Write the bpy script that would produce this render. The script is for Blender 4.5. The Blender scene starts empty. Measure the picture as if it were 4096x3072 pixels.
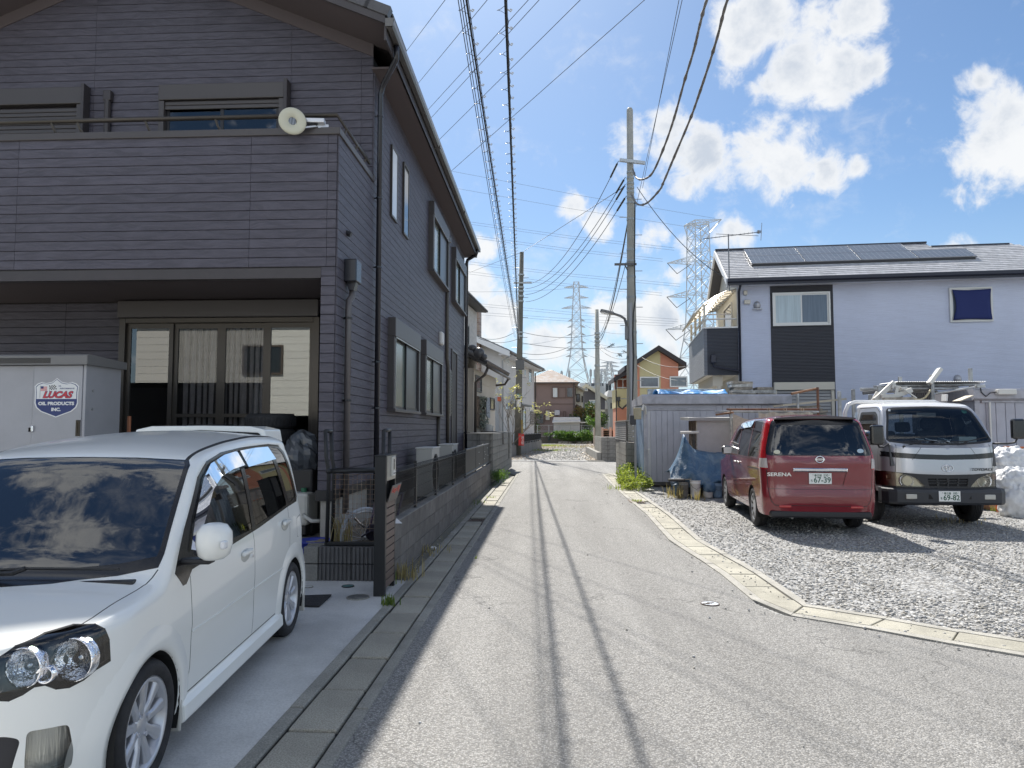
import bpy,bmesh,math,random
from mathutils import Vector,Matrix
import numpy as np
R = random.Random(7)
SC = bpy.context.scene
COL = SC.collection
rad = math.radians
# ---------------------------------------------------------------- camera, world, sun, exposure
FPX = 2840.0; EYE = 1.62
PIT = math.atan2(176,FPX); YAW = math.atan2(144,FPX)
cam_d = bpy.data.cameras.new('camera'); cam = bpy.data.objects.new('camera',cam_d); COL.objects.link(cam)
cam.location = (0,0,EYE); cam.rotation_euler = (math.pi/2 + PIT,0,YAW)
cam_d.sensor_width = 36; cam_d.lens = 36*FPX/4096; cam_d.clip_start = .05; cam_d.clip_end = 6000
SC.camera = cam
SUN = Vector((-.158,.90,1.0)).normalized()
SUN_EL = math.asin(SUN.z); SUN_AZ = math.atan2(SUN.x,SUN.y)
ld = bpy.data.lights.new('sun','SUN'); ld.energy = 3.5; ld.angle = rad(.53); ld.color = (1,.955,.88)
lo = bpy.data.objects.new('sun',ld); COL.objects.link(lo); lo.location = (0,0,60)
lo.rotation_euler = SUN.to_track_quat('Z','Y').to_euler()
SC.view_settings.view_transform = 'Standard'; SC.view_settings.look = 'None'
SC.view_settings.exposure = 1.2; SC.view_settings.gamma = 1.0; SC.view_settings.use_curve_mapping = False
SC.render.engine = 'CYCLES'
SC.cycles.max_bounces = 6; SC.cycles.diffuse_bounces = 3; SC.cycles.glossy_bounces = 4
SC.cycles.transparent_max_bounces = 12; SC.cycles.transmission_bounces = 4
SC.cycles.caustics_reflective = False; SC.cycles.caustics_refractive = False
SC.cycles.use_denoising = True
SC.cycles.sample_clamp_indirect = 6
def ray(u,v):
 """direction of the sight line through photo pixel u, v (4096 wide), used only to measure the place"""
 x = (u-2048)/FPX; y = (1536-v)/FPX
 f = math.cos(PIT)-y*math.sin(PIT); z = math.sin(PIT)+y*math.cos(PIT)
 return Vector((x*math.cos(YAW)-f*math.sin(YAW),x*math.sin(YAW)+f*math.cos(YAW),z))
def gp(u,v,z=0.0):
 r = ray(u,v); t = (z-EYE)/r.z; return Vector((r.x*t,r.y*t,z))
def pY(u,v,Y):
 r = ray(u,v); t = Y/r.y; return Vector((r.x*t,Y,EYE+r.z*t))
def pX(u,v,X):
 r = ray(u,v); t = X/r.x; return Vector((X,r.y*t,EYE+r.z*t))
world = bpy.data.worlds.new('World'); SC.world = world; world.use_nodes = True
class NT:
 def __init__(s,tree): s.t = tree; s.n = tree.nodes; s.l = tree.links
 def node(s,typ,ins=None,**props):
  n = s.n.new(typ)
  for k,v in props.items(): setattr(n,k,v)
  for k,v in (ins or {}).items(): s.put(n.inputs[k],v)
  return n
 def put(s,sock,v):
  if isinstance(v,bpy.types.NodeSocket): s.l.new(v,sock)
  elif isinstance(v,bpy.types.Node): s.l.new(v.outputs[0],sock)
  else:
   if hasattr(sock.default_value,'__len__') and not hasattr(v,'__len__'): v = (v,)*len(sock.default_value)
   if hasattr(sock.default_value,'__len__') and len(sock.default_value) == 4 and len(v) == 3: v = tuple(v)+(1,)
   sock.default_value = v
 def math(s,op,a,b=None,c=None,clamp=False):
  n = s.n.new('ShaderNodeMath'); n.operation = op; n.use_clamp = clamp
  s.put(n.inputs[0],a)
  if b is not None: s.put(n.inputs[1],b)
  if c is not None: s.put(n.inputs[2],c)
  return n.outputs[0]
 def vmath(s,op,a,b=None,out=0):
  n = s.n.new('ShaderNodeVectorMath'); n.operation = op
  s.put(n.inputs[0],a)
  if b is not None: s.put(n.inputs[1],b)
  return n.outputs[out]
 def mr(s,v,a,b,c=0.0,d=1.0,smooth=True):
  n = s.n.new('ShaderNodeMapRange'); n.interpolation_type = 'SMOOTHSTEP' if smooth else 'LINEAR'
  s.put(n.inputs[0],v)
  for i,q in enumerate((a,b,c,d)): s.put(n.inputs[i+1],q)
  return n.outputs[0]
 def mix(s,f,a,b,blend='MIX'):
  n = s.n.new('ShaderNodeMix'); n.data_type = 'RGBA'; n.blend_type = blend
  s.put(n.inputs[0],f); s.put(n.inputs[6],a); s.put(n.inputs[7],b); return n.outputs[2]
 def noise(s,vec,scale,detail=4,rough=.55,dist=0.0,dim='3D'):
  n = s.node('ShaderNodeTexNoise',{'Scale': scale,'Detail': detail,'Roughness': rough,'Distortion': dist},noise_dimensions=dim)
  if vec is not None: s.put(n.inputs['Vector'],vec)
  return n.outputs[0]
def build_sky():
 w = NT(world.node_tree); w.n.clear()
 out = w.n.new('ShaderNodeOutputWorld'); bg = w.n.new('ShaderNodeBackground'); w.l.new(bg.outputs[0],out.inputs[0])
 sky = w.node('ShaderNodeTexSky',sky_type='NISHITA'); sky.sun_disc = False; sky.sun_elevation = SUN_EL; sky.sun_rotation = SUN_AZ
 sky.air_density = 1.0; sky.dust_density = .6; sky.ozone_density = 2.2
 d = w.vmath('NORMALIZE',w.n.new('ShaderNodeTexCoord').outputs['Generated'])
 sep = w.node('ShaderNodeSeparateXYZ',{0: d})
 zz = w.math('MAXIMUM',sep.outputs[2],.0)
 pl = w.vmath('DIVIDE',d,w.node('ShaderNodeCombineXYZ',{0: w.math('ADD',zz,.22),1: w.math('ADD',zz,.22),2: 1.0}))
 warp = w.node('ShaderNodeTexNoise',{'Vector': d,'Scale': 5.0,'Detail': 2.0})
 dw = w.vmath('ADD',d,w.vmath('MULTIPLY',w.vmath('SUBTRACT',warp.outputs['Color'],(.5,.5,.5)),(.03,.03,.03)))
 dw = w.vmath('NORMALIZE',dw)
 blobs = []
 def cl(u,v,r,s=1.0,squash=1.0): blobs.append((ray(u,v).normalized(),r,s))
 k = 4096/2212
 for u,v,r,s in [(1630,50,4.0,1),(1600,130,2.6,.8),(1700,100,2.6,.6),(1720,155,3.4,1),(1800,150,3.4,1),(1870,150,2.4,.9),(1650,190,2.0,.8),(1860,25,3.4,.95),(1770,40,2.6,.7),
     (1370,310,3.0,.95),(1450,310,3.4,1.1),(1530,345,3.8,1.15),(1500,400,2.4,.9),(1640,335,3.6,1.15),(1710,365,3.8,1.15),(1780,385,3.0,1.05),(1850,365,2.0,.8),
     (2180,230,3.0,1),(2150,310,4.2,1.1),(2230,300,5.0,1),(2115,175,1.6,.8),(1960,265,2.2,.5),(1930,290,1.6,.5),(2080,15,2.6,.5),
     (1235,440,2.0,.9),(1290,480,2.0,.9),(1400,410,1.6,.6),(1400,520,2.4,.8),(1480,545,2.0,.7),(1570,515,2.2,.9),(1050,535,2.2,.9),(1030,600,2.4,.8),
     (1080,690,2.6,.8),(1190,750,3.0,.85),(1330,700,2.4,.6),(1430,690,2.6,.75),(1460,590,2.0,.7),(1010,750,3,.8),(2060,535,1.6,.8),(1320,780,2.6,.6),(1450,770,2.4,.6)]:
  cl(u*k,v*k,r*1.15,s)
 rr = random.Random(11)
 for i in range(44):  # unseen clouds outside the view, enlarged and added to lift the ambient light
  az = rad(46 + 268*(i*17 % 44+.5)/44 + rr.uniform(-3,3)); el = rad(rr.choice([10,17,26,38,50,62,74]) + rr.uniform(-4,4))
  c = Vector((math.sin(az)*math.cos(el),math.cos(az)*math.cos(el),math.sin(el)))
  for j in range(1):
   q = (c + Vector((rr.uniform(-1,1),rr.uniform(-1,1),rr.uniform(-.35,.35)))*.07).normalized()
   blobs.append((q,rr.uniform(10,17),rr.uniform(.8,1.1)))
 acc = None
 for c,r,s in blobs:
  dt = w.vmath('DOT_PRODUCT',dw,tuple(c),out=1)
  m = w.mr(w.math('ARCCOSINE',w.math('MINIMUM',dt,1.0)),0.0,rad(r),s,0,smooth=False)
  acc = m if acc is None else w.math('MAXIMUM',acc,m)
 n1 = w.noise(d,9.0,12,.60,.35)
 n4 = w.noise(d,30.0,10,.62,.5)
 n2 = w.noise(pl,2.3,7,.62,.2)
 low = w.mr(zz,.03,.30,.27,0)               # more small cloud towards the horizon
 fb = w.math('ADD',w.math('MULTIPLY',w.math('SUBTRACT',n1,.5),2.0),w.math('MULTIPLY',w.math('SUBTRACT',n4,.5),1.0))
 dens = w.math('ADD',w.math('ADD',acc,fb),low)
 wisp = w.mr(w.math('ADD',n2,w.math('MULTIPLY',w.math('SUBTRACT',n4,.5),.5)),.52,.80,0,.38)
 mask = w.math('MAXIMUM',w.mr(dens,.34,.80),wisp)
 thick = w.mr(dens,.55,1.15)
 n3 = w.noise(d,8.0,6,.6)
 shade = w.math('MULTIPLY',thick,w.mr(n3,.40,.62))
 ccol = w.mix(shade,(CLOUD*.95,CLOUD*.965,CLOUD*.98),(CLOUD*.62,CLOUD*.68,CLOUD*.77))
 away = w.mr(w.vmath('DOT_PRODUCT',d,tuple(SUN),out=1),-.6,.45,2.6,1.0)   # front-lit clouds brighter, with brightness added to lift ambient light in the shade
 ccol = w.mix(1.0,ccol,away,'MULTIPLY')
 haze = w.mr(zz,0.0,.30,.62,0)
 base = w.mix(w.math('MULTIPLY',w.mr(zz,0.0,.5,1,0),.0),sky.outputs[0],(1,1,1))
 base = w.mix(1.0,base,SKYTINT,'MULTIPLY')
 base = w.mix(haze,base,(CLOUD*.62,CLOUD*.80,CLOUD*.96))
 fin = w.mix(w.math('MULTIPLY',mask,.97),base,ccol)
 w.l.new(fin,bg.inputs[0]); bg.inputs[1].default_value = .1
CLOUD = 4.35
SKYTINT = (.40,.475,.53)
build_sky()
# ---------------------------------------------------------------- materials
MATS = {}
def mat(name,col,rough=.6,metal=0.0,var=.0,vs=3.0,bump=.0,bs=60.0,spec=.5,coat=0.0,col2=None,streak=None,rnd=0.0,emis=None,dirt=0.0,alpha=None,stretch=None,det=5):
 """principled material; var/col2: uneven colour from noise; bump: fine relief; rnd: each object or island a little different"""
 if name in MATS: return MATS[name]
 m = bpy.data.materials.new(name); m.use_nodes = True; t = NT(m.node_tree)
 p = t.n['Principled BSDF']
 p.inputs['Roughness'].default_value = rough; p.inputs['Metallic'].default_value = metal
 p.inputs['Specular IOR Level'].default_value = spec; p.inputs['Coat Weight'].default_value = coat; p.inputs['Coat Roughness'].default_value = .04
 tc = t.n.new('ShaderNodeTexCoord').outputs['Object']
 if stretch: tc = t.vmath('MULTIPLY',tc,stretch)
 c = tuple(col)
 if var or col2:
  nz = t.noise(tc,vs,det,.6)
  a = col2 or tuple(x*(1-var) for x in col); b = tuple(x*(1+var) for x in col) if not col2 else col
  c = t.mix(t.mr(nz,.33,.67),a,b)
 if dirt:
  nz = t.noise(tc,vs*.45+.7,6,.7,.6)
  c = t.mix(t.mr(nz,.48,.74,0,dirt),c,(.07,.06,.05))
 if rnd:
  oi = t.n.new('ShaderNodeObjectInfo').outputs['Random']
  hs = t.node('ShaderNodeHueSaturation',{'Hue': .5,'Saturation': 1.0,'Value': t.mr(oi,0,1,1-rnd,1+rnd,False),'Fac': 1.0,'Color': c}); c = hs.outputs[0]
 t.put(p.inputs['Base Color'],c)
 if bump:
  nb = t.noise(tc,bs,3,.6)
  bn = t.node('ShaderNodeBump',{'Strength': bump,'Distance': .02,'Height': nb}); t.l.new(bn.outputs[0],p.inputs['Normal'])
 if emis: p.inputs['Emission Color'].default_value = tuple(emis)+(1,); p.inputs['Emission Strength'].default_value = 1
 MATS[name] = m; return m
def glass(name,tint=(.6,.65,.65),refl=1.0,rough=.01,dark=0.0):
 """window glass: clear and tinted, reflecting by the Fresnel law; dark adds a film"""
 if name in MATS: return MATS[name]
 m = bpy.data.materials.new(name); m.use_nodes = True; t = NT(m.node_tree); t.n.clear()
 o = t.n.new('ShaderNodeOutputMaterial')
 tr = t.node('ShaderNodeBsdfTransparent',{'Color': tint}); gl = t.node('ShaderNodeBsdfGlossy',{'Color': (1,1,1),'Roughness': rough})
 fr = t.node('ShaderNodeFresnel',{'IOR': 1.52+.35*refl})
 f = t.math('MULTIPLY',fr.outputs[0],1.0,clamp=True)
 mx = t.node('ShaderNodeMixShader'); t.put(mx.inputs[0],f); t.l.new(tr.outputs[0],mx.inputs[1]); t.l.new(gl.outputs[0],mx.inputs[2])
 t.l.new(mx.outputs[0],o.inputs[0]); MATS[name] = m; return m
# ---------------------------------------------------------------- mesh building
class B:
 def __init__(s): s.v = []; s.f = []
 def add(s,vs,fs):
  o = len(s.v); s.v.extend(tuple(v) for v in vs); s.f.extend(tuple(i+o for i in f) for f in fs); return s
 def box(s,a,b):
  x0,y0,z0 = (min(p,q) for p,q in zip(a,b)); x1,y1,z1 = (max(p,q) for p,q in zip(a,b))
  return s.add([(x0,y0,z0),(x1,y0,z0),(x1,y1,z0),(x0,y1,z0),(x0,y0,z1),(x1,y0,z1),(x1,y1,z1),(x0,y1,z1)],
     [(0,3,2,1),(4,5,6,7),(0,1,5,4),(1,2,6,5),(2,3,7,6),(3,0,4,7)])
 def rbox(s,a,b,r):
  """box with its edges chamfered by r"""
  x0,y0,z0 = (min(p,q) for p,q in zip(a,b)); x1,y1,z1 = (max(p,q) for p,q in zip(a,b))
  r = min(r,(x1-x0)*.45,(y1-y0)*.45,(z1-z0)*.45)
  bm = bmesh.new()
  vs = [bm.verts.new(c) for c in [(x0,y0,z0),(x1,y0,z0),(x1,y1,z0),(x0,y1,z0),(x0,y0,z1),(x1,y0,z1),(x1,y1,z1),(x0,y1,z1)]]
  for f in [(0,3,2,1),(4,5,6,7),(0,1,5,4),(1,2,6,5),(2,3,7,6),(3,0,4,7)]: bm.faces.new([vs[i] for i in f])
  bmesh.ops.bevel(bm,geom=bm.edges[:],offset=r,segments=2,affect='EDGES',profile=.5)
  return s.bm(bm)
 def bm(s,bm):
  bm.verts.index_update(); s.add([v.co[:] for v in bm.verts],[[v.index for v in f.verts] for f in bm.faces]); bm.free(); return s
 def obox(s,c,size,rot=None):
  """box at c with size, turned by a Matrix or by an angle about z"""
  h = [q/2 for q in size]
  M = rot if isinstance(rot,Matrix) else Matrix.Rotation(rot or 0,3,'Z')
  vs = [Vector(c)+M @ Vector((sx*h[0],sy*h[1],sz*h[2])) for sz in (-1,1) for sx,sy in ((-1,-1),(1,-1),(1,1),(-1,1))]
  return s.add(vs,[(0,3,2,1),(4,5,6,7),(0,1,5,4),(1,2,6,5),(2,3,7,6),(3,0,4,7)])
 def cyl(s,p,q,r,r2=None,n=12,cap=True):
  p,q = Vector(p),Vector(q); r2 = r if r2 is None else r2
  d = (q-p).normalized(); a = d.orthogonal().normalized(); b = d.cross(a)
  vs = []
  for c,rr in ((p,r),(q,r2)):
   for i in range(n):
    t = 2*math.pi*i/n; vs.append(c+(a*math.cos(t)+b*math.sin(t))*rr)
  fs = [(i,(i+1) % n,n+(i+1) % n,n+i) for i in range(n)]
  if cap: fs += [tuple(range(n-1,-1,-1)),tuple(range(n,2*n))]
  return s.add(vs,fs)
 def tube(s,pts,r,n=6,closed=False):
  pts = [Vector(p) for p in pts]; m = len(pts); vs = []; fs = []
  rs = r if isinstance(r,(list,tuple)) else [r]*m
  a = None
  for i,p in enumerate(pts):
   t = (pts[min(i+1,m-1)]-pts[max(i-1,0)]) if not closed else (pts[(i+1) % m]-pts[i-1])
   t = t.normalized() if t.length > 1e-9 else Vector((0,0,1))
   if a is None: a = t.orthogonal().normalized()
   a = (a-t*a.dot(t)); a = a.normalized() if a.length > 1e-6 else t.orthogonal().normalized()
   b = t.cross(a)
   for j in range(n):
    g = 2*math.pi*j/n; vs.append(p+(a*math.cos(g)+b*math.sin(g))*rs[i])
  for i in range(m-1 if not closed else m):
   for j in range(n):
    i2 = (i+1) % m; fs.append((i*n+j,i*n+(j+1) % n,i2*n+(j+1) % n,i2*n+j))
  if not closed: fs += [tuple(range(n-1,-1,-1)),tuple(range((m-1)*n,m*n))]
  return s.add(vs,fs)
 def prism(s,poly,axis,a,b):
  """2-D polygon pushed along an axis: 'x' (y,z), 'y' (x,z), 'z' (x,y)"""
  def P(q,t): return {'x': (t,q[0],q[1]),'y': (q[0],t,q[1]),'z': (q[0],q[1],t)}[axis]
  n = len(poly)
  return s.add([P(q,a) for q in poly]+[P(q,b) for q in poly],[tuple(range(n-1,-1,-1)),tuple(range(n,2*n))]+[(i,(i+1) % n,n+(i+1) % n,n+i) for i in range(n)])
 def quad(s,*p): return s.add(p,[tuple(range(len(p)))])
 def lathe(s,prof,n=24,M=None,closed=False):
  """profile (radius, height) turned about z, then moved by M"""
  M = M or Matrix(); vs = []; fs = []; m = len(prof)
  for i in range(n):
   t = 2*math.pi*i/n
   for r,z in prof: vs.append(M @ Vector((r*math.cos(t),r*math.sin(t),z)))
  for i in range(n):
   for j in range(m-1 if not closed else m):
    j2 = (j+1) % m; i2 = (i+1) % n; fs.append((i*m+j,i2*m+j,i2*m+j2,i*m+j2))
  return s.add(vs,fs)
 def sphere(s,c,r,n=12,m=8):
  c = Vector(c); r = r if isinstance(r,(tuple,list)) else (r,r,r); vs = [c+Vector((0,0,r[2]))]; fs = []
  for j in range(1,m):
   for i in range(n):
    a = math.pi*j/m; t = 2*math.pi*i/n; vs.append(c+Vector((r[0]*math.sin(a)*math.cos(t),r[1]*math.sin(a)*math.sin(t),r[2]*math.cos(a))))
  vs.append(c-Vector((0,0,r[2]))); L = len(vs)-1
  for i in range(n): fs.append((0,1+i,1+(i+1) % n)); fs.append((L,L-n+(i+1) % n,L-n+i))
  for j in range(m-2):
   for i in range(n): fs.append((1+j*n+i,1+(j+1)*n+i,1+(j+1)*n+(i+1) % n,1+j*n+(i+1) % n))
  return s.add(vs,fs)
 def strip(s,A,Bp):
  """surface between two polylines"""
  n = len(A); return s.add(list(A)+list(Bp),[(i,i+1,n+i+1,n+i) for i in range(n-1)])
 def o(s,name,material,parent=None,smooth=False,bevel=0,kind=None,label=None,solid=0,autos=None):
  me = bpy.data.meshes.new(name)
  v = s.v
  if parent is not None and parent.name in WORLD:
   inv = WORLD[parent.name]; v = [tuple(inv @ Vector(p)) for p in v]
  me.from_pydata(v,[],s.f); me.materials.append(material); me.update()
  if smooth: me.polygons.foreach_set('use_smooth',[True]*len(me.polygons))
  ob = bpy.data.objects.new(name,me); COL.objects.link(ob)
  if parent is not None:
   ob.parent = parent
   if parent.name in WORLD: WORLD[ob.name] = WORLD[parent.name]
  if solid:
   md = ob.modifiers.new('solid','SOLIDIFY'); md.thickness = solid; md.offset = 0
  if bevel:
   md = ob.modifiers.new('bevel','BEVEL'); md.width = bevel; md.segments = 2; md.limit_method = 'ANGLE'; md.angle_limit = rad(35)
  if kind: ob['kind'] = kind
  if label: ob['label'] = label
  return ob
WORLD = {}
def T(name,label,cat,base=(0,0,0),rot=0.0,group=None,local=False):
 """a thing: an Empty at its base. Its parts are given in world coordinates unless local"""
 e = bpy.data.objects.new(name,None); COL.objects.link(e); e.location = base; e.rotation_euler = (0,0,rot); e.empty_display_size = .1
 e['label'] = label; e['category'] = cat
 if group: e['group'] = group
 if not local: WORLD[e.name] = (Matrix.Translation(base) @ Matrix.Rotation(rot,4,'Z')).inverted()
 return e
def tag(o,label,cat,group=None):
 o['label'] = label; o['category'] = cat
 if group: o['group'] = group
 return o
def struct(o): o['kind'] = 'structure'; return o
def stuff(o): o['kind'] = 'stuff'; return o
def link_copy(o,parent=None):
 c = o.copy(); COL.objects.link(c); c.parent = parent; return c
def copy_tree(o,parent=None):
 c = link_copy(o,parent)
 for ch in list(o.children): copy_tree(ch,c)
 return c
def piece(name,me,parent,loc,rotz=0.0,scale=None,label=None):
 ob = bpy.data.objects.new(name,me); COL.objects.link(ob); ob.parent = parent; ob.location = (WORLD[parent.name] @ Vector(loc)) if parent is not None and parent.name in WORLD else loc; ob.rotation_euler = (0,0,rotz)
 if scale: ob.scale = scale
 if label: ob['label'] = label
 return ob
def mesh_of(b,material,smooth=False):
 me = bpy.data.meshes.new('piece'); me.from_pydata(b.v,[],b.f); me.materials.append(material); me.update()
 if smooth: me.polygons.foreach_set('use_smooth',[True]*len(me.polygons))
 return me
FONT_CACHE = {}
def text_part(s,size,M,material,parent,name='lettering',depth=.0015,align='CENTER',shear=0.0,bold=0.0,spacing=1.0,xs=1.0):
 cu = bpy.data.curves.new('lettering','FONT'); cu.body = s; cu.size = size; cu.align_x = align; cu.align_y = 'CENTER'
 cu.extrude = depth; cu.shear = shear; cu.offset = bold; cu.space_character = spacing; cu.resolution_u = 3
 ob = bpy.data.objects.new('lettering',cu); COL.objects.link(ob)
 bpy.context.view_layer.update()
 dg = bpy.context.evaluated_depsgraph_get(); me = bpy.data.meshes.new_from_object(ob.evaluated_get(dg))
 bpy.data.objects.remove(ob)
 me.transform(M @ Matrix.Diagonal((xs,1,1,1)))
 if parent is not None and parent.name in WORLD: me.transform(WORLD[parent.name])
 me.materials.clear(); me.materials.append(material)
 o = bpy.data.objects.new(name,me); COL.objects.link(o); o.parent = parent; return o
def frame_M(origin,xdir,ydir):
 x = Vector(xdir).normalized(); z = x.cross(Vector(ydir)).normalized(); y = z.cross(x)
 M = Matrix((x,y,z)).transposed().to_4x4(); M.translation = origin; return M
# ---------------------------------------------------------------- ground surfaces
def asphalt_mat():
 m = bpy.data.materials.new('asphalt'); m.use_nodes = True; t = NT(m.node_tree); p = t.n['Principled BSDF']
 tc = t.n.new('ShaderNodeTexCoord').outputs['Object']
 vo = t.node('ShaderNodeTexVoronoi',{'Vector': tc,'Scale': 95.0},feature='F1')
 sv = t.node('ShaderNodeSeparateColor',{0: vo.outputs['Color']})
 stone = t.mr(sv.outputs[0],0,1,.18,.45,False)
 warm = t.mix(sv.outputs[1],(1,.99,.97),(1,.965,.90))
 gap = t.mr(vo.outputs['Distance'],.25,.62,0,1)
 base = t.mix(1.0,t.node('ShaderNodeCombineColor',{0: stone,1: stone,2: stone}).outputs[0],warm,'MULTIPLY')
 base = t.mix(t.math('MULTIPLY',gap,.5),base,(.075,.073,.07))
 big = t.noise(tc,.45,6,.6); base = t.mix(t.mr(big,.35,.7,0,.35),base,(.19,.187,.18))
 wear = t.noise(t.vmath('MULTIPLY',tc,(1.6,.12,1)),1.0,4,.6)
 base = t.mix(1.0,base,t.mix(t.mr(wear,.3,.7),(.84,.84,.84),(1.1,1.1,1.1)),'MULTIPLY')
 stain = t.noise(tc,1.9,5,.7,.5); base = t.mix(t.mr(stain,.66,.8,0,.4),base,(.075,.073,.072))
 wv = t.node('ShaderNodeTexNoise',{'Vector': tc,'Scale': 1.3,'Detail': 5.0})
 cr = t.node('ShaderNodeTexVoronoi',{'Vector': t.vmath('ADD',t.vmath('MULTIPLY',tc,(.33,.22,1)),t.vmath('MULTIPLY',wv.outputs['Color'],(.45,.45,0))),'Scale': 1.0},feature='DISTANCE_TO_EDGE')
 base = t.mix(t.mr(cr.outputs[0],.0,.0045,.5,0),base,(.04,.04,.04))
 t.put(p.inputs['Base Color'],base); p.inputs['Roughness'].default_value = .82; p.inputs['Specular IOR Level'].default_value = .35
 h = t.math('ADD',t.math('MULTIPLY',vo.outputs['Distance'],-1.0),t.math('MULTIPLY',sv.outputs[2],.5))
 bn = t.node('ShaderNodeBump',{'Strength': .75,'Distance': .006,'Height': h}); t.l.new(bn.outputs[0],p.inputs['Normal'])
 return m
def gravel_mat(name='gravel_bed',tone=(1,1,1),sc=30.0):
 m = bpy.data.materials.new(name); m.use_nodes = True; t = NT(m.node_tree); p = t.n['Principled BSDF']
 tc = t.n.new('ShaderNodeTexCoord').outputs['Object']
 jit = t.node('ShaderNodeTexNoise',{'Vector': tc,'Scale': 25.0,'Detail': 2.0})
 v = t.vmath('ADD',tc,t.vmath('MULTIPLY',jit.outputs['Color'],(.02,.02,.02)))
 vo = t.node('ShaderNodeTexVoronoi',{'Vector': v,'Scale': sc},feature='F1'); vo2 = t.node('ShaderNodeTexVoronoi',{'Vector': v,'Scale': sc*2.7},feature='F1')
 sv = t.node('ShaderNodeSeparateColor',{0: vo.outputs['Color']}); sv2 = t.node('ShaderNodeSeparateColor',{0: vo2.outputs['Color']})
 val = t.math('ADD',t.mr(sv.outputs[0],0,1,.26,.60,False),t.mr(sv2.outputs[0],0,1,-.07,.07,False))
 c = t.mix(sv.outputs[1],(1,.98,.93),(.97,.985,1.0)); c = t.mix(1.0,t.node('ShaderNodeCombineColor',{0: val,1: val,2: val}).outputs[0],c,'MULTIPLY')
 c = t.mix(t.mr(vo.outputs['Distance'],.40,.75,0,.65),c,(.06,.055,.05))
 soil = t.noise(tc,.8,6,.65); c = t.mix(t.mr(soil,.56,.76,0,.55),c,(.21,.175,.13))
 c = t.mix(1.0,c,tone,'MULTIPLY')
 t.put(p.inputs['Base Color'],c); p.inputs['Roughness'].default_value = .9
 h = t.math('ADD',t.math('MULTIPLY',vo.outputs['Distance'],-1.0),t.math('MULTIPLY',vo2.outputs['Distance'],-.4))
 bn = t.node('ShaderNodeBump',{'Strength': .9,'Distance': .03,'Height': h}); t.l.new(bn.outputs[0],p.inputs['Normal'])
 MATS[name] = m; return m
def concrete(name,col,pit=.5,sc=90.0,rnd=.0,dirt=.25,vs=2.2):
 if name in MATS: return MATS[name]
 m = bpy.data.materials.new(name); m.use_nodes = True; t = NT(m.node_tree); p = t.n['Principled BSDF']
 tc = t.n.new('ShaderNodeTexCoord').outputs['Object']
 a = t.noise(tc,vs,6,.62); f = t.noise(tc,sc,3,.7); st = t.noise(t.vmath('MULTIPLY',tc,(1,1,.25)),5.0,5,.65)
 c = t.mix(t.mr(a,.3,.7),tuple(x*.80 for x in col),tuple(x*1.14 for x in col))
 c = t.mix(t.mr(f,.40,.56,pit*.75,0),c,tuple(x*.38 for x in col))
 c = t.mix(t.mr(f,.56,.72,0,pit*.4),c,tuple(min(1,x*1.6) for x in col))
 c = t.mix(t.mr(st,.5,.74,0,dirt),c,(.055,.05,.04))
 if rnd:
  oi = t.n.new('ShaderNodeObjectInfo').outputs['Random']
  c = t.node('ShaderNodeHueSaturation',{'Hue': .5,'Saturation': 1.0,'Value': t.mr(oi,0,1,1-rnd,1+rnd,False),'Fac': 1.0,'Color': c}).outputs[0]
 t.put(p.inputs['Base Color'],c); p.inputs['Roughness'].default_value = .88
 bn = t.node('ShaderNodeBump',{'Strength': .55,'Distance': .008,'Height': f}); t.l.new(bn.outputs[0],p.inputs['Normal'])
 MATS[name] = m; return m
ASPH = asphalt_mat(); GRAV = gravel_mat(); SOIL = mat('soil',(.20,.165,.12),.95,var=.4,vs=4,bump=.6,bs=45)
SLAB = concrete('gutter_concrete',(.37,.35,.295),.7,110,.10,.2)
SLABR = concrete('pale_gutter_concrete',(.40,.38,.315),.5,110,.07,.1)  # paler concrete for the slabs along the gravel lot
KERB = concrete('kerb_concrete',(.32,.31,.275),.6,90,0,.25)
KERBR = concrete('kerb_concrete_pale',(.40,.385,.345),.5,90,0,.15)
DRIVE = concrete('driveway_concrete',(.58,.575,.56),.22,60,0,.1,.9)
BLOCK = concrete('block_concrete',(.19,.18,.172),.35,70,.16,.35)
BLOCKF = concrete('old_block_concrete',(.30,.29,.265),.3,60,.10,.55)
DARK = mat('dark_gap',(.018,.017,.016),.95)
def sheet(name,pts,z,material):
 return struct(B().add([(p[0],p[1],z) for p in pts],[tuple(range(len(pts)))]).o(name,material))
sheet('ground',[(-1500,-300),(1500,-300),(1500,2600),(-1500,2600)],-.03,mat('far_ground',(.22,.21,.17),.95,var=.3,vs=.05))
e3 = lambda x,y: (2300+x/3.16,1800+y/3.16)
edge_px = [(560,310),(780,450),(980,615),(1060,650),(1380,700),(1730,770),(2212,850)]
EDGE = [gp(2200+u/1.1667,1900+v/1.1667) for u,v in edge_px]
EDGE = [Vector((p.x,p.y,0)) for p in EDGE]
far_ = [gp(*e3(*q)) for q in ((335,300),(445,425),(560,530),(700,650),(900,815))]
EDGE = [Vector((p.x,p.y,0)) for p in far_]+EDGE[0:]
d_ = (EDGE[-1]-EDGE[-3]).normalized(); EDGE.append(EDGE[-1]+d_*3.0); EDGE.append(EDGE[-1]+d_*12)
road = [(-1.05,-30),(-1.05,24.3),(-1.4,25.5),(-30,26.5),(-30,34.0),(-2.2,34.4),(-2.0,34.8),(2.6,34.8),(3.2,34.9),(30,34.0),(30,25.5),(2.4,25.5)]
road += [(p.x,p.y) for p in EDGE] + [(40,EDGE[-1].y-4),(40,-30)]
sheet('road',road,0.0,ASPH)
lot = [(p.x,p.y) for p in EDGE]
sheet('gravel_lot',[(2.4,25.3)] + lot + [(26,EDGE[-1].y),(26,25.3)],-.012,GRAV)
GRAVL = gravel_mat('lane_gravel',(1.0,.98,.95),17)
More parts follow.
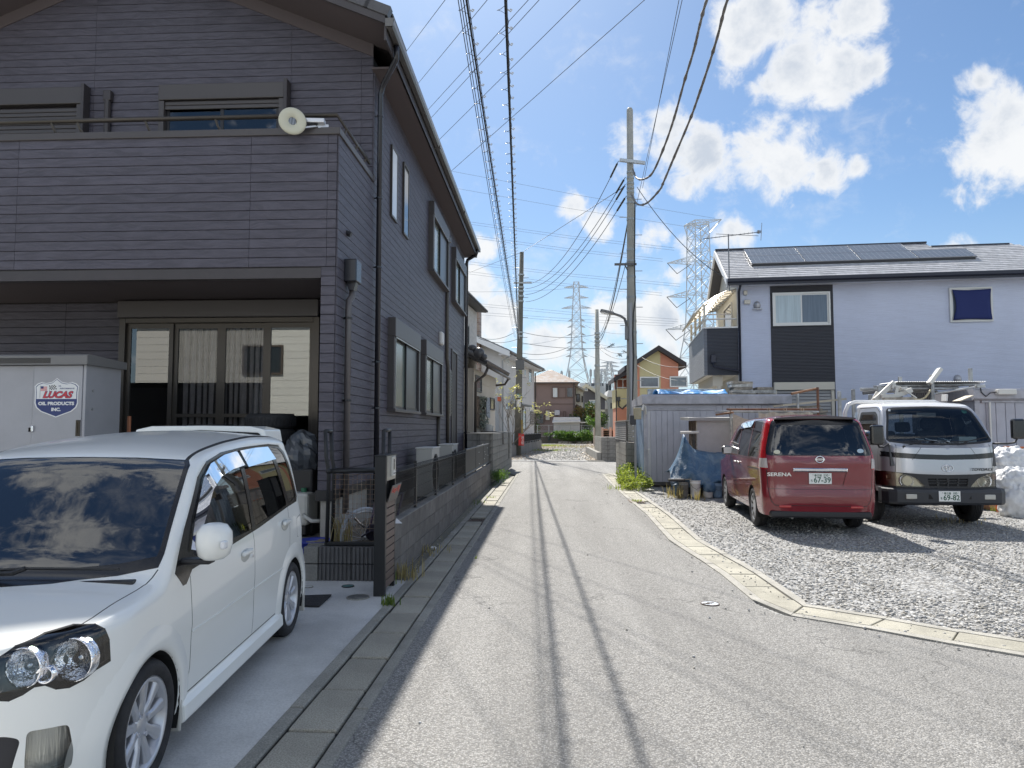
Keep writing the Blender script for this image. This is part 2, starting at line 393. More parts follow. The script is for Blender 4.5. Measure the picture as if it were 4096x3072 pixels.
lane = sheet('gravel_lane',[(-2.1,35.0),(2.75,35.0),(5.3,78),(-1.2,78)],.004,GRAVL)
sheet('driveway',[(-12,-6),(-1.50,-6),(-1.50,7.6),(-12,7.6)],.002,DRIVE)
B().box((-12,8.0,-.02),(-2.62,9.9,.30)).o('terrace',concrete('terrace_concrete',(.30,.29,.27),.3,60))['kind'] = 'structure'
B().box((-2.6,7.72,-.02),(-1.77,20.4,.36)).o('garden_soil',SOIL)['kind'] = 'structure'
# ---- drain channel of concrete lids along the left edge of the road
gut = T('gutter','','',(-1.26,8,0)); del gut['label']; del gut['category']; gut['kind'] = 'structure'
B().box((-1.455,-12,-.06),(-1.03,24.2,-.014)).o('channel_bed',DARK,gut)
b = B(); b2 = B()
y = -12.0
while y < 24:
 L = R.uniform(.9,2.3); b.rbox((-1.50,y,-.02),(-1.415,y+L-.008,.012+R.uniform(-.003,.003)),.01)
 L2 = L; b2.rbox((-1.115,y,-.02),(-1.035,y+L2-.008,.012+R.uniform(-.004,.004)),.012); y += L
b.o('inner_kerb',KERB,gut); b2.o('outer_kerb',KERB,gut)
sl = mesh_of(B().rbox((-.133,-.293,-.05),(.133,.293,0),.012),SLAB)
n = 0; y = -1.9
while y < 24:
 if not (12.05 < y < 12.6):
  piece('gutter_slab',sl,gut,(-1.263+R.uniform(-.004,.004),y,.010+R.uniform(-.006,.006)),R.uniform(-.012,.012))
 y += .604
gr = T('drain_grate','rusty steel drain grating set in the left gutter beside the block wall','drain grate',(-1.263,12.3,0))
IRON = mat('rusty_iron',(.16,.13,.11),.75,metal=.3,col2=(.10,.06,.04),vs=12)
for i in range(9):
 x = -1.39+i*.032; B().box((x,12.02,-.03),(x+.012,12.6,.012)).o('bar',IRON,gr)
B().tube([(-1.40,12.02,0),(-1.12,12.02,0),(-1.12,12.6,0),(-1.40,12.6,0)],.014,4,True).o('frame',IRON,gr)
# ---- drain channel along the gravel lot, following the bend
gut2 = T('gutter','','',(1.9,10,0)); del gut2['label']; del gut2['category']; gut2['kind'] = 'structure'
def resample(pts,step):
 out = []; pts = [Vector(p) for p in pts]; acc = 0.0; out.append((pts[0],(pts[1]-pts[0]).normalized()))
 for a,c in zip(pts,pts[1:]):
  L = (c-a).length; d = (c-a)/L; s = step-acc
  while s <= L: out.append((a+d*s,d)); s += step
  acc = (acc+L) % step if step > 0 else 0
 return out
pts = resample(EDGE[:-1],.60)
nrm = lambda d: Vector((-d.y,d.x,0))
slr = {}
for i,((p,d),(q,d2)) in enumerate(zip(pts,pts[1:])):
 n0 = nrm(d) if nrm(d).dot(Vector((1,.6,0))) > 0 else -nrm(d); n1 = nrm(d2) if nrm(d2).dot(Vector((1,.6,0))) > 0 else -nrm(d2)
 g0,g1 = .006,.006
 a0,a1 = p+d*g0,q-d2*g1
 poly = [a0+n0*.095,a1+n1*.095,a1+n1*.375,a0+n0*.375]
 if 15.6 < p.y < 16.3: continue
 z = .010+R.uniform(-.006,.006)
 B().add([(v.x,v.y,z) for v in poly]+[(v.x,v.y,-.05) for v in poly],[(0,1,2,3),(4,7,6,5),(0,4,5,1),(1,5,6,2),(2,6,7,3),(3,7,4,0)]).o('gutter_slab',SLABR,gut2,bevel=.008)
bk = B(); bk2 = B(); bd = B()
for (p,d),(q,d2) in zip(pts,pts[1:]):
 n0 = nrm(d) if nrm(d).dot(Vector((1,.6,0))) > 0 else -nrm(d); n1 = nrm(d2) if nrm(d2).dot(Vector((1,.6,0))) > 0 else -nrm(d2)
 for bb,o0,o1,h in ((bk,.0,.085,.012),(bk2,.385,.47,.014),(bd,.0,.47,-.014)):
  w = [p+n0*o0,q+n1*o0,q+n1*o1,p+n0*o1]; h = h+(R.uniform(-.003,.003) if h > 0 else 0)
  bb.add([(v.x,v.y,h) for v in w]+[(v.x,v.y,-.06) for v in w],[(0,1,2,3),(0,4,5,1),(1,5,6,2),(2,6,7,3),(3,7,4,0)])
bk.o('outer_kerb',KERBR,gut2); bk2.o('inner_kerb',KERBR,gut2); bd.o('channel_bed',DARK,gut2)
gr2 = T('drain_grate','drain grating with grass growing through it beside the gravel lot','drain grate',(1.95,16,0))
for i in range(8):
 B().box((1.80+i*.036,15.62,-.03),(1.815+i*.036,16.22,.012)).o('bar',IRON,gr2)
B().tube([(1.79,15.6,0),(2.09,15.6,0),(2.09,16.23,0),(1.79,16.23,0)],.014,4,True).o('frame',IRON,gr2)
def disc_cover(name,label,cat,c,r,material,ring,z=.0):
 t = T(name,label,cat,(c[0],c[1],z))
 B().lathe([(0,.0),(r*.9,.0),(r*.9,-.02)],24,Matrix.Translation((c[0],c[1],z+.007))).o('lid',material,t)
 B().lathe([(r*.92,.0),(r*.92,.009),(r,.009),(r*1.02,0)],24,Matrix.Translation((c[0],c[1],z))).o('rim',ring,t)
 return t
STEELG = mat('worn_steel',(.33,.36,.40),.45,metal=.6,var=.35,vs=30,bump=.3,bs=60)
c = gp(2200+747/1.1667,1900+602/1.1667)
vc = disc_cover('valve_cover','small oval steel water valve cover in the sunny asphalt','cover',(c.x,c.y),.085,STEELG,IRON)
b = B()
for i,(x,w) in enumerate([(-.085,.06),(.0,.05),(.04,.02)]): b.box((c.x-.04+x*.4,c.y-.03+.02*i,.007),(c.x+.02+x*.4,c.y-.022+.02*i,.011))
b.o('relief',IRON,vc)
WPAINT = mat('white_kerb',(.62,.61,.58),.8,var=.15,vs=5)
kr = T('kerb','','',(0,34.9,0)); del kr['label']; del kr['category']; kr['kind'] = 'structure'
x = -1.75
while x < 1.75:
 B().rbox((x,34.72,-.02),(x+.59,35.02,.05),.012).o('kerb_stone',WPAINT,kr); x += .6
B().rbox((1.9,34.74,-.02),(2.75,35.0,.05),.012).o('kerb_stone',KERB,kr)
def stones(name,pts,smin,smax,material,seed=3,flat=.62):
 rng = np.random.default_rng(seed); n = len(pts)
 ph = (1+5**.5)/2
 iv = np.array([(-1,ph,0),(1,ph,0),(-1,-ph,0),(1,-ph,0),(0,-1,ph),(0,1,ph),(0,-1,-ph),(0,1,-ph),(ph,0,-1),(ph,0,1),(-ph,0,-1),(-ph,0,1)],float); iv /= np.linalg.norm(iv[0])
 fi = np.array([(0,11,5),(0,5,1),(0,1,7),(0,7,10),(0,10,11),(1,5,9),(5,11,4),(11,10,2),(10,7,6),(7,1,8),(3,9,4),(3,4,2),(3,2,6),(3,6,8),(3,8,9),(4,9,5),(2,4,11),(6,2,10),(8,6,7),(9,8,1)])
 P = np.array(pts); s = smin+(smax-smin)*rng.random(n)**1.8
 V = iv[None]*(1+rng.uniform(-.28,.28,(n,12,1)))
 V = V*np.stack([rng.uniform(.7,1.25,n),rng.uniform(.6,1.0,n),rng.uniform(.45,.8,n)*flat/.62],1)[:,None,:]
 a = rng.uniform(0,6.28,n); ca,sa = np.cos(a)[:,None],np.sin(a)[:,None]
 tx = rng.uniform(-.5,.5,n); ct,st = np.cos(tx)[:,None],np.sin(tx)[:,None]
 x,y,z = V[...,0],V[...,1],V[...,2]; y,z = y*ct-z*st,y*st+z*ct; x,y = x*ca-y*sa,x*sa+y*ca
 V = np.stack([x,y,z],2)*s[:,None,None]/2; V[...,0] += P[:,0:1]; V[...,1] += P[:,1:2]; V[...,2] += P[:,2:3]+s[:,None]*.12
 me = bpy.data.meshes.new(name); F = (fi[None]+12*np.arange(n)[:,None,None]).reshape(-1)
 me.vertices.add(n*12); me.vertices.foreach_set('co',V.reshape(-1)); me.loops.add(len(F)); me.loops.foreach_set('vertex_index',F)
 me.polygons.add(len(F)//3); me.polygons.foreach_set('loop_start',np.arange(0,len(F),3)); me.update(calc_edges=True)
 me.materials.append(material); o = bpy.data.objects.new(name,me); COL.objects.link(o); return stuff(o)
def stone_mat(name,lo_,hi_,warm=.1):
 m = bpy.data.materials.new(name); m.use_nodes = True; t = NT(m.node_tree); p = t.n['Principled BSDF']
 r = t.n.new('ShaderNodeNewGeometry').outputs['Random Per Island']
 v = t.mr(r,0,1,lo_,hi_,False); h = t.math('FRACT',t.math('MULTIPLY',r,37.0))
 c = t.mix(h,(1,1-warm*.35,1-warm),(.97,.985,1.0)); c = t.mix(1.0,t.node('ShaderNodeCombineColor',{0: v,1: v,2: v}).outputs[0],c,'MULTIPLY')
 nz = t.noise(t.n.new('ShaderNodeTexCoord').outputs['Object'],80,3); c = t.mix(t.mr(nz,.3,.7,.25,0),c,(.1,.1,.1))
 t.put(p.inputs['Base Color'],c); p.inputs['Roughness'].default_value = .85; return m
STONE = stone_mat('gravel_stone',.25,.57,.20)
def in_lot(x,y):
 for p,q in zip(EDGE,EDGE[1:]):
  if q.y <= y <= p.y:
   f = (p.y-y)/(p.y-q.y+1e-9); return x > p.x+(q.x-p.x)*f+.40
 return False
pp = []
while len(pp) < 33000:
 y = 4.5+14.5*R.random()**1.5; x = R.uniform(1.9,4.2+y*.55)
 if in_lot(x,y) and (math.sin(x*1.7+1.3*math.sin(y*.9))+math.sin(y*1.3+x*.6+2)+.7*math.sin(x*4.1-y*2.7)) < 1.15+R.random(): pp.append((x,y,-.012))
stones('gravel_stones',pp,.014,.040,STONE)
pp = []
for i in range(900):                              # stones kicked onto the gutter and the road edge
 k = R.randrange(len(pts)-1); p,d = pts[k]; n0 = nrm(d) if nrm(d).dot(Vector((1,.6,0))) > 0 else -nrm(d)
 q = p+d*R.uniform(0,.6)+n0*(.40-abs(R.gauss(0,.28))); pp.append((q.x,q.y,.008))
for i in range(160): pp.append((R.uniform(-1.58,-1.42)+R.gauss(0,.04),R.uniform(7.4,20),.006))
for i in range(40): pp.append((R.uniform(-.9,1.6),R.uniform(3.4,22),.002))
stones('scattered_pebbles',pp,.010,.03,STONE,5)
pp = [(R.uniform(-1.6,4.3),R.uniform(35.3,77),.006) for i in range(9000)]
stones('lane_stones',pp,.03,.085,STONE,6)
# ---------------------------------------------------------------- dark house on the left
def siding_mat(name,col,rnd=.06):
 m = bpy.data.materials.new(name); m.use_nodes = True; t = NT(m.node_tree); p = t.n['Principled BSDF']
 tc = t.n.new('ShaderNodeTexCoord').outputs['Object']; oi = t.n.new('ShaderNodeObjectInfo').outputs['Random']
 sh = t.node('ShaderNodeCombineXYZ',{0: t.math('MULTIPLY',oi,37.0),1: 0.0,2: t.math('MULTIPLY',oi,91.0)})
 v = t.vmath('ADD',t.vmath('MULTIPLY',tc,(1.0,.4,9.0)),sh)
 wob = t.node('ShaderNodeTexNoise',{'Vector': t.vmath('MULTIPLY',v,(1.4,1,.35)),'Scale': 1.0,'Detail': 2.0})
 g = t.node('ShaderNodeTexNoise',{'Vector': t.vmath('ADD',v,t.vmath('MULTIPLY',wob.outputs['Color'],(0,0,2.6))),'Scale': 2.6,'Detail': 7.0,'Roughness': .68}).outputs[0]
 fine = t.noise(t.vmath('MULTIPLY',v,(5,1,9)),4.0,3,.7)
 c = t.mix(t.mr(g,.38,.62),tuple(x*.80 for x in col),tuple(x*1.16 for x in col))
 c = t.mix(t.mr(fine,.5,.75,0,.35),c,tuple(x*1.55 for x in col))
 c = t.node('ShaderNodeHueSaturation',{'Hue': .5,'Saturation': 1.0,'Value': t.mr(oi,0,1,1-rnd,1+rnd,False),'Fac': 1.0,'Color': c}).outputs[0]
 t.put(p.inputs['Base Color'],c); p.inputs['Roughness'].default_value = .5; p.inputs['Specular IOR Level'].default_value = .45
 h = t.math('ADD',t.mr(g,.3,.7,0,1,False),t.math('MULTIPLY',fine,.35))
 bn = t.node('ShaderNodeBump',{'Strength': .55,'Distance': .006,'Height': h}); t.l.new(bn.outputs[0],p.inputs['Normal']); return m
SID = siding_mat('brown_siding',(.088,.082,.104))
TRIM = mat('dark_trim',(.062,.054,.056),.45,var=.06,vs=3)
TRIMB = mat('black_trim',(.022,.022,.025),.38)
SHUT = mat('shutter_box_paint',(.085,.076,.075),.42)
ALUB = mat('bronze_aluminium',(.075,.065,.055),.36,metal=.35)
SOFF = mat('soffit_board',(.12,.098,.10),.7)
PIPEB = mat('black_pipe',(.022,.023,.03),.26,spec=.6)
GUTM = mat('bronze_gutter',(.12,.115,.11),.3,spec=.7)
FOUND = concrete('foundation_render',(.42,.40,.36),.1,120,0,.2)
WGLASS = glass('window_glass',(.42,.46,.46),1.0)
BGLASS = glass('balcony_glass',(.3,.34,.38),1.2)
BLACKIN = mat('dark_room',(.012,.012,.014),.9)
CURT = mat('grey_curtain',(.58,.55,.55),.8,var=.08,vs=9)
FROST = mat('frosted_pane',(.17,.21,.19),.15,spec=.6)
XS,YB,YM,YE = -2.49,8.14,9.80,20.80
XL = -9.5; RX,RS = -5.98,.42
house = T('dark_house','dark brown two storey house with wood grain siding and balcony beside the white hatchback','house',(XS,YM,0))
ROW = .1138
specs = []     # x, y, z, length, axis
def rows(z0,z1):
 k = math.ceil((z0-.9)/ROW-1e-6);
 while .9+k*ROW+ROW < z1+.06: yield .9+k*ROW; k += 1
def hx(x0,x1,y,z0,z1,joints,gable=False):
 for z in rows(z0,z1):
  a,b_ = x0,x1
  if gable:
   zt = z+ROW; lim = (7.10+RS*(RX-XS)*-1 - zt)/RS if zt > 7.10 else 99
   if zt > 7.10: half = (8.55-z)/RS; a = max(x0,RX-half); b_ = min(x1,RX+half)
   if b_-a < .2: continue
  cuts = [a]+[j for j in joints if a+.05 < j < b_-.05]+[b_]
  for p,q in zip(cuts,cuts[1:]): specs.append((p+.002,y,z,q-p-.004,'x'))
def hy(y0,y1,x,z0,z1,joints):
 for z in rows(z0,z1):
  cuts = [y0]+[j for j in joints if y0+.05 < j < y1-.05]+[y1]
  for p,q in zip(cuts,cuts[1:]): specs.append((x,p+.002,z,q-p-.004,'y'))
hx(XL,XS,YM,4.40,8.6,[-6.62,-3.69,-2.66],True)          # main front above the balcony
hx(XL,XS,YB,3.50,5.10,[-6.41,-3.53,-2.60])               # balcony front
hx(XL,-6.02,YM-.02,.9,3.36,[-6.9])                         # porch back wall left of the door
hx(-6.02,-2.66,YM-.02,3.16,3.5,[-4.1])
hx(-2.66,XS,YB,.9,3.5,[])                                  # corner pillar
hy(YB,YM-.0,XS,.9,5.1,[])                                  # its road side and the balcony's
hy(YM,YE,XS,.9,6.85,[12.45,15.45,18.45])
def board(length):
 t_,h = .017,ROW
 pr = [(0,0),(-t_*.75,.0005),(-t_,.004),(-t_,h-.007),(-t_*.6,h-.004),(0,h-.003)]
 return B().prism(pr,'x',0,length)
cache = {}
def put_boards(specs,parent,material,limit=300):
 order = sorted(specs,key=lambda s: -(s[3]**.5)/max(3.0,math.hypot(s[0]+(s[3]/2 if s[4] == 'x' else 0),s[1]+(s[3]/2 if s[4] == 'y' else 0)))**(1.0 if s[4] == 'x' else 1.45))
 rest = B()
 for i,(x,y,z,L,ax) in enumerate(order):
  if i < limit:
   k = round(L,2)
   if k not in cache: cache[k] = mesh_of(board(L),material)
   piece('siding_board',cache[k],parent,(x,y,z),0 if ax == 'x' else math.pi/2)
  else:
   q = board(L); rest.add([(x+a,y+c,z+d) if ax == 'x' else (x-c,y+a,z+d) for a,c,d in q.v],q.f)
 if rest.v: rest.o('siding_boards',material,parent,kind='stuff')
put_boards(specs,house,SID)
b = B(); b.box((XL,YM,.5),(XS,YE,6.95)); b.prism([(XL,6.95),(XS,6.95),(RX,8.5)],'y',YM,YE)
b.box((XL,YB,3.50),(XS,YB+.12,5.10)).box((XS-.12,YB,3.5),(XS,YM,5.10)).box((-2.66,YB,.82),(XS,YM,3.5)); b.o('wall',mat('wall_core',(.05,.045,.045),.8),house)
B().box((XL,YB+.01,3.42),(XS,YM,3.50)).o('porch_soffit',SOFF,house)
b = B().box((XL,YB-.02,3.38),(-2.66,YB+.10,3.50)); b.o('porch_fascia',TRIM,house)
B().rbox((XL,YB-.045,5.10),(XS+.04,YB+.16,5.185),.008).rbox((XS-.16,YB+.16,5.10),(XS+.04,YM-.02,5.185),.008).o('balcony_coping',SHUT,house)
B().box((-2.68,YB-.025,.78),(XS+.03,YB+.06,.90)).box((XS-.02,YB+.06,.80),(XS+.03,YE,.90)).o('base_flashing',TRIMB,house)
B().box((-2.63,YB+.015,.28),(XS-.02,YE,.80)).o('foundation',FOUND,house)
B().box((XL,YM-.03,.28),(-2.66,YM+.03,.9)).o('foundation',FOUND,house)
rl = B().tube([(XL,YB+.03,5.36),(XS-.02,YB+.03,5.36),(XS-.02,YM-.1,5.36)],.028,10).o('handrail',ALUB,house,smooth=True)
for x in (-8.8,-7.9,-7.0,-6.05,-5.72,-4.87,-4.0,-3.14):
 B().tube([(x,YB+.03,5.34),(x+.02,YB+.05,5.27),(x+.06,YB+.09,5.18)],.016,6).o('rail_post',ALUB,rl)
for y in (8.55,9.05,9.5): B().tube([(XS-.02,y,5.34),(XS-.05,y,5.27),(XS-.09,y,5.18)],.016,6).o('rail_post',ALUB,rl)
EO = .40; GX = XS+EO; VY = 8.92; RE = 20.95
zr = lambda x: 8.62-RS*abs(x-RX)+.12
bR = B()
for sx in (1,-1):
 xe = RX+sx*(GX-.02-RX); p = [(RX,zr(RX)),(xe,zr(xe)),(xe,zr(xe)-.10),(RX,zr(RX)-.10)]
 bR.prism(p if sx > 0 else p[::-1],'y',VY+.02,RE)
roof = bR.o('roof',TRIM,house)
b = B()
for sx in (1,-1):
 xe = RX+sx*(GX-.03-RX); b.prism([(RX,zr(RX)-.01),(xe,zr(xe)-.01),(xe,zr(xe)-.20),(RX,zr(RX)-.20)][::sx],'y',VY-.02,VY+.02)
b.o('verge_board',TRIM,roof)
b = B()
for sx in (1,-1):
 xe = RX+sx*(GX-.06-RX); b.prism([(RX,zr(RX)-.12),(xe,zr(xe)-.12),(xe,zr(xe)-.15),(RX,zr(RX)-.15)][::sx],'y',VY+.02,YM)
b.box((XS,YM-.1,6.72),(GX-.03,RE,6.75)); b.o('soffit',SOFF,roof)
B().box((GX-.05,VY+.03,6.72),(GX-.02,RE,6.93)).o('fascia',TRIM,roof)
b = B()
for sx in (1,-1):
 xe = RX+sx*(XS-RX); b.prism([(RX,zr(RX)-.13),(xe,zr(xe)-.13),(xe,zr(xe)-.33),(RX,zr(RX)-.33)][::sx],'y',YM-.032,YM)
b.o('rake_trim',SOFF,roof)
TILE = mat('grey_roof_tile',(.085,.083,.088),.4,var=.12,vs=9,rnd=.1)
ang = math.atan(RS)
tl = mesh_of(B().rbox((-.02,-.16,0),(.33,.16,.028),.006),TILE)
tv = mesh_of(B().rbox((-.02,-.03,-.10),(.33,.10,.036),.008),TILE)
s = 0; xx = GX-.02
cnt = 0
L = (GX-RX)/math.cos(ang)
k = 0
while k*.28 < L-.1:
 x = GX+.02-(k*.28)*math.cos(ang); z = zr(x)+.012
 o = piece('tile',tv,roof,(x,VY-.01,z)); o.scale = (-1,1,1); o.rotation_euler = (0,ang,0)
 k += 1
k = 0
while k*.28 < L-.1:
 for j in range(3):
  x = GX+.02-(k*.28)*math.cos(ang); z = zr(x)+.008
  o = piece('tile',tl,roof,(x,VY+.27+.31*j,z)); o.scale = (-1,1,1); o.rotation_euler = (0,ang,0)
 k += 1
def gutter(name,x,y0,y1,z,parent,r=.055,h=.10):
 pr = [(0,h),(0,.02),(.02,0),(r*1.6,0),(r*2,.035),(r*2+.006,h),(r*2-.006,h),(r*2-.012,.04),(r*1.5,.012),(.022,.012),(.012,.025),(.012,h)]
 return B().prism([(x+a,z+c) for a,c in pr],'y',y0,y1).o(name,GUTM,parent)
gt = gutter('gutter',GX-.02,VY-.04,RE-.1,6.86,house)
for y in (VY-.05,RE-.1): B().box((GX-.02,y,6.86),(GX+.09,y+.02,6.97)).o('gutter_end',GUTM,gt)
for y in (12.9,16.9): B().box((GX-.024,y,6.855),(GX+.094,y+.06,6.965)).o('gutter_joint',GUTM,gt)
def downpipe(pts,r,parent,clips=()):
 p = B().tube(pts,r,10).o('downpipe',PIPEB,parent,smooth=True)
 for c in clips: B().cyl((c[0],c[1],c[2]-.012),(c[0],c[1],c[2]+.012),r*1.25,n=10).box((c[0]-.09,c[1]-.008,c[2]-.008),(c[0],c[1]+.008,c[2]+.008)).o('bracket',PIPEB,p)
 return p
downpipe([(GX+.03,9.35,6.86),(GX+.02,9.40,6.70),(XS+.14,9.82,6.55),(XS+.09,9.86,6.42),(XS+.09,9.86,.6)],.038,house,[(XS+.09,9.86,z) for z in (6.1,4.9,3.9,2.55,1.9)])
downpipe([(GX+.03,20.55,6.86),(GX-.02,20.6,6.72),(XS+.12,20.72,6.6),(XS+.09,20.74,6.5),(XS+.09,20.74,.6)],.05,house)
hp = B().rbox((XS+.01,8.42,3.40),(XS+.17,8.66,3.68),.015).prism([(XS+.03,3.40),(XS+.15,3.40),(XS+.12,3.30),(XS+.06,3.30)],'y',8.48,8.60).o('rain_hopper',PIPEB,house)
B().tube([(XS+.09,8.54,3.30),(XS+.09,8.54,3.24),(XS+.07,8.46,3.16),(XS+.07,8.45,3.05),(XS+.07,8.45,.6)],.042,8).o('downpipe',mat('bronze_pipe',(.11,.10,.10),.3,spec=.6),house,smooth=True)
for z in (2.95,1.95): B().cyl((XS+.07,8.45,z-.012),(XS+.07,8.45,z+.012),.052,n=10).box((XS,8.44,z-.01),(XS+.05,8.46,z+.01)).o('bracket',TRIMB,house)
B().cyl((XS,8.52,4.03),(XS+.07,8.52,4.0),.035,n=10).o('small_vent',TRIMB,house)
def side_window(y0,y1,z0,z1,box=.30,glassm=None,deep=.14):
 w = B().rbox((XS-.01,y0,z1-box),(XS+deep,y1,z1),.012).rbox((XS-.01,y0,z0),(XS+deep-.02,y0+.07,z1-box),.006).rbox((XS-.01,y1-.06,z0),(XS+deep-.02,y1,z1-box),.006).rbox((XS-.01,y0-.02,z0-.05),(XS+deep+.01,y1+.02,z0),.006).o('shutter_frame',SHUT,house)
 a,c,zt = y0+.07,y1-.06,z1-box; m_ = (a+c)/2
 B().box((XS+.0,a,z0),(XS+.02,c,zt)).o('room_dark',BLACKIN,w)
 ALS = mat('silver_edge',(.46,.46,.45),.32,metal=.7)
 B().box((XS+deep-.018,a-.012,zt-.0),(XS+deep-.004,c,zt-.014)).box((XS+deep-.018,a-.0,z0),(XS+deep-.004,a-.012,zt)).box((XS+deep-.018,c,z0),(XS+deep-.004,c+.012,zt)).o('rail_edge',ALS,w)
 for i,(p,q,xx_) in enumerate(((a,m_+.03,.05),(m_-.03,c,.075))):
  fr = B().box((XS+xx_,p,z0),(XS+xx_+.02,p+.04,zt)).box((XS+xx_,q-.04,z0),(XS+xx_+.02,q,zt)).box((XS+xx_,p+.04,z0),(XS+xx_+.02,q-.04,z0+.05)).box((XS+xx_,p+.04,zt-.04),(XS+xx_+.02,q-.04,zt)).o('sash',TRIMB,w)
  B().box((XS+xx_+.006,p+.04,z0+.05),(XS+xx_+.012,q-.04,zt-.04)).o('pane',(FROST if i == 0 else mat('insect_screen',(.028,.03,.034),.3)),fr)
 return w
side_window(10.82,13.0,1.92,3.34,.30)
side_window(13.62,15.85,1.92,3.34,.30)
side_window(14.45,16.75,4.92,6.36,.28)
side_window(18.0,20.35,4.90,6.30,.28)
def slit(y0,y1,z0,z1,gm):
 w = B().rbox((XS,y0,z0),(XS+.05,y0+.04,z1),.004).rbox((XS,y1-.04,z0),(XS+.05,y1,z1),.004).rbox((XS,y0+.04,z0),(XS+.05,y1-.04,z0+.04),.004).rbox((XS,y0+.04,z1-.04),(XS+.05,y1-.04,z1),.004).o('slit_window',ALUB,house)
 B().box((XS+.0,y0+.04,z0+.04),(XS+.042,y1-.04,z1-.04)).o('pane',gm,w)
slit(10.86,11.30,4.95,6.10,mat('sky_reflection_pane',(.72,.78,.84),.25,spec=.8)); slit(11.80,12.24,4.93,6.18,mat('dark_pane',(.03,.035,.04),.05,spec=.8))  # bright sky reflection put into the pale colour of the first pane
WV = mat('white_vent',(.72,.71,.68),.5)
B().rbox((XS,15.95,3.52),(XS+.10,16.25,3.82),.04).o('vent_hood',WV,house)
B().tube([(XS+.05,17.0,6.2),(XS+.05,17.0,3.3),(XS+.05,17.2,3.1),(XS+.05,17.2,.6)],.045,8).o('pipe_duct',mat('duct_brown',(.10,.09,.075),.45),house,smooth=True)
B().rbox((XS,16.9,6.15),(XS+.13,17.12,6.3),.02).o('duct_cap',ALUB,house)
B().tube([(XS+.05,15.75,1.9),(XS+.05,15.75,.6)],.045,8).o('pipe_duct',mat('duct_brown',(.1,.1,.1)),house,smooth=True)
sv = B().rbox((XS,17.4,1.92),(XS+.05,17.85,3.08),.005).o('louvre_window',ALUB,house)
for i in range(14): B().box((XS+.05,17.44,1.98+i*.077),(XS+.065,17.81,2.03+i*.077)).o('slat',TRIMB,sv)
B().box((XS,18.05,.9),(XS+.02,19.0,3.60)).o('back_door_recess',mat('recess_dark',(.045,.038,.036),.6),house)
B().box((XS,18.0,.9),(XS+.05,18.05,3.65)).box((XS,19.0,.9),(XS+.05,19.05,3.65)).box((XS,18.05,3.60),(XS+.05,19.0,3.65)).o('door_surround',SHUT,house)
def front_window(x0,x1,z0,z1,y,box,closed=False):
 w = B().rbox((x0,y-.13,z1-box),(x1,y+.0,z1),.012).rbox((x0,y-.11,z0),(x0+.08,y,z1-box),.006).rbox((x1-.08,y-.11,z0),(x1,y,z1-box),.006).o('shutter_frame',SHUT,house)
 B().rbox((x1-.0,y-.15,z0),(x1+.05,y,z1+.04),.01).o('shutter_side',TRIM,w)
 a,c,zt = x0+.08,x1-.08,z1-box
 if closed:
  for i in range(int((zt-z0)/.062)): B().rbox((a,y-.085,z0+i*.062),(c,y-.055,z0+i*.062+.056),.008).o('slat',SHUT,w)
 else:
  for i in range(2): B().rbox((a,y-.085,zt-.062*(i+1)),(c,y-.055,zt-.062*i-.006),.008).o('slat',SHUT,w)
  B().box((a,y-.02,z0),(c,y-.005,zt)).o('room_dark',BLACKIN,w)
  m_ = (a+c)/2
  for p,q,yy in ((a,m_+.03,y-.04),(m_-.03,c,y-.06)):
   fr = B().box((p,yy,z0),(p+.05,yy+.02,zt)).box((q-.05,yy,z0),(q,yy+.02,zt)).box((p+.05,yy,zt-.05),(q-.05,yy+.02,zt)).box((p+.05,yy,z0),(q-.05,yy+.02,z0+.05)).o('sash',TRIMB,w)
   B().box((p+.05,yy+.008,z0+.05),(q-.05,yy+.012,zt-.05)).o('pane',BGLASS,fr)
front_window(-5.58,-3.74,4.4,6.55,YM-.02,.23)
front_window(-8.9,-6.72,4.4,6.55,YM-.02,.25,True)
B().rbox((-6.44,YM-.10,6.36),(-6.32,YM,6.52),.02).tube([(-6.38,YM-.06,6.38),(-6.38,YM-.06,4.4)],.045,8).o('pipe_duct',TRIM,house)
dY = 9.72
d = B().rbox((-6.02,dY-.16,3.16),(-3.16,dY+.04,3.40),.012).o('shutter_box',SHUT,house)
B().rbox((-6.02,dY-.10,.9),(-5.93,dY+.04,3.16),.006).rbox((-3.25,dY-.10,.9),(-3.16,dY+.04,3.16),.006).rbox((-5.93,dY-.10,3.09),(-3.25,dY+.04,3.16),.006).o('door_frame',ALUB,house)
cuts = [-5.93,-5.26,-4.58,-3.92,-3.25]
DG = glass('door_glass',(.55,.58,.56),1.9); DGO = glass('open_glass',(.75,.75,.75),.0)
for i,(p,q) in enumerate(zip(cuts,cuts[1:])):
 yy = dY-.05 if i in (0,3) else dY-.02
 s_ = B().box((p,yy,.9),(p+.06,yy+.03,3.09)).box((q-.06,yy,.9),(q,yy+.03,3.09)).box((p+.06,yy,3.02),(q-.06,yy+.03,3.09)).box((p+.06,yy,.9),(q-.06,yy+.03,1.0)).o('door_sash',ALUB,house)
 if i in (1,2): B().box((p+.06,yy,1.77),(q-.06,yy+.025,1.82)).o('midrail',ALUB,s_)
 B().box((p+.06,yy+.012,1.0),(q-.06,yy+.016,3.02)).o('pane',DG if i in (0,3) else DGO,s_)
B().box((-5.93,dY+.16,.9),(-3.25,dY+.18,3.16)).o('room_dark',BLACKIN,house)
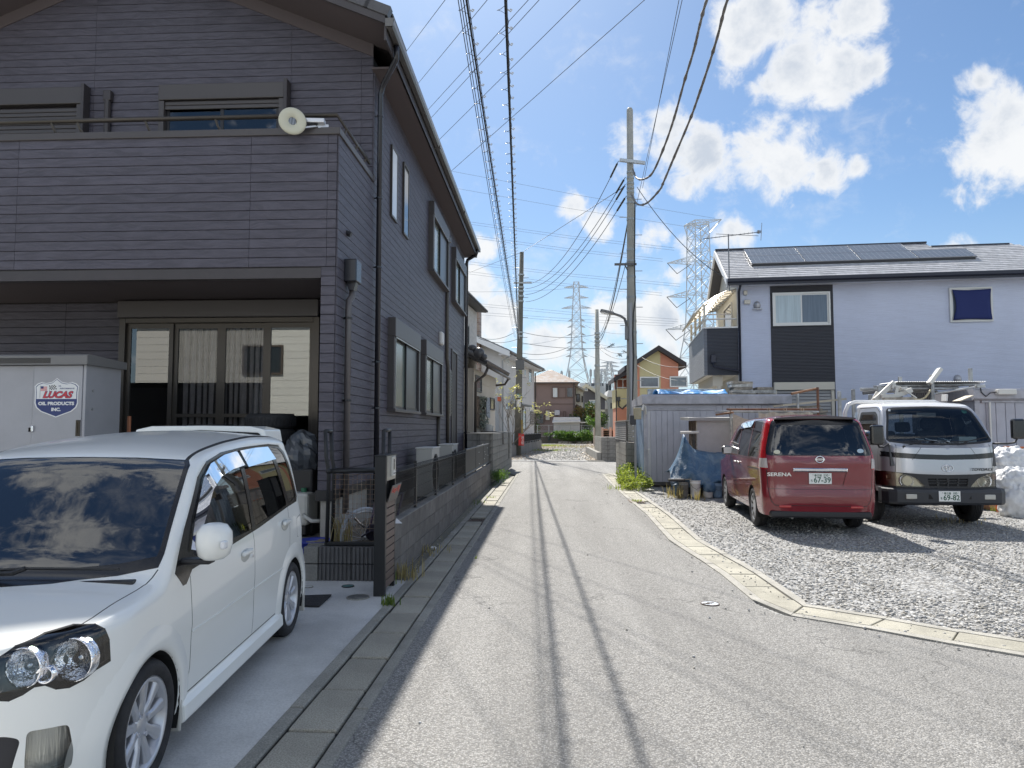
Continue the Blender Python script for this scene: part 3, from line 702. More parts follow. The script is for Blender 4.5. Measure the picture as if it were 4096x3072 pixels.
def curtain(x0,x1,y,z0,z1,folds,amp,seed):
 rr = random.Random(seed); n = folds*8; A = []; Bt = []
 for i in range(n+1):
  u = i/n; ph = u*folds*2*math.pi+.8*math.sin(u*9+seed)
  A.append((x0+(x1-x0)*u,y+amp*.6*math.sin(ph),z1)); Bt.append((x0+(x1-x0)*u+.015*math.sin(u*14),y+amp*math.sin(ph+.4),z0))
 M_ = [tuple((Vector(a)*.5+Vector(c)*.5)+Vector((0,amp*.3*math.sin(i),0))) for i,(a,c) in enumerate(zip(A,Bt))]
 return B().strip(A,M_).strip(M_,Bt)
curtain(-5.20,-4.62,dY+.07,.95,3.06,6,.028,2).o('curtain',CURT,house,smooth=True)
curtain(-4.54,-3.98,dY+.07,.95,3.06,6,.028,5).o('curtain',CURT,house,smooth=True)
# ---------------------------------------------------------------- vehicle bodies
def lerpf(pts):
 xs = [p[0] for p in pts]; ys = [p[1] for p in pts]
 def f(x):
  if x <= xs[0]: return ys[0]
  for i in range(len(xs)-1):
   if x <= xs[i+1]:
    t = (x-xs[i])/(xs[i+1]-xs[i]); h = xs[i+1]-xs[i]
    def sl(j):
     if j <= 0: return (ys[1]-ys[0])/(xs[1]-xs[0])
     if j >= len(xs)-1: return (ys[-1]-ys[-2])/(xs[-1]-xs[-2])
     a = (ys[j]-ys[j-1])/(xs[j]-xs[j-1]); b = (ys[j+1]-ys[j])/(xs[j+1]-xs[j])
     return 0 if a*b <= 0 else 2*a*b/(a+b)
    m0,m1 = sl(i)*h,sl(i+1)*h
    return (2*t**3-3*t*t+1)*ys[i]+(t**3-2*t*t+t)*m0+(-2*t**3+3*t*t)*ys[i+1]+(t**3-t*t)*m1
  return ys[-1]
 return f
def shell(x0,x1,zt,hw,zs,nose=(.5,2.6),tail=(.3,5),rc=.06,crown=.03,lean=None,step=.045,zoff=None,ns=22,nt=12):
 xs = []
 n = 26
 for i in range(n): xs.append(x0+nose[0]*(1-math.cos(math.pi/2*(i/n)))**1.35)
 x = x0+nose[0]
 m = int((x1-tail[0]-x)/step)
 for i in range(m): xs.append(x+(x1-tail[0]-x)*i/m)
 for i in range(n+1): xs.append(x1-tail[0]*(1-math.cos(math.pi/2*(1-i/n)))**1.35)
 bm = bmesh.new(); rings = []
 for x in xs:
  pf = 1.0
  if x < x0+nose[0]: pf *= max(1e-15,1-((x0+nose[0]-x)/nose[0])**nose[1])**(1/nose[1])
  if x > x1-tail[0]: pf *= max(1e-15,1-((x-x1+tail[0])/tail[0])**tail[1])**(1/tail[1])
  zc = zt(x); z0 = zs(x) if callable(zs) else zs
  cr = crown(x) if callable(crown) else crown
  r0 = rc(x) if callable(rc) else rc
  ring = []
  ze = zc-cr
  wt = hw(ze)*pf; r = min(r0,wt*.8)
  for i in range(ns+1):
   z = z0+(ze-r-z0)*i/ns; ring.append((hw(z)*pf,z))
  wr = hw(ze-r)*pf
  for i in range(1,6):
   a = math.pi/2*i/6; ring.append((wr-r+r*math.cos(a),ze-r+r*math.sin(a)))
  yc = wr-r
  for i in range(nt+1):
   y = yc*(1-i/nt); ring.append((y,zc-cr*(y/max(yc,1e-5))**2))
  row = []
  for y,z in ring:
   row.append((x+(lean(x,y,z) if lean else 0),-y,z))
  full = row+[(p[0],-p[1],p[2]) for p in row[-2::-1]]
  rings.append([bm.verts.new(p) for p in full])
 for a,b in zip(rings,rings[1:]):
  for i in range(len(a)-1): bm.faces.new((a[i],a[i+1],b[i+1],b[i]))
 bmesh.ops.remove_doubles(bm,verts=bm.verts[:],dist=1e-5)
 bmesh.ops.recalc_face_normals(bm,faces=bm.faces[:])
 bm.normal_update()
 c = sum((f.normal.z for f in bm.faces if f.calc_center_median().z > 1.2))
 if c < 0: bmesh.ops.reverse_faces(bm,faces=bm.faces[:])
 bm.faces.layers.int.new('tag'); bm.normal_update(); return bm
def inpoly(p,poly):
 x,y = p; c = False; n = len(poly)
 for i in range(n):
  x1,y1 = poly[i]; x2,y2 = poly[(i+1) % n]
  if (y1 > y) != (y2 > y) and x < (x2-x1)*(y-y1)/(y2-y1)+x1: c = not c
 return c
VIEWS = {'side': (Vector((1,0,0)),Vector((0,0,1))),'front': (Vector((0,1,0)),Vector((0,0,1))),'top': (Vector((1,0,0)),Vector((0,1,0)))}
def cut(bm,poly,view,filt,tag_,keep=()):
 """cut the outline poly, seen along a view, into the shell and mark the faces inside it"""
 U,V = VIEWS[view] if isinstance(view,str) else view
 L = bm.faces.layers.int['tag']
 us = [p[0] for p in poly]; vs = [p[1] for p in poly]; bb = (min(us)-.02,max(us)+.02,min(vs)-.02,max(vs)+.02)
 def hit(f):
  if f[L] in keep: return False
  fu = [v.co.dot(U) for v in f.verts]; fv = [v.co.dot(V) for v in f.verts]
  return max(fu) > bb[0] and min(fu) < bb[1] and max(fv) > bb[2] and min(fv) < bb[3] and filt(f.calc_center_median(),f.normal)
 sub = [f for f in bm.faces if hit(f)]
 n = len(poly)
 for i in range(n):
  p,q = poly[i],poly[(i+1) % n]; du,dv = q[0]-p[0],q[1]-p[1]
  no = (U*dv-V*du)
  if no.length < 1e-7: continue
  mu,xu,mv,xv = min(p[0],q[0])-.012,max(p[0],q[0])+.012,min(p[1],q[1])-.012,max(p[1],q[1])+.012
  near,far = [],[]
  for f in sub:
   fu = [v.co.dot(U) for v in f.verts]; fv = [v.co.dot(V) for v in f.verts]
   (near if max(fu) > mu and min(fu) < xu and max(fv) > mv and min(fv) < xv else far).append(f)
  if not near: continue
  ge = set(near)
  for f in near: ge.update(f.edges); ge.update(f.verts)
  res = bmesh.ops.bisect_plane(bm,geom=list(ge),plane_co=U*p[0]+V*p[1],plane_no=no.normalized(),dist=1e-5)
  sub = far+[g for g in res['geom'] if isinstance(g,bmesh.types.BMFace)]
 for f in sub:
  c = f.calc_center_median()
  if inpoly((c.dot(U),c.dot(V)),poly): f[L] = tag_
def seam(bm,line,view,filt,tag_,w=.006,keep=()):
 for p,q in zip(line,line[1:]):
  d = Vector((q[0]-p[0],q[1]-p[1])); d.normalize(); n = Vector((-d.y,d.x))*w/2; e = d*w*.45
  cut(bm,[(p[0]+n.x-e.x,p[1]+n.y-e.y),(q[0]+n.x+e.x,q[1]+n.y+e.y),(q[0]-n.x+e.x,q[1]-n.y+e.y),(p[0]-n.x-e.x,p[1]-n.y-e.y)],view,filt,tag_,keep)
def split(bm,table,parent,liner=None,bowls={}):
 """each tag becomes its own part; table: tag -> (name, material, offset)"""
 L = bm.faces.layers.int['tag']; bm.normal_update(); bm.verts.index_update()
 out = {}
 groups = {}
 for f in bm.faces: groups.setdefault(f[L],[]).append(f)
 items = []
 for tg,fs in groups.items():
  if tg not in table or table[tg] is None: continue
  if tg in (0,8): items.append((tg,fs)); continue
  left = set(fs)                       # every pane, lamp or panel is a part of its own
  while left:
   st = [left.pop()]; isl = list(st)
   while st:
    f = st.pop()
    for e in f.edges:
     for g in e.link_faces:
      if g in left: left.discard(g); st.append(g); isl.append(g)
   if sum(g.calc_area() for g in isl) > 2e-4: items.append((tg,isl))
 for tg,fs in items:
  nm,material,off = table[tg][:3]; par = table[tg][3] if len(table[tg]) > 3 else parent
  if isinstance(par,int): par = out[par]
  idx = {}; vs = []; ns_ = []; ff = []
  for f in fs:
   r = []
   for v in f.verts:
    if v.index not in idx: idx[v.index] = len(vs); vs.append(v.co+v.normal*off); ns_.append(v.normal.copy())
    r.append(idx[v.index])
   ff.append(r)
  me = bpy.data.meshes.new(nm); me.from_pydata([v[:] for v in vs],[],ff); me.materials.append(material)
  me.polygons.foreach_set('use_smooth',[True]*len(ff)); me.update()
  me.normals_split_custom_set_from_vertices([n[:] for n in ns_])
  o = bpy.data.objects.new(nm,me); COL.objects.link(o); o.parent = par; out[tg] = o
  sg = 1 if sum(v.y for v in vs) > 0 else -1; out[(tg,sg)] = o
  if tg in bowls:
   nm2,mat2,vec = bowls[tg]; d = Vector((vec[0],vec[1]*-sg,vec[2])); c0 = sum(vs,Vector())/len(vs)
   w2 = [c0+(v-c0)*.97+d for v in vs]; m = len(vs)
   be = [e for f in fs for e in f.edges if sum(g in fs for g in e.link_faces) == 1]
   wf = [(idx[e.verts[0].index],idx[e.verts[1].index],idx[e.verts[1].index]+m,idx[e.verts[0].index]+m) for e in be]
   me = bpy.data.meshes.new(nm2); me.from_pydata([v[:] for v in vs]+[v[:] for v in w2],[],[[i+m for i in r] for r in ff]+wf); me.materials.append(mat2); me.update()
   o2 = bpy.data.objects.new(nm2,me); COL.objects.link(o2); o2.parent = o; out[('bowl',tg,sg)] = o2
 if liner:
  idx = {}; vs = []; ff = []
  for f in bm.faces:
   if f[L] in liner[0]: continue
   r = []
   for v in f.verts:
    if v.index not in idx: idx[v.index] = len(vs); vs.append(v.co-v.normal*liner[2])
    r.append(idx[v.index])
   ff.append(r[::-1])
  me = bpy.data.meshes.new('lining'); me.from_pydata([v[:] for v in vs],[],ff); me.materials.append(liner[1]); me.update()
  o = bpy.data.objects.new('lining',me); COL.objects.link(o); o.parent = parent
 bm.free(); return out
def arc(cx,cz,r,a0,a1,n=20): return [(cx+r*math.cos(rad(a0+(a1-a0)*i/n)),cz+r*math.sin(rad(a0+(a1-a0)*i/n))) for i in range(n+1)]
def rnd_poly(poly,r,n=4):
 """round the corners of a polygon"""
 out = []; m = len(poly)
 for i in range(m):
  p0,p,p1 = Vector(poly[i-1]),Vector(poly[i]),Vector(poly[(i+1) % m])
  a,b = (p0-p),(p1-p); q = min(r,a.length*.45,b.length*.45); a = p+a.normalized()*q; b = p+b.normalized()*q
  for k in range(n+1):
   t = k/n; out.append(tuple(a*(1-t)**2+p*2*t*(1-t)+b*t*t))
 return out
TYRE = mat('tyre_rubber',(.022,.022,.024),.75,var=.25,vs=14,bump=.15,bs=70)
RIMS = mat('silver_alloy',(.58,.59,.62),.30,metal=.55,spec=.6)
CHROME = mat('chrome',(.88,.88,.9),.06,metal=1.0)
BRAKE = mat('brake_dark',(.02,.02,.02),.7)
PLAST = mat('black_plastic',(.022,.022,.024),.5)
UNDER = mat('underbody',(.012,.012,.012),.9)
INNER = mat('cabin_dark',(.03,.03,.032),.85)
SEAT = mat('seat_cloth',(.055,.055,.06),.9,var=.15,vs=30)
def wheel(parent,c,side,rt,rr,w,style,nspoke,hubmat=None):
 """wheel at c with its outer face on the side -1 / +1 of y; tyre is the part, rim its own sub-part"""
 M = Matrix.Translation(c) @ Matrix.Rotation(-side*math.pi/2,4,'X')   # local z points outward
 h = w/2; b = B()
 b.lathe([(rr,h*.72),(rr+.012,h*.93),((rr+rt)/2,h),(rt-.018,h*.90),(rt-.004,h*.70),(rt,h*.45),(rt,0),(rt,-h*.45),(rt-.004,-h*.7),(rt-.018,-h*.9),((rr+rt)/2,-h),(rr,-h*.8)],44,M)
 for s in (-.4,-.13,.13,.4):
  b.lathe([(rt+.001,h*(s-.03)),(rt+.0035,h*(s-.1)),(rt+.0035,h*(s+.1)-.004),(rt+.001,h*(s+.03))],44,M)
 ty = b.o('wheel',TYRE,parent,smooth=True)
 B().lathe([(rr*.55,-h*.2),(rr*.97,-h*.1),(rr*.97,h*.66),(rr+.004,h*.80),(rr-.008,h*.86),(rr-.02,h*.72),(rr-.03,-h*.3)],44,M).o('rim',hubmat or RIMS,ty,smooth=True)
 B().lathe([(0,-h*.35),(rr*.95,-h*.35)],24,M).o('brake',BRAKE,ty)
 if style == 'alloy':
  b = B()
  for i in range(nspoke):
   a = 2*math.pi*i/nspoke+.15; ca,sa = math.cos(a),math.sin(a)
   def P(r,t,z): return M @ Vector((r*ca-t*sa,r*sa+t*ca,z))
   prof = [(rr*.16,rr*.13,h*.50),(rr*.5,rr*.105,h*.64),(rr*.86,rr*.16,h*.70),(rr*.985,rr*.20,h*.72)]
   vs = []
   for r,t,z in prof: vs += [P(r,-t,z-.012),P(r,-t*.55,z),P(r,t*.55,z),P(r,t,z-.012),P(r,t*.8,z-.05),P(r,-t*.8,z-.05)]
   fs = []
   for j in range(len(prof)-1):
    for k in range(6): fs.append((j*6+k,j*6+(k+1) % 6,(j+1)*6+(k+1) % 6,(j+1)*6+k))
   b.add(vs,fs)
  b.o('spokes',RIMS,ty,smooth=False,bevel=.004)
  b = B().lathe([(0,h*.60),(rr*.15,h*.60),(rr*.19,h*.56),(rr*.30,h*.50),(rr*.34,h*.3)],24,M); b.o('hub',RIMS,ty,smooth=True)
  b = B()
  for i in range(4):
   a = math.pi/2*i+.5; p = M @ Vector((rr*.26*math.cos(a),rr*.26*math.sin(a),h*.50)); q = M @ Vector((rr*.26*math.cos(a),rr*.26*math.sin(a),h*.66)); b.cyl(p,q,.012,n=6)
  b.o('nuts',CHROME,ty)
 elif style == 'cover':
  B().lathe([(0,h*.72),(rr*.3,h*.72),(rr*.42,h*.62),(rr*.95,h*.78),(rr,h*.74)],40,M).o('cover',RIMS,ty,smooth=True)
  b = B()
  for i in range(nspoke):
   a = 2*math.pi*i/nspoke; ca,sa = math.cos(a),math.sin(a)
   q = [M @ Vector((r*ca-t*sa,r*sa+t*ca,z)) for r,t,z in ((rr*.5,-.012,h*.68),(rr*.9,-.03,h*.80),(rr*.9,.03,h*.80),(rr*.5,.012,h*.68))]
   b.quad(*q)
  b.o('slots',BRAKE,ty)
 else:
  B().lathe([(0,h*.2),(rr*.34,h*.2),(rr*.36,h*.55),(rr*.30,h*.62),(rr*.5,h*.3),(rr*.55,h*.12),(rr*.96,h*.34)],36,M).o('steel_disc',hubmat or RIMS,ty,smooth=True)
  b = B()
  for i in range(nspoke):
   a = 2*math.pi*i/nspoke; p = Vector((rr*.42*math.cos(a),rr*.42*math.sin(a),0)); b.cyl(M @ (p+Vector((0,0,h*.25))),M @ (p+Vector((0,0,h*.62))),.016,n=6)
   p = Vector((rr*.75*math.cos(a+.4),rr*.75*math.sin(a+.4),0)); b.cyl(M @ (p+Vector((0,0,h*.20))),M @ (p+Vector((0,0,h*.262))),.028,n=10)
  b.o('nuts',mat('rusty_nut',(.10,.07,.05),.7),ty)
 return ty
def seat(parent,x,y,z,w=.46,s=1):
 b = B().rbox((x-.25*s,y-w/2,z),(x+.25*s,y+w/2,z+.16),.05)
 b2 = B().rbox((-.07,-w/2,0),(.07,w/2,.62),.05); M = Matrix.Translation((x+.25*s,y,z+.1)) @ Matrix.Rotation(.22*s,4,'Y'); b.add([M @ Vector(v) for v in b2.v],b2.f)
 b2 = B().rbox((-.05,-.13,.66),(.05,.13,.84),.04); b.add([M @ Vector(v) for v in b2.v],b2.f)
 return b.o('seat',SEAT,parent,smooth=False)
def steering(parent,c,tilt,r=.18):
 M = Matrix.Translation(c) @ Matrix.Rotation(tilt,4,'Y'); pts = [M @ Vector((r*math.cos(2*math.pi*i/20),r*math.sin(2*math.pi*i/20),0)) for i in range(20)]
 b = B().tube(pts,.014,6,True)
 for a in (0.3,math.pi-.3,math.pi*1.5): b.tube([M @ Vector((0,0,-.03)),M @ Vector((r*math.sin(a),r*math.cos(a),0))],.014,5)
 return b.o('steering_wheel',PLAST,parent)
CARGLASS = glass('car_glass',(.30,.34,.36),1.0); CARDARK = glass('privacy_glass',(.07,.08,.095),1.15); SCREEN = glass('windscreen_glass',(.24,.29,.33),2.1); CLEARG = glass('lamp_cover',(.82,.84,.85),.6)
# ---------------------------------------------------------------- white hatchback in the driveway
def white_car():
 O = Vector((-2.471,2.517,.002)); ang = math.atan2(.996,-.0905)
 t = T('hatchback','white kei hatchback with alloy wheels parked in the driveway facing the camera','car',O,ang,local=True)
 PAINT = mat('pearl_white_paint',(.86,.865,.83),.30,spec=.4,coat=.6)
 GAP = mat('panel_gap',(.03,.03,.03),.8)
 zt = lerpf([(0,.735),(.03,.765),(.10,.805),(.22,.835),(.45,.878),(.72,.915),(.80,.965),(1.0,1.155),(1.2,1.345),(1.31,1.44),(1.42,1.492),(1.65,1.538),(2.0,1.575),(2.5,1.60),(3.0,1.592),(3.25,1.575),(3.40,1.555)])
 hw = lerpf([(.15,.70),(.26,.725),(.42,.733),(.57,.733),(.62,.7375),(.85,.732),(.97,.712),(1.15,.685),(1.35,.645),(1.48,.60),(1.62,.57)])
 rcf = lerpf([(0,.03),(.3,.05),(.75,.06),(.9,.05),(1.3,.06),(1.6,.085),(3.4,.085)])
 cr = lerpf([(0,.005),(.3,.022),(.75,.03),(1.3,.03),(1.8,.035),(3.4,.035)])
 def lean(x,y,z):
  s = 0
  if x < .6: f = 1-x/.6; s += f*(.055*max(0,(z-.50)/.3)**1.5 - .012*math.exp(-((z-.36)/.10)**2))
  if x > 2.6: f = min(1,(x-2.6)/.7); s -= f*.13*max(0,(z-.85)/.7)**1.4
  return s
 zs = lerpf([(0,.17),(.4,.17),(3.4,.2)])
 bm = shell(0,3.40,zt,hw,zs,(.52,2.55),(.22,4.5),rcf,cr,lean,.04)
 L_ = lambda c,n: c.y < 0 and n.y < -.15; R_ = lambda c,n: c.y > 0 and n.y > .15
 fr = lambda c,n: n.x < -.2 and c.z > .85 and c.x < 1.6
 W = [(-.665,.945),(-.665,1.0),(-.60,1.41),(-.575,1.437),(-.3,1.452),(0,1.456),(.3,1.452),(.575,1.437),(.60,1.41),(.665,1.0),(.665,.945),(.5,.918),(.25,.902),(0,.898),(-.25,.902),(-.5,.918)]
 cut(bm,W,'front',lambda c,n: n.z > .2 and .62 < c.x < 1.45,1)
 Wi = [(y*.955,.935+(z-.898)*.93 if z > .96 else z+.045) for y,z in W]
 cut(bm,Wi,'front',lambda c,n: n.z > .2 and .62 < c.x < 1.45,2)
 for S_ in (L_,R_):
  full = [(.86,.905),(1.03,1.10),(1.30,1.345),(1.48,1.425),(1.75,1.468),(2.1,1.487),(2.75,1.497),(3.0,1.482),(3.10,1.43),(3.22,1.06),(3.19,1.02),(2.9,1.003),(2.2,.945),(1.5,.908),(1.06,.888),(.98,.83),(.94,.83)]
  cut(bm,full,'side',S_,3)
  cut(bm,rnd_poly([(1.10,.945),(1.12,1.10),(1.36,1.335),(1.52,1.405),(1.78,1.447),(2.0,1.462),(2.055,.955)],.02),'side',S_,4)
  cut(bm,rnd_poly([(2.12,.965),(2.07,1.466),(2.70,1.475),(2.90,1.022)],.025),'side',S_,4)
  cut(bm,rnd_poly([(2.97,1.035),(2.78,1.474),(2.98,1.458),(3.06,1.41),(3.17,1.06)],.03),'side',S_,5)
  for c_,r in (((.62,.285),.315),((3.01,.285),.315)):
   cut(bm,arc(c_[0],c_[1],r,-25,205,26),'side',lambda c,n,S_=S_: S_(c,n) or (abs(n.y) > .05 and abs(c.y) > .45 and (c.y < 0) == (S_ is L_)),9)
  seam(bm,[(1.03,.86),(1.06,.60),(1.05,.40),(1.02,.275)],'side',S_,8)
  seam(bm,[(2.055,.95),(2.06,.6),(2.05,.275)],'side',S_,8)
  seam(bm,[(2.92,1.0),(2.90,.72),(2.78,.52),(2.70,.40),(2.66,.275)],'side',S_,8)
  seam(bm,[(1.02,.275),(2.66,.275)],'side',S_,8,.007)
  seam(bm,[(.335,.565),(.40,.525),(.45,.50)],'side',lambda c,n,S_=S_: (c.y < 0) == (S_ is L_) and abs(c.y) > .4,8,.005)
  seam(bm,rnd_poly([(3.12,.74),(3.11,.89),(3.25,.91),(3.27,.74)],.03,3),'side',S_,8,.004)
 for sg in (-1,1):
  U = Vector((.7071,.7071*sg,0)); vw = (U,Vector((0,0,1))); ff = lambda c,n,sg=sg: c.y*sg > .2 and c.x < .6
  hl = [(.305,.655),(.315,.705),(.345,.748),(.40,.783),(.50,.808),(.60,.82),(.665,.817),(.695,.795),(.712,.75),(.718,.665),(.66,.648),(.615,.622),(.565,.607),(.52,.612),(.485,.634),(.45,.634),(.415,.612),(.375,.597),(.335,.605),(.312,.628)]
  cut(bm,hl,vw,ff,6)
  seam(bm,hl+[hl[0]],vw,ff,8,.007,keep=(6,))
  fg = rnd_poly([(.425,.365),(.43,.475),(.565,.468),(.585,.36),(.58,.30),(.43,.30)],.02)
  cut(bm,fg,vw,ff,7)
 for sg in (-1,1):
  seam(bm,[(.20,.585*sg),(.34,.615*sg),(.52,.632*sg),(.70,.648*sg),(.80,.668*sg)],'top',lambda c,n: n.z > .3 and c.z > .6,8,.006,keep=(1,2,6))
  seam(bm,[(1.30,.565*sg),(1.6,.56*sg),(2.2,.553*sg),(3.1,.545*sg)],'top',lambda c,n: n.z > .3 and c.z > 1.3,8,.022,keep=(1,2))
 seam(bm,[(-.34,.775),(0,.77),(.34,.775)],'front',lambda c,n: n.x < -.1 and c.x < .5,8,.006,keep=(6,))
 cut(bm,rnd_poly([(-.46,.24),(-.50,.452),(-.45,.472),(.45,.472),(.50,.452),(.46,.24)],.02),'front',lambda c,n: n.x < -.1 and c.x < .4,10,keep=(6,7))
 cut(bm,rnd_poly([(-.33,.635),(-.36,.735),(.36,.735),(.33,.635)],.02),'front',lambda c,n: n.x < -.1 and c.x < .4,10,keep=(6,7))
 BLKT = mat('gloss_black_trim',(.012,.012,.014),.2,spec=.6)
 parts = split(bm,{0: ('body',PAINT,0),1: ('windscreen_border',BLKT,.0015),2: ('windscreen',SCREEN,0),3: ('window_frames',BLKT,.001),4: ('side_window',CARGLASS,-.002),5: ('quarter_window',CARDARK,-.002),6: ('headlight',CLEARG,.002),7: ('fog_lamp',CLEARG,0),8: ('panel_gaps',GAP,-.001),9: None,10: ('grille',mat('grille_black',(.018,.018,.024),.4),-.012)},
    t,((2,4,5,9,6,7),INNER,.03),{6: ('lamp_housing',mat('lamp_housing',(.02,.02,.025),.25,spec=.6),(.075,.03,0)),7: ('lamp_housing',mat('fog_reflector',(.74,.74,.70),.2,metal=.5,bump=.35,bs=60,stretch=(1,1,.05)),(.05,.03,0))})
 HB = mat('lamp_housing',(.02,.02,.025),.25,spec=.6); AMB = mat('amber_lens',(.8,.25,.05),.2)
 REF = mat('faceted_reflector',(.9,.9,.93),.08,metal=1,bump=.6,bs=26)
 for sg in (-1,1):
  hb = parts[(6,sg)]
  for cx,cy,r in ((.125,.485,.072),(.215,.620,.080)):
   M = Matrix.Translation((cx,cy*sg,.705)) @ Matrix.Rotation(-math.pi/2,4,'Y') @ Matrix.Rotation(.18*sg,4,'X')
   B().lathe([(.016,-.045),(r*.45,-.04),(r*.8,-.02),(r*.97,.012),(r*1.05,.022),(r*1.07,.012),(r*1.02,-.03)],28,M).o('reflector',REF,hb,smooth=True)
   B().sphere(M @ Vector((0,0,-.02)),r*.34,14,8).o('bulb',mat('bulb_glass',(.55,.58,.62),.05,metal=.8),hb,smooth=True)
  M = Matrix.Translation((.135,.555*sg,.672)) @ Matrix.Rotation(-math.pi/2,4,'Y')
  B().lathe([(.014,-.02),(.026,.012),(.032,.016),(.034,-.02)],20,M).o('position_lamp',CHROME,hb,smooth=True)
  B().rbox((.24,.635*sg,.40),(.27,.67*sg,.44),.012).o('indicator',AMB,parts[(7,sg)])
 B().box((.25,-.62,.17),(3.25,.62,.30)).o('underbody',UNDER,t)
 for sg in (-1,1):
  for cx in (.62,3.01):
   b = B()
   A_ = [Vector((x,.735*sg,z)) for x,z in arc(cx,.285,.315,-25,205,24)]; C_ = [Vector((x,.50*sg,z)) for x,z in arc(cx,.285,.315,-25,205,24)]
   b.strip(A_,C_); b.add(C_,[tuple(range(len(C_)))]); b.o('wheel_well',UNDER,t)
   pf = lambda x: hw(.5)*(1-max(0,(.52-x)/.52)**2.55)**(1/2.55)
   b = B(); n = 34; sec = [(.0,-.004),(.004,.012),(.03,.016),(.075,.010),(.13,-.004)]
   for i in range(n+1):
    a = rad(-14+208*i/n)
    for r,o in sec:
     x = cx+(.313+r)*math.cos(a); z = .285+(.313+r)*math.sin(a); x_ = max(.04,x)
     y = (hw(z)*(1-max(0,(.52-x_)/.52)**2.55)**(1/2.55) if x_ < .52 else hw(z)) + o*(1 if i not in (0,n) else .2)
     b.v.append((x+(lean(x_,0,z) if x_ < .6 else 0),y*sg,z))
   m = len(sec)
   for i in range(n):
    for j in range(m-1): b.f.append((i*m+j,i*m+j+1,(i+1)*m+j+1,(i+1)*m+j) if sg > 0 else (i*m+j,(i+1)*m+j,(i+1)*m+j+1,i*m+j+1))
   b.o('wheel_arch',PAINT,t,smooth=True)
  B().prism([(.728*sg,.265),(.752*sg,.235),(.758*sg,.165),(.74*sg,.15),(.68*sg,.15),(.68*sg,.265)],'x',.955,2.69).o('side_skirt',PAINT,t,bevel=.012)
  mf = B().rbox((.935,.60*sg,.12),(.955,.74*sg,.28),.01).rbox((3.345,.60*sg,.10),(3.36,.745*sg,.30),.01).o('mud_flap',PAINT if False else mat('mud_flap',(.5,.49,.45),.6),t)
  B().box((1.06,.7355*sg,.568),(2.9,.7395*sg,.575)).o('side_crease',PAINT,t)
  for hx_ in (1.88,2.78):
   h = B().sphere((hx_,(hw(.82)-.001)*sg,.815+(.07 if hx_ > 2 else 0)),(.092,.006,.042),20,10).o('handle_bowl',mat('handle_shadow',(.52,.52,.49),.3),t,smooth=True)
   B().rbox((hx_-.085,(hw(.82)-.0)*sg,.818+(.07 if hx_ > 2 else 0)),(hx_+.085,(hw(.82)+.026)*sg,.850+(.07 if hx_ > 2 else 0)),.011).o('handle',PAINT,h)
  B().cyl((2.0,.73*sg,.79),(2.0,.742*sg,.79),.010,n=12).o('lock',CHROME,t)
  m = B()
  sec = []
  for z,w0,d0 in ((.955,.055,.05),(.975,.08,.075),(1.03,.088,.088),(1.09,.085,.085),(1.125,.065,.06),(1.135,.03,.03)):
   sec.append([Vector((.985+w0*1.1*math.cos(a)-.01*(z-.955),(.865+d0*math.sin(a))*sg,z)) for a in [2*math.pi*i/16 for i in range(16)]])
  vs = [v for s_ in sec for v in s_]; fs = [(i*16+j,i*16+(j+1) % 16,(i+1)*16+(j+1) % 16,(i+1)*16+j) for i in range(5) for j in range(16)]+[tuple(range(15,-1,-1)),tuple(range(80,96))]
  mo = m.add(vs,fs).o('mirror',PAINT,t,smooth=True)
  B().rbox((.95,.70*sg,.93),(1.03,.86*sg,.958),.012).o('mirror_foot',PLAST,mo)
  B().rbox((.895,.925*sg,1.015),(.94,.951*sg,1.055),.008).o('indicator',mat('clear_indicator',(.7,.72,.75),.12,spec=.8),mo)
  VIS = glass('smoke_visor',(.30,.32,.34),1.3)
  pts_ = [(1.06,.99),(1.16,1.14),(1.36,1.338),(1.52,1.41),(1.78,1.452),(2.02,1.468)]
  dn = [(1.12,.97),(1.22,1.10),(1.42,1.268),(1.58,1.33),(1.80,1.362),(2.03,1.375)]
  B().strip([(x,(hw(z)+.012)*sg,z) for x,z in pts_],[(x,(hw(z)+.03)*sg,z) for x,z in dn]).o('rain_visor',VIS,t,smooth=True)
  B().strip([(x,(hw(z)+.012)*sg,z) for x,z in [(2.08,1.468),(2.4,1.478),(2.70,1.478)]],[(x,(hw(z)+.03)*sg,z) for x,z in [(2.09,1.36),(2.4,1.372),(2.74,1.385)]]).o('rain_visor',VIS,t,smooth=True)
  wheel(t,(.62,.655*sg,.282),sg,.282,.205,.165,'alloy',9); wheel(t,(3.01,.655*sg,.282),sg,.282,.205,.165,'alloy',9)
 B().prism([(-.52,1.50),(-.50,1.605),(-.38,1.632),(0,1.636),(.38,1.632),(.50,1.605),(.52,1.50),(.45,1.58),(0,1.60),(-.45,1.58)],'x',2.98,3.42).o('roof_spoiler',PAINT,t,bevel=.01)
 wp = B().tube([(.745,.25,.93),(.70,-.05,.945),(.715,-.10,.965)],.012,6).tube([(.73,-.52,.955),(.715,-.1,.965),(.71,.12,.955)],.007,5).tube([(.74,.58,.945),(.72,.30,.955),(.72,.0,.95)],.008,5).o('wiper',PLAST,t)
 B().rbox((.70,-.60,.875),(.79,.60,.905),.01).o('cowl',PLAST,t)
 B().prism([(.80,.90),(1.10,.96),(1.22,.93),(1.25,.60),(.80,.60)],'y',-.62,.62).o('dashboard',INNER,t)
 for y in (-.34,.34): seat(t,1.78,y,.42); seat(t,2.65,y,.42)
 steering(t,(1.32,.34,.95),-.9)
 B().rbox((1.30,-.10,1.35),(1.33,.10,1.41),.01).o('inner_mirror',PLAST,t)
 B().box((.3,-.6,.3),(3.2,.6,.34)).o('floor',UNDER,t)
 return t
white_car()
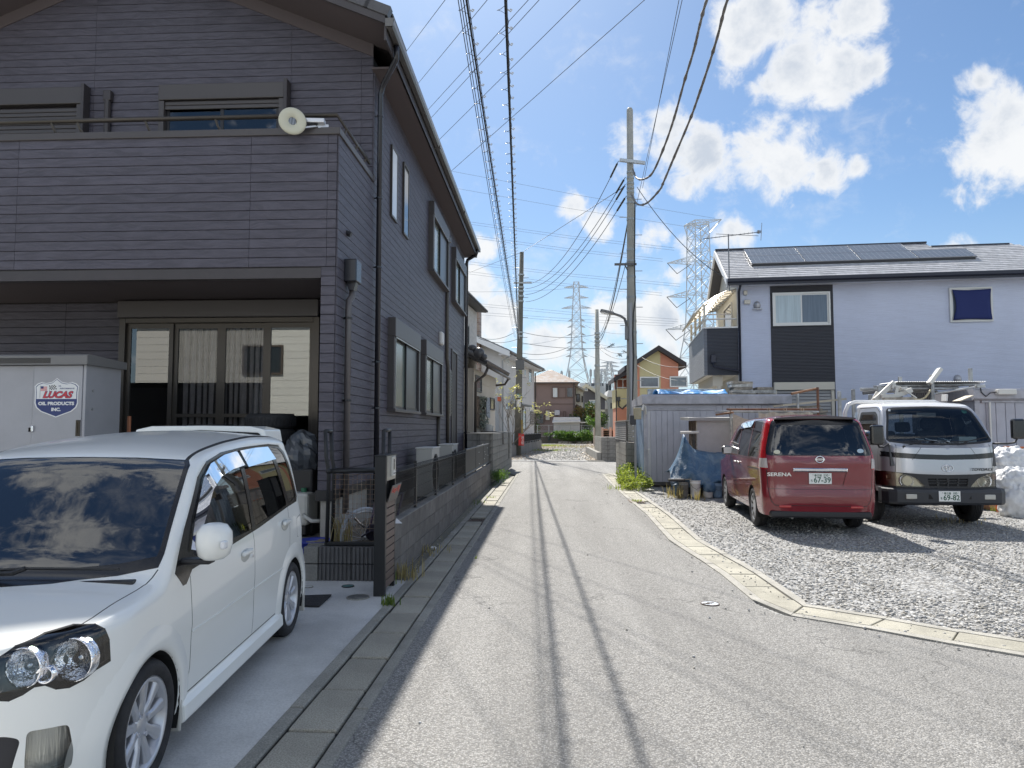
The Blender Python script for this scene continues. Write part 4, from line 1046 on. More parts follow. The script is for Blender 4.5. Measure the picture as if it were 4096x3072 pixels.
# ---------------------------------------------------------------- number plates and badges
PLATEW = mat('plate_white',(.80,.80,.77),.4); PLGREEN = mat('plate_green',(.015,.09,.05),.5)
STROKES = {'春': [((.1,.88),(.9,.88)),((.15,.74),(.85,.74)),((.05,.60),(.95,.60)),((.48,1),(.40,.60),(.08,.30)),((.55,.62),(.95,.32)),((.3,.40),(.7,.40),(.7,0),(.3,0),(.3,.40)),((.3,.2),(.7,.2))],
  '日': [((.2,.95),(.8,.95),(.8,.0),(.2,.0),(.2,.95)),((.2,.48),(.8,.48))],
  '部': [((.3,1),(.3,.88)),((.05,.86),(.55,.86)),((.15,.8),(.2,.62)),((.45,.8),(.40,.62)),((.02,.58),(.58,.58)),((.12,.42),(.48,.42),(.48,.02),(.12,.02),(.12,.42)),((.68,.95),(.68,-.05)),((.68,.93),(.95,.93),(.80,.62),(.95,.40),(.9,.22),(.72,.22))],
  'ち': [((.2,.78),(.85,.82)),((.5,1),(.32,.45),(.6,.55),(.85,.38),(.75,.12),(.4,.0))],
  'そ': [((.25,.92),(.75,.95),(.2,.60),(.9,.66),(.45,.40),(.5,.12),(.85,.02))]}
def strokes(s,size,M,material,parent,w=.09,name='lettering'):
 b = B(); x0 = 0
 for ch in s:
  for ln in STROKES[ch]:
   for p,q in zip(ln,ln[1:]):
    p,q = Vector((p[0]+x0,p[1],0)),Vector((q[0]+x0,q[1],0)); d = (q-p).normalized()*w*.3; n = Vector((-(q-p).y,(q-p).x,0)).normalized()*w/2
    b.add([M @ (v*size) for v in (p-d-n,q+d-n,q+d+n,p-d+n)]+[M @ (v*size+Vector((0,0,.0018))) for v in (p-d-n,q+d-n,q+d+n,p-d+n)],[(4,5,6,7),(0,4,7,3),(1,2,6,5),(2,3,7,6),(0,1,5,4)])
  x0 += 1.12
 return b.o(name,material,parent)
def plate(parent,M,cls,kana,num):
 """330 x 165 mm plate in the plane of M, centred"""
 b = B().rbox((-.165,-.0825,-.002),(.165,.0825,.003),.004); b.v = [tuple(M @ Vector(v)) for v in b.v]
 p = b.o('number_plate',PLATEW,parent)
 T_ = lambda x,y: M @ Matrix.Translation((x,y,.0032))
 strokes('春日部',.033,T_(-.085,.030),PLGREEN,p,.11)
 text_part(cls,.052,T_(.082,.046),PLGREEN,p,xs=.9,depth=.001,bold=.0006)
 strokes(kana,.036,T_(-.145,-.052),PLGREEN,p,.12)
 text_part(num,.118,T_(.028,-.026),PLGREEN,p,xs=.92,depth=.001,bold=.002)
 b = B()
 for x in (-.105,.135):
  for k in range(10):
   a = 2*math.pi*k/10; b.add([T_(x,.055) @ Vector((.011*math.cos(a+o),.011*math.sin(a+o),z)) for z in (0,.0015) for o in (0,.63)],[(2,3,1,0)])
  b.v += [tuple(T_(x,.055) @ Vector((.008*math.cos(2*math.pi*k/10),.008*math.sin(2*math.pi*k/10),.002))) for k in range(10)]; n = len(b.v); b.f.append(tuple(range(n-10,n)))
 b.o('bolts',mat('bolt',(.5,.5,.5),.4,metal=.7),p)
 return p
def ring_logo(parent,M,parts,material,name='emblem'):
 b = B()
 for rx,rz,cx,cy,r in parts: b.tube([M @ Vector((cx+rx*math.cos(2*math.pi*i/28),cy+rz*math.sin(2*math.pi*i/28),.004)) for i in range(28)],r,6,True)
 return b.o(name,material,parent,smooth=True)
# ---------------------------------------------------------------- red minivan, seen from behind
def red_van():
 xd = Vector((-.085,-.996,0)).normalized(); rear = pY(2400+1768/2.011,1400+900/2.011,11.12); O = Vector((rear.x,11.12,0))-xd*4.70
 t = T('minivan','dark red minivan parked on the gravel with its tailgate towards the camera','car',(O.x,O.y,.006),math.atan2(xd.y,xd.x),local=True)
 PAINT = mat('dark_red_paint',(.19,.008,.016),.24,spec=.55,coat=1.0); GAP = mat('panel_gap',(.03,.03,.03))
 zt = lerpf([(0,.72),(.05,.80),(.3,.95),(.9,1.06),(1.15,1.14),(1.5,1.42),(1.85,1.66),(2.1,1.745),(2.6,1.80),(3.4,1.835),(4.2,1.83),(4.55,1.80),(4.70,1.75)])
 hw = lerpf([(.2,.79),(.35,.825),(.55,.838),(.72,.842),(.95,.846),(1.10,.842),(1.22,.825),(1.45,.775),(1.68,.715),(1.82,.66)])
 def lean(x,y,z):
  s = 0
  if x > 3.6:
   f = min(1,(x-3.6)/1.0); s -= f*(.24*max(0,(z-1.12)/.7)**1.25 + .02*max(0,(1.0-z)/.6))
   s += f*.028*math.exp(-((z-.52)/.16)**2)
  return s
 bm = shell(0,4.70,zt,hw,.27,(.6,2.5),(.30,4.6),lerpf([(0,.05),(1.1,.07),(4.7,.09)]),lerpf([(0,.03),(2,.05),(4.7,.05)]),lean,.06)
 rf = lambda c,n: n.x > .25 and c.x > 3.9
 win = rnd_poly([(-.775,1.19),(-.765,1.30),(-.655,1.70),(-.60,1.745),(.60,1.745),(.655,1.70),(.765,1.30),(.775,1.19)],.05,3)
 cut(bm,win,'front',rf,1)
 cut(bm,rnd_poly([(-.70,1.205),(-.70,1.30),(-.60,1.66),(.60,1.66),(.70,1.30),(.70,1.205)],.06,3),'front',rf,2)
 for s in (-1,1):
  S_ = lambda c,n,s=s: c.y*s > 0 and n.y*s > .15
  full = [(1.50,1.12),(1.75,1.38),(2.05,1.62),(2.4,1.715),(3.4,1.765),(4.15,1.765),(4.24,1.70),(4.40,1.20),(4.36,1.12),(2.9,1.09)]
  cut(bm,full,'side',S_,3)
  cut(bm,rnd_poly([(1.78,1.14),(1.86,1.38),(2.12,1.60),(2.38,1.685),(2.45,1.685),(2.50,1.13)],.03),'side',S_,4)
  cut(bm,rnd_poly([(2.56,1.13),(2.52,1.69),(3.45,1.735),(3.50,1.13)],.03),'side',S_,5)
  cut(bm,rnd_poly([(3.56,1.13),(3.52,1.735),(4.10,1.735),(4.18,1.68),(4.30,1.22),(4.27,1.15)],.04),'side',S_,5)
  for cx in (.93,3.79): cut(bm,arc(cx,.325,.35,-25,205,24),'side',lambda c,n,s=s: c.y*s > .4 and (abs(n.y) > .05),9)
  seam(bm,[(2.53,1.10),(2.53,.7),(2.5,.36)],'side',S_,8,.008); seam(bm,[(3.53,1.10),(3.5,.8),(3.42,.62),(3.38,.36)],'side',S_,8,.008)
  seam(bm,[(1.42,1.05),(1.42,.7),(1.38,.36)],'side',S_,8,.008); seam(bm,[(1.4,.36),(3.38,.36)],'side',S_,8,.008)
  seam(bm,[(3.5,.955),(4.36,.965)],'side',S_,8,.022)
  ang = rad(52); U = Vector((-math.cos(ang),s*math.sin(ang)*1.0,0)); U = Vector((math.sin(ang)*-.55,0,0))+Vector((0,s,0)); U.normalize(); vw = (U,Vector((0,0,1)))
  ff = lambda c,n,s=s: c.y*s > .3 and c.x > 4.05 and n.length > 0
  def uv(y,x): return Vector((x,y*s,0)).dot(U)
  lamp = [(-1.50+.0,0)]
  in_ = [(uv(.775,4.68),.985),(uv(.785,4.63),1.19),(uv(.775,4.60),1.30),(uv(.66,4.46),1.70),(uv(.61,4.44),1.755)]
  out_ = [(uv(.66,4.30),1.775),(uv(.735,4.30),1.60),(uv(.80,4.40),1.30),(uv(.845,4.42),1.12),(uv(.848,4.40),.985)]
  cut(bm,in_+out_,vw,ff,6,keep=(2,4,5))
  cut(bm,[(uv(.77,4.69),1.00),(uv(.775,4.66),1.145),(uv(.84,4.46),1.145),(uv(.85,4.44),1.00)],vw,lambda c,n,s=s: ff(c,n),7,keep=(2,4,5))
 seam(bm,[(-.665,.43),(-.72,.50),(-.755,.68),(-.775,.985)],'front',rf,8,.009,keep=(6,7)); seam(bm,[(.665,.43),(.72,.50),(.755,.68),(.775,.985)],'front',rf,8,.009,keep=(6,7))
 seam(bm,[(-.665,.43),(.665,.43)],'front',rf,8,.009); seam(bm,[(-.755,.68),(.755,.68)],'front',rf,8,.006)
 cut(bm,rnd_poly([(-.33,.735),(-.40,.985),(.40,.985),(.33,.735)],.02),'front',rf,12)
 RED = mat('red_lens',(.42,.008,.012),.10,spec=.7,coat=1.0); CLR = mat('clear_lens',(.50,.46,.44),.12,spec=.7,bump=.5,bs=30)
 pr = split(bm,{0: ('body',PAINT,0),1: ('tailgate_top',mat('gloss_black_trim',(.012,.012,.014),.2,spec=.6),.001),2: ('rear_window',CARDARK,0),3: ('window_frames',mat('window_trim_red',(.10,.012,.015),.3,coat=1.0),.001),4: ('side_window',CARGLASS,-.002),5: ('side_window',CARDARK,-.002),6: ('tail_lamp',RED,.006),7: ('reversing_lamp',CLR,.007),8: ('panel_gaps',GAP,-.001),9: None,12: ('plate_recess',PAINT,-.012)},t,((2,4,5,9),INNER,.03))
 xr = lambda z: 4.70+(-.24*max(0,(z-1.12)/.7)**1.25-.02*max(0,(1-z)/.6)+.028*math.exp(-((z-.52)/.16)**2))
 RM = lambda y,z,o=.004: frame_M((xr(z)+o,y,z),(0,1,0),(0,0,1))
 B().rbox((xr(.97)-.03,-.40,.945),(xr(.97)+.028,.40,1.005),.018).o('chrome_strip',CHROME,t)
 plate(t,RM(0.0,.845,.006),'530','ち','67-39')
 text_part('SERENA',.075,RM(-.60,.90,.004),CHROME,t,'badge',.004,xs=1.35,bold=.002)
 lg = ring_logo(t,RM(0,1.135,.006),[(.058,.047,0,0,.009)],CHROME)
 q = RM(0,1.135,.008); B().add([q @ Vector(v) for v in [(-.072,-.014,0),(.072,-.014,0),(.072,.014,0),(-.072,.014,0),(-.072,-.014,.008),(.072,-.014,.008),(.072,.014,.008),(-.072,.014,.008)]],[(4,5,6,7),(0,1,5,4),(1,2,6,5),(2,3,7,6),(3,0,4,7)]).o('emblem_bar',CHROME,lg)
 text_part('NISSAN',.022,RM(0,1.135,.017),mat('dark_letter',(.03,.03,.03),.5),lg,'lettering',.0006,xs=1.1)
 B().rbox((4.36,-.21,1.755),(4.44,.21,1.80),.012).o('high_brake_lamp',RED,t)
 B().prism([(-.60,1.745),(-.60,1.775),(-.3,1.80),(0,1.806),(.3,1.80),(.60,1.775),(.60,1.745),(0,1.755)],'x',4.30,4.52).o('roof_spoiler',mat('dark_spoiler',(.035,.02,.022),.3,coat=.5),t,bevel=.01)
 for s in (-1,1):
  B().rbox((xr(.42)-.03,s*.52-.09,.395),(xr(.42)+.004,s*.52+.09,.435),.008).o('reflector',RED,t)
 B().rbox((4.2,-.74,.24),(4.70,.74,.345),.03).o('lower_bumper',PLAST,t)
 B().box((.3,-.70,.24),(4.4,.70,.40)).o('underbody',UNDER,t)
 B().cyl((4.45,-.42,.26),(4.68,-.42,.255),.028,n=12).o('exhaust',mat('exhaust_steel',(.25,.24,.23),.4,metal=.9),t)
 B().sphere(RM(-.62,1.245,.004).translation,(.004,.05,.032),14,8).o('round_sticker',mat('cream_sticker',(.62,.62,.50),.5),t)
 st = B().sphere(RM(.60,1.265,.003).translation,(.004,.05,.032),14,8).o('round_sticker',mat('blue_sticker',(.42,.55,.66),.5),t)
 for s in (-1,1):
  for cx in (.93,3.79):
   A_ = [Vector((x,.82*s,z)) for x,z in arc(cx,.325,.35,-25,205,20)]; C_ = [Vector((x,.52*s,z)) for x,z in arc(cx,.325,.35,-25,205,20)]
   B().strip(A_,C_).add(C_,[tuple(range(len(C_)))]).o('wheel_well',UNDER,t)
   wheel(t,(cx,.735*s,.318),s,.318,.215,.195,'cover',9)
  for hx_ in (2.38,2.70):
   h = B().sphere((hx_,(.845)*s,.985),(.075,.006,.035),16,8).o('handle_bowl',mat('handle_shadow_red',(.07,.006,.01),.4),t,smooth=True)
   B().rbox((hx_-.08,.848*s,.985),(hx_+.08,.876*s,1.012),.01).o('handle',mat('satin_silver',(.6,.6,.6),.3,metal=.7),h)
  m = B().rbox((1.66,s*.90-.10,1.10),(1.82,s*.90+.11,1.27),.045).o('mirror',mat('mirror_black',(.02,.02,.022),.25,coat=.5),t)
  B().box((1.819,s*.90-.075,1.125),(1.825,s*.90+.085,1.245)).o('mirror_glass',mat('mirror_pane',(.8,.8,.8)),m)
  B().rbox((1.70,.76*s,1.10),(1.76,.84*s,1.15),.01).o('mirror_foot',PLAST,m)
  VIS = glass('brown_visor',(.42,.33,.30),1.0)
  B().strip([(x,(hw(z)+.012)*s,z) for x,z in [(1.86,1.40),(2.12,1.61),(2.38,1.695),(2.50,1.70)]],[(x,(hw(z)+.035)*s,z) for x,z in [(1.96,1.36),(2.18,1.52),(2.40,1.59),(2.50,1.60)]]).o('rain_visor',VIS,t)
  B().strip([(x,(hw(z)+.012)*s,z) for x,z in [(2.54,1.70),(3.0,1.725),(3.45,1.745)]],[(x,(hw(z)+.035)*s,z) for x,z in [(2.54,1.60),(3.0,1.62),(3.45,1.635)]]).o('rain_visor',VIS,t)
 for y in (-.42,.42): seat(t,2.2,y,.62); seat(t,3.1,y,.60)
 seat(t,3.85,-.36,.60,.4); seat(t,3.85,.36,.60,.4)
 steering(t,(1.62,.42,1.02),-.9); B().prism([(.95,1.0),(1.45,1.08),(1.55,.95),(1.55,.6),(.95,.6)],'y',-.75,.75).o('dashboard',INNER,t)
 B().box((.3,-.75,.40),(4.5,.75,.44)).o('floor',UNDER,t)
 return t
red_van()
# ---------------------------------------------------------------- silver flatbed truck, seen from the front
def truck():
 xd = Vector((.03,.999,0)).normalized()
 fr = pY(3300+1018/2.074,1400+1030/2.074,11.85); O = Vector((fr.x,11.85,0))
 t = T('flatbed_truck','silver and white flatbed truck with black mirrors parked on the gravel facing the camera','truck',(O.x,O.y,.006),math.atan2(xd.y,xd.x),local=True)
 SILV = mat('silver_paint',(.47,.475,.50),.28,metal=.55,spec=.6,coat=.8); WHT = mat('truck_white',(.78,.78,.77),.28,coat=.8); GAP = mat('panel_gap',(.03,.03,.03))
 W2 = .90
 zt = lerpf([(0,1.29),(.10,1.33),(.20,1.40),(.34,1.60),(.50,1.86),(.62,1.985),(.75,2.045),(1.0,2.075),(1.6,2.085),(1.72,2.075)])
 hw = lerpf([(.55,.895),(.9,.90),(1.20,.895),(1.40,.865),(1.95,.745),(2.1,.70)])
 lean = lambda x,y,z: (max(0,.42-x)/.42)*(.02*max(0,(z-.9)/.4))
 bm = shell(0,1.72,zt,hw,.56,(.42,2.9),(.06,5),lerpf([(0,.03),(.2,.04),(.6,.07),(1.72,.10)]),lerpf([(0,.0),(.2,.015),(.6,.03),(1.7,.03)]),lean,.045)
 ff = lambda c,n: n.x < -.12 and c.x < .9
 ws = [(-.83,1.42),(-.78,1.60),(-.69,1.90),(-.65,1.945),(-.55,1.965),(0,1.985),(.55,1.965),(.65,1.945),(.69,1.90),(.78,1.60),(.83,1.42),(.80,1.385),(.6,1.358),(.3,1.338),(0,1.33),(-.3,1.338),(-.6,1.358),(-.80,1.385)]
 cut(bm,ws,'front',lambda c,n: c.x < .9 and c.z > 1.2,1)
 cut(bm,[(y*.955,1.65+(z-1.65)*.90) for y,z in ws],'front',lambda c,n: c.x < .9 and c.z > 1.2,2)
 band = lambda z0,z1: [(y,z0+.045*(abs(y)/.9)**2) for y in (-.95,-.7,-.4,0,.4,.7,.95)]+[(y,z1+.05*(abs(y)/.9)**2) for y in (.95,.7,.4,0,-.4,-.7,-.95)]
 cut(bm,band(1.10,1.18),'front',lambda c,n: n.x < -.1 and c.x < .40,3)
 cut(bm,band(.56,.86),'front',lambda c,n: n.x < -.1 and c.x < .44,4)
 for s in (-1,1):
  hl = rnd_poly([(.34*s,.665),(.47*s,.80),(.62*s,.862),(.80*s,.90),(.93*s,.905),(.93*s,.67)],.03)
  cut(bm,hl,'front',lambda c,n,s=s: c.y*s > 0 and c.x < .55 and n.x < .2,6)
  S_ = lambda c,n,s=s: c.y*s > 0 and n.y*s > .2
  cut(bm,rnd_poly([(.50,1.34),(.50,1.50),(.68,1.83),(.80,1.90),(1.42,1.90),(1.46,1.34),(.95,1.30)],.05),'side',S_,7)
  cut(bm,rnd_poly([(.56,1.38),(.56,1.50),(.73,1.80),(.82,1.85),(1.37,1.85),(1.40,1.38)],.05),'side',S_,5)
  seam(bm,[(.43,1.25),(.43,1.45),(.62,1.88),(.78,1.97),(1.5,1.97),(1.54,1.3),(1.5,.95),(1.35,.80),(.43,.80),(.43,1.25)],'side',S_,8,.010,keep=(1,2,6))
  cut(bm,arc(.98,.40,.47,10,170,20)+[(.5,.5),(1.45,.5)],'side',lambda c,n,s=s: c.y*s > .4,9)
  seam(bm,[(.38*s,1.30),(.52*s,1.10)],'front',ff,8,.007,keep=(1,2))
  seam(bm,[(.73*s,1.35),(.76*s,.87)],'front',ff,8,.007,keep=(1,2,6))
 for i in range(4):
  a = -.30+i*.155; cut(bm,rnd_poly([(a,.675),(a-.02,.80),(a+.125,.80),(a+.135,.675)] if i < 2 else [(a-.005,.675),(a,.80),(a+.145,.80),(a+.125,.675)],.012,3),'front',ff,10,keep=(6,))
 cut(bm,rnd_poly([(-.46,1.50),(-.44,1.87),(.44,1.87),(.46,1.50)],.04),'front',lambda c,n: c.x > 1.6 and n.x > .5,5)
 cut(bm,[(-1,1.985),(1,1.985),(1,2.2),(-1,2.2)],'front',lambda c,n: True,11,keep=(1,2,8))
 LENS = glass('truck_lamp_cover',(.86,.84,.76),.5)
 pr = split(bm,{0: ('cab',SILV,0),11: ('roof',WHT,0),1: ('windscreen_seal',PLAST,.002),2: ('windscreen',glass('truck_glass',(.72,.78,.78),.5),0),3: ('black_band',mat('gloss_black_trim',(.012,.012,.014)),.002),4: ('front_panel',PLAST,.002),5: ('side_window',CARGLASS,-.002),6: ('headlight',LENS,.004),7: ('window_frames',PLAST,.001),8: ('panel_gaps',GAP,-.001),9: None,10: ('grille',mat('grille_deep',(.006,.006,.007),.8),-.02)},t,
   ((2,5,9,6),mat('cab_lining',(.16,.16,.15),.85),.03),{6: ('lamp_housing',mat('lamp_silver',(.62,.61,.56),.25,metal=.6),(.06,.03,0))})
 for s in (-1,1):
  M = Matrix.Translation((.10,.60*s,.755)) @ Matrix.Rotation(-math.pi/2,4,'Y')
  B().lathe([(.02,-.04),(.05,-.035),(.085,-.01),(.105,.025),(.112,.025),(.11,-.03)],28,M).o('reflector',mat('faceted_reflector',(.9,.9,.93)),pr[(6,s)],smooth=True)
  B().rbox((.20,.79*s,.77),(.25,.865*s,.86),.02).o('indicator',mat('amber_clear',(.62,.33,.22),.2,spec=.7),pr[(6,s)])
 b = B()
 for z in (.715,.755): b.rbox((.012,-.34,z),(.05,.34,z+.018),.005)
 b.o('grille_slats',PLAST,t)
 pts = [(-.94,.36),(-.945,.22),(-.90,.06),(-.80,-.02),(-.5,-.065),(0,-.08),(.5,-.065),(.80,-.02),(.90,.06),(.945,.22),(.94,.36)]
 def bump(z0,z1,o): return [(x-o,y,z0) for y,x in pts],[(x-o,y,z1) for y,x in pts]
 b = B(); lv = [(.385,-.02),(.42,.005),(.58,.008),(.625,-.005),(.64,-.03)]
 for (z0,o0),(z1,o1) in zip(lv,lv[1:]): b.strip([(x-o0,y*(1+o0*.3),z0) for y,x in pts],[(x-o1,y*(1+o1*.3),z1) for y,x in pts])
 b.strip([(x-lv[-1][1],y*(1+lv[-1][1]*.3),.64) for y,x in pts],[(x+.1,y*.95,.64) for y,x in pts]); b.strip([(x+.1,y*.95,.385) for y,x in pts],[(x+.02,y,.385) for y,x in pts])
 bp = b.o('bumper',mat('bumper_dark',(.03,.032,.038),.5,bump=.1,bs=90),t,smooth=False)
 for s in (-1,1):
  B().rbox((-.075,.60*s-.085,.475),(-.045,.60*s+.085,.555),.02).o('fog_lamp',mat('fog_lens',(.50,.49,.44),.15,spec=.7),bp)
  for o in (.26,.42): B().rbox((-.078+.02*(o > .3),s*(o+(.03 if s > 0 else 0))-.06,.47),(-.055,s*(o+(.03 if s > 0 else 0))+.06,.56),.015).o('bumper_slot',DARK,bp)
 plate(t,frame_M((-.092,.03,.525),(0,-1,0),(0,0,1)),'100','そ','69-82')
 MK = lambda y,z,o: frame_M((o,y,z),(0,-1,0),(0,0,1))
 ring_logo(t,MK(0,.965,-.002),[(.085,.055,0,0,.005),(.048,.022,0,.022,.004),(.022,.052,0,0,.004)],CHROME)
 text_part('TOYOACE',.062,frame_M((.028,-.545,.945),(.24,-1,0),(0,0,1)),mat('dark_letter',(.03,.03,.03)),t,'badge',.003,shear=.25,xs=1.35)
 for (a,c_,e) in (((.13,.62,1.30),(.17,.30,1.405),(.17,-.08,1.40)),((.11,-.10,1.28),(.16,-.42,1.40),(.21,-.74,1.465))):
  w = B().tube([a,c_],.011,6).tube([(c_[0],c_[1]+.28,c_[2]-.012),c_,e],.008,6).cyl((a[0]-.05,a[1],a[2]),(a[0]+.03,a[1],a[2]),.028,n=10).o('wiper',PLAST,t)
 for y in (.18,-.40): B().cyl((.06,y,1.275),(.10,y,1.28),.018,n=8).o('washer_jet',PLAST,t)
 for s in (-1,1):
  k = s == -1
  ar = B().tube([(.22,.80*s,1.36),(.12,.93*s,1.30),(.06,1.02*s,1.30),(.05,1.06*s,1.36),(.05,1.06*s,1.42)] if not k else [(.24,.84*s,1.36),(.18,1.04*s,1.36),(.14,1.13*s,1.38),(.13,1.17*s,1.45),(.13,1.17*s,1.55)],.015,8).o('mirror_arm',PLAST,t,smooth=True)
  c0 = Vector((.05,1.06*s,1.50)) if not k else Vector((.13,1.18*s,1.60))
  B().rbox(c0-Vector((.045,.105,.165)),c0+Vector((.045,.105,.165)),.035).o('mirror',mat('mirror_black',(.02,.02,.022)),ar)
 for y in (-.42,.42): seat(t,1.05,y,.85,.48)
 seat(t,1.10,0,.80,.36); steering(t,(.58,.42,1.36),-.62,.2)
 B().prism([(.12,1.0),(.18,1.33),(.42,1.36),(.56,1.28),(.56,.9)],'y',-.82,.82).o('dashboard',mat('dash_grey',(.10,.10,.10),.8),t)
 B().rbox((.62,-.16,1.80),(.645,.16,1.875),.015).o('inner_mirror',mat('grey_plastic',(.22,.22,.22),.5),t)
 rr = random.Random(4)
 pp = B()
 for i in range(14):
  c_ = Vector((.34+rr.uniform(-.1,.1),.05+rr.uniform(-.22,.22),1.375+rr.uniform(0,.05))); pp.obox(c_,(.12,.14,.012),Matrix.Rotation(rr.uniform(-.5,.5),3,'X') @ Matrix.Rotation(rr.uniform(0,3),3,'Z'))
 pp.o('papers',mat('paper_pale',(.62,.68,.72),.7),t)
 B().rbox((.28,-.62,1.37),(.5,-.34,1.47),.01).o('document_box',mat('pale_box',(.6,.68,.68),.6),t)
 B().lathe([(0,0),(.045,0)],16,frame_M((.585,-.60,1.90),(0,-1,0),(.45,0,.9))).o('round_sticker',mat('green_sticker',(.10,.38,.26),.5),t)
 B().box((.545,.62,1.90),(.548,.655,1.935)).o('square_sticker',mat('pale_sticker',(.7,.75,.8),.5),t)
 B().box((.15,-.80,.62),(1.7,.80,.66)).o('floor',UNDER,t)
 for s in (-1,1):
  A_ = [Vector((x,.88*s,z)) for x,z in arc(.98,.40,.47,0,180,18)]; C_ = [Vector((x,.5*s,z)) for x,z in arc(.98,.40,.47,0,180,18)]
  B().strip(A_,C_).o('wheel_well',UNDER,t)
  wheel(t,(.98,.80*s,.35),s,.35,.225,.20,'steel',6,mat('truck_wheel',(.45,.43,.40),.5,metal=.3,dirt=.7,vs=9))
  wheel(t,(3.4,.70*s,.33),s,.33,.21,.36,'steel',6,mat('truck_wheel',(.45,.43,.40)))
 B().box((.6,-.40,.40),(5.0,.40,.58)).box((.55,-.75,.42),(.75,.75,.52)).box((.9,-.7,.28),(1.06,.7,.40)).o('chassis',UNDER,t)
 bed = B().box((1.86,-.92,.78),(5.0,.92,.86)).o('bed_floor',mat('bed_grey',(.30,.32,.34),.6,var=.2),t)
 for s in (-1,1): B().rbox((1.86,.90*s,.86),(5.0,.94*s,1.22),.01).o('drop_side',mat('bed_grey',(.3,.32,.34)),t)
 B().box((1.84,-.92,.86),(1.88,.92,1.30)).o('headboard',mat('bed_grey',(.3,.32,.34)),t)
 B().tube([(1.80,.90,.9),(1.80,.90,1.90),(1.80,.84,2.05),(1.80,.72,2.10),(1.80,-.72,2.10),(1.80,-.84,2.05),(1.80,-.90,1.90),(1.80,-.90,.9)],.038,10).o('guard_frame',WHT,t,smooth=True)
 return t
TRUCK = truck()
# ---------------------------------------------------------------- left plot: wall, fence, gate post, shed and clutter
G1 = lambda x,y: (1100+x/1.508,1500+y/1.508)
H1 = lambda x,y: (x/1.4747,1000+y/1.4747)
BLACKM = mat('black_powder_coat',(.017,.017,.018),.42)
RIB = concrete('ribbed_block',(.13,.125,.125),.3,80,.18,.4)
w = T('block_wall','low grey block wall with a black mesh fence on top beside the left gutter','wall',(-1.70,14,0))
B().box((-1.755,7.585,-.02),(-1.652,20.39,.592)).o('mortar',concrete('mortar',(.30,.29,.275),.2,80),w)
def ribbed(L,h,t_,n,d=.006):
 """block whose face is ribbed with n shallow grooves; face towards -y"""
 pr = [(0,t_)]
 for i in range(n):
  a = L*i/n; s_ = L/n; pr += [(a+s_*.10,-d*0),(a+s_*.62,-d*0),(a+s_*.70,d),(a+s_*.94,d)]
 pr += [(L,0),(L,t_)]; pr[0] = (0,t_); pr.insert(1,(0,0))
 return B().prism(pr[::-1],'z',0,h)
bl = mesh_of(ribbed(.392,.192,.098,14,.003),BLOCK)
ye = 7.575
j = 0
while ye < 20.3:
 for c in range(3):
  piece('block',bl,w,(-1.643+R.uniform(-.0015,.0015),ye+.004,c*.2+.003),math.pi/2)
 ye += .4
B().box((-1.757,7.58,.595),(-1.648,20.39,.604)).o('wall_top',concrete('wall_top_concrete',(.27,.26,.245),.3,60,0,.3),w)
f = T('mesh_fence','black wire mesh fence on top of the low grey block wall','fence',(-1.70,14,.604))
b = B(); ym = 14.6; y = 7.98
while y < ym:
 b.tube([(-1.70,y,.64),(-1.675,y,.66),(-1.70,y,.69),(-1.70,y,1.09),(-1.675,y,1.13),(-1.70,y,1.165)],.0032,4); y += .05
b.o('mesh_wires',BLACKM,f,kind='stuff')
for z in (.64,.69,.86,1.0,1.09,1.165): B().tube([(-1.704,7.95,z),(-1.704,ym,z)],.004,5).o('wire',BLACKM,f)
for z in (.66,1.13): B().tube([(-1.672,7.95,z),(-1.672,ym,z)],.004,5).o('wire',BLACKM,f)
for y in (9.12,10.78,12.74,14.6,16.7,18.6,20.35): B().rbox((-1.725,y-.022,.55),(-1.69,y+.022,1.20),.006).o('post',BLACKM,f)
for z in (.655,1.17): B().tube([(-1.70,ym,z),(-1.70,20.4,z)],.022,8).o('rail',BLACKM,f)
for a,c in ((14.64,16.66),(16.74,18.56),(18.64,20.32)): B().box((-1.703,a,.68),(-1.697,c,1.15)).o('screen_panel',mat('black_screen',(.016,.016,.017),.55),f)
b = B()
for y,z in ((17.3,1.02),(17.4,.74),(18.9,.98),(19.7,1.06),(19.9,.85),(18.8,.80),(19.2,.9)): b.rbox((-1.69,y,z),(-1.68,y+.05,z+.02),.003)
b.o('cable_ties',mat('white_tie',(.7,.7,.7),.5),f)
p = T('planter_wall','two courses of dark deeply ribbed blocks below the gate frame by the driveway','wall',(-2.15,7.55,0))
rb = mesh_of(ribbed(.355,.172,.11,8,.014),RIB)
for c in range(2):
 for i in range(2): piece('block',rb,p,(-2.44+.362*i,7.535,.003+c*.182))
 B().rbox((-2.60,7.52,.003+c*.182),(-2.448,7.72,.176+c*.182),.006).o('end_block',BLOCKF,p)
B().box((-2.60,7.65,0),(-1.76,7.74,.37)).o('back',BLOCKF,p)
st = T('entry_step','grey block steps behind the rear of the white hatchback','step',(-2.85,7.9,0))
B().rbox((-3.6,7.78,0),(-2.62,8.0,.17),.01).o('tread',BLOCKF,st); B().rbox((-3.6,8.0,0),(-2.62,8.3,.34),.01).o('tread',BLOCKF,st)
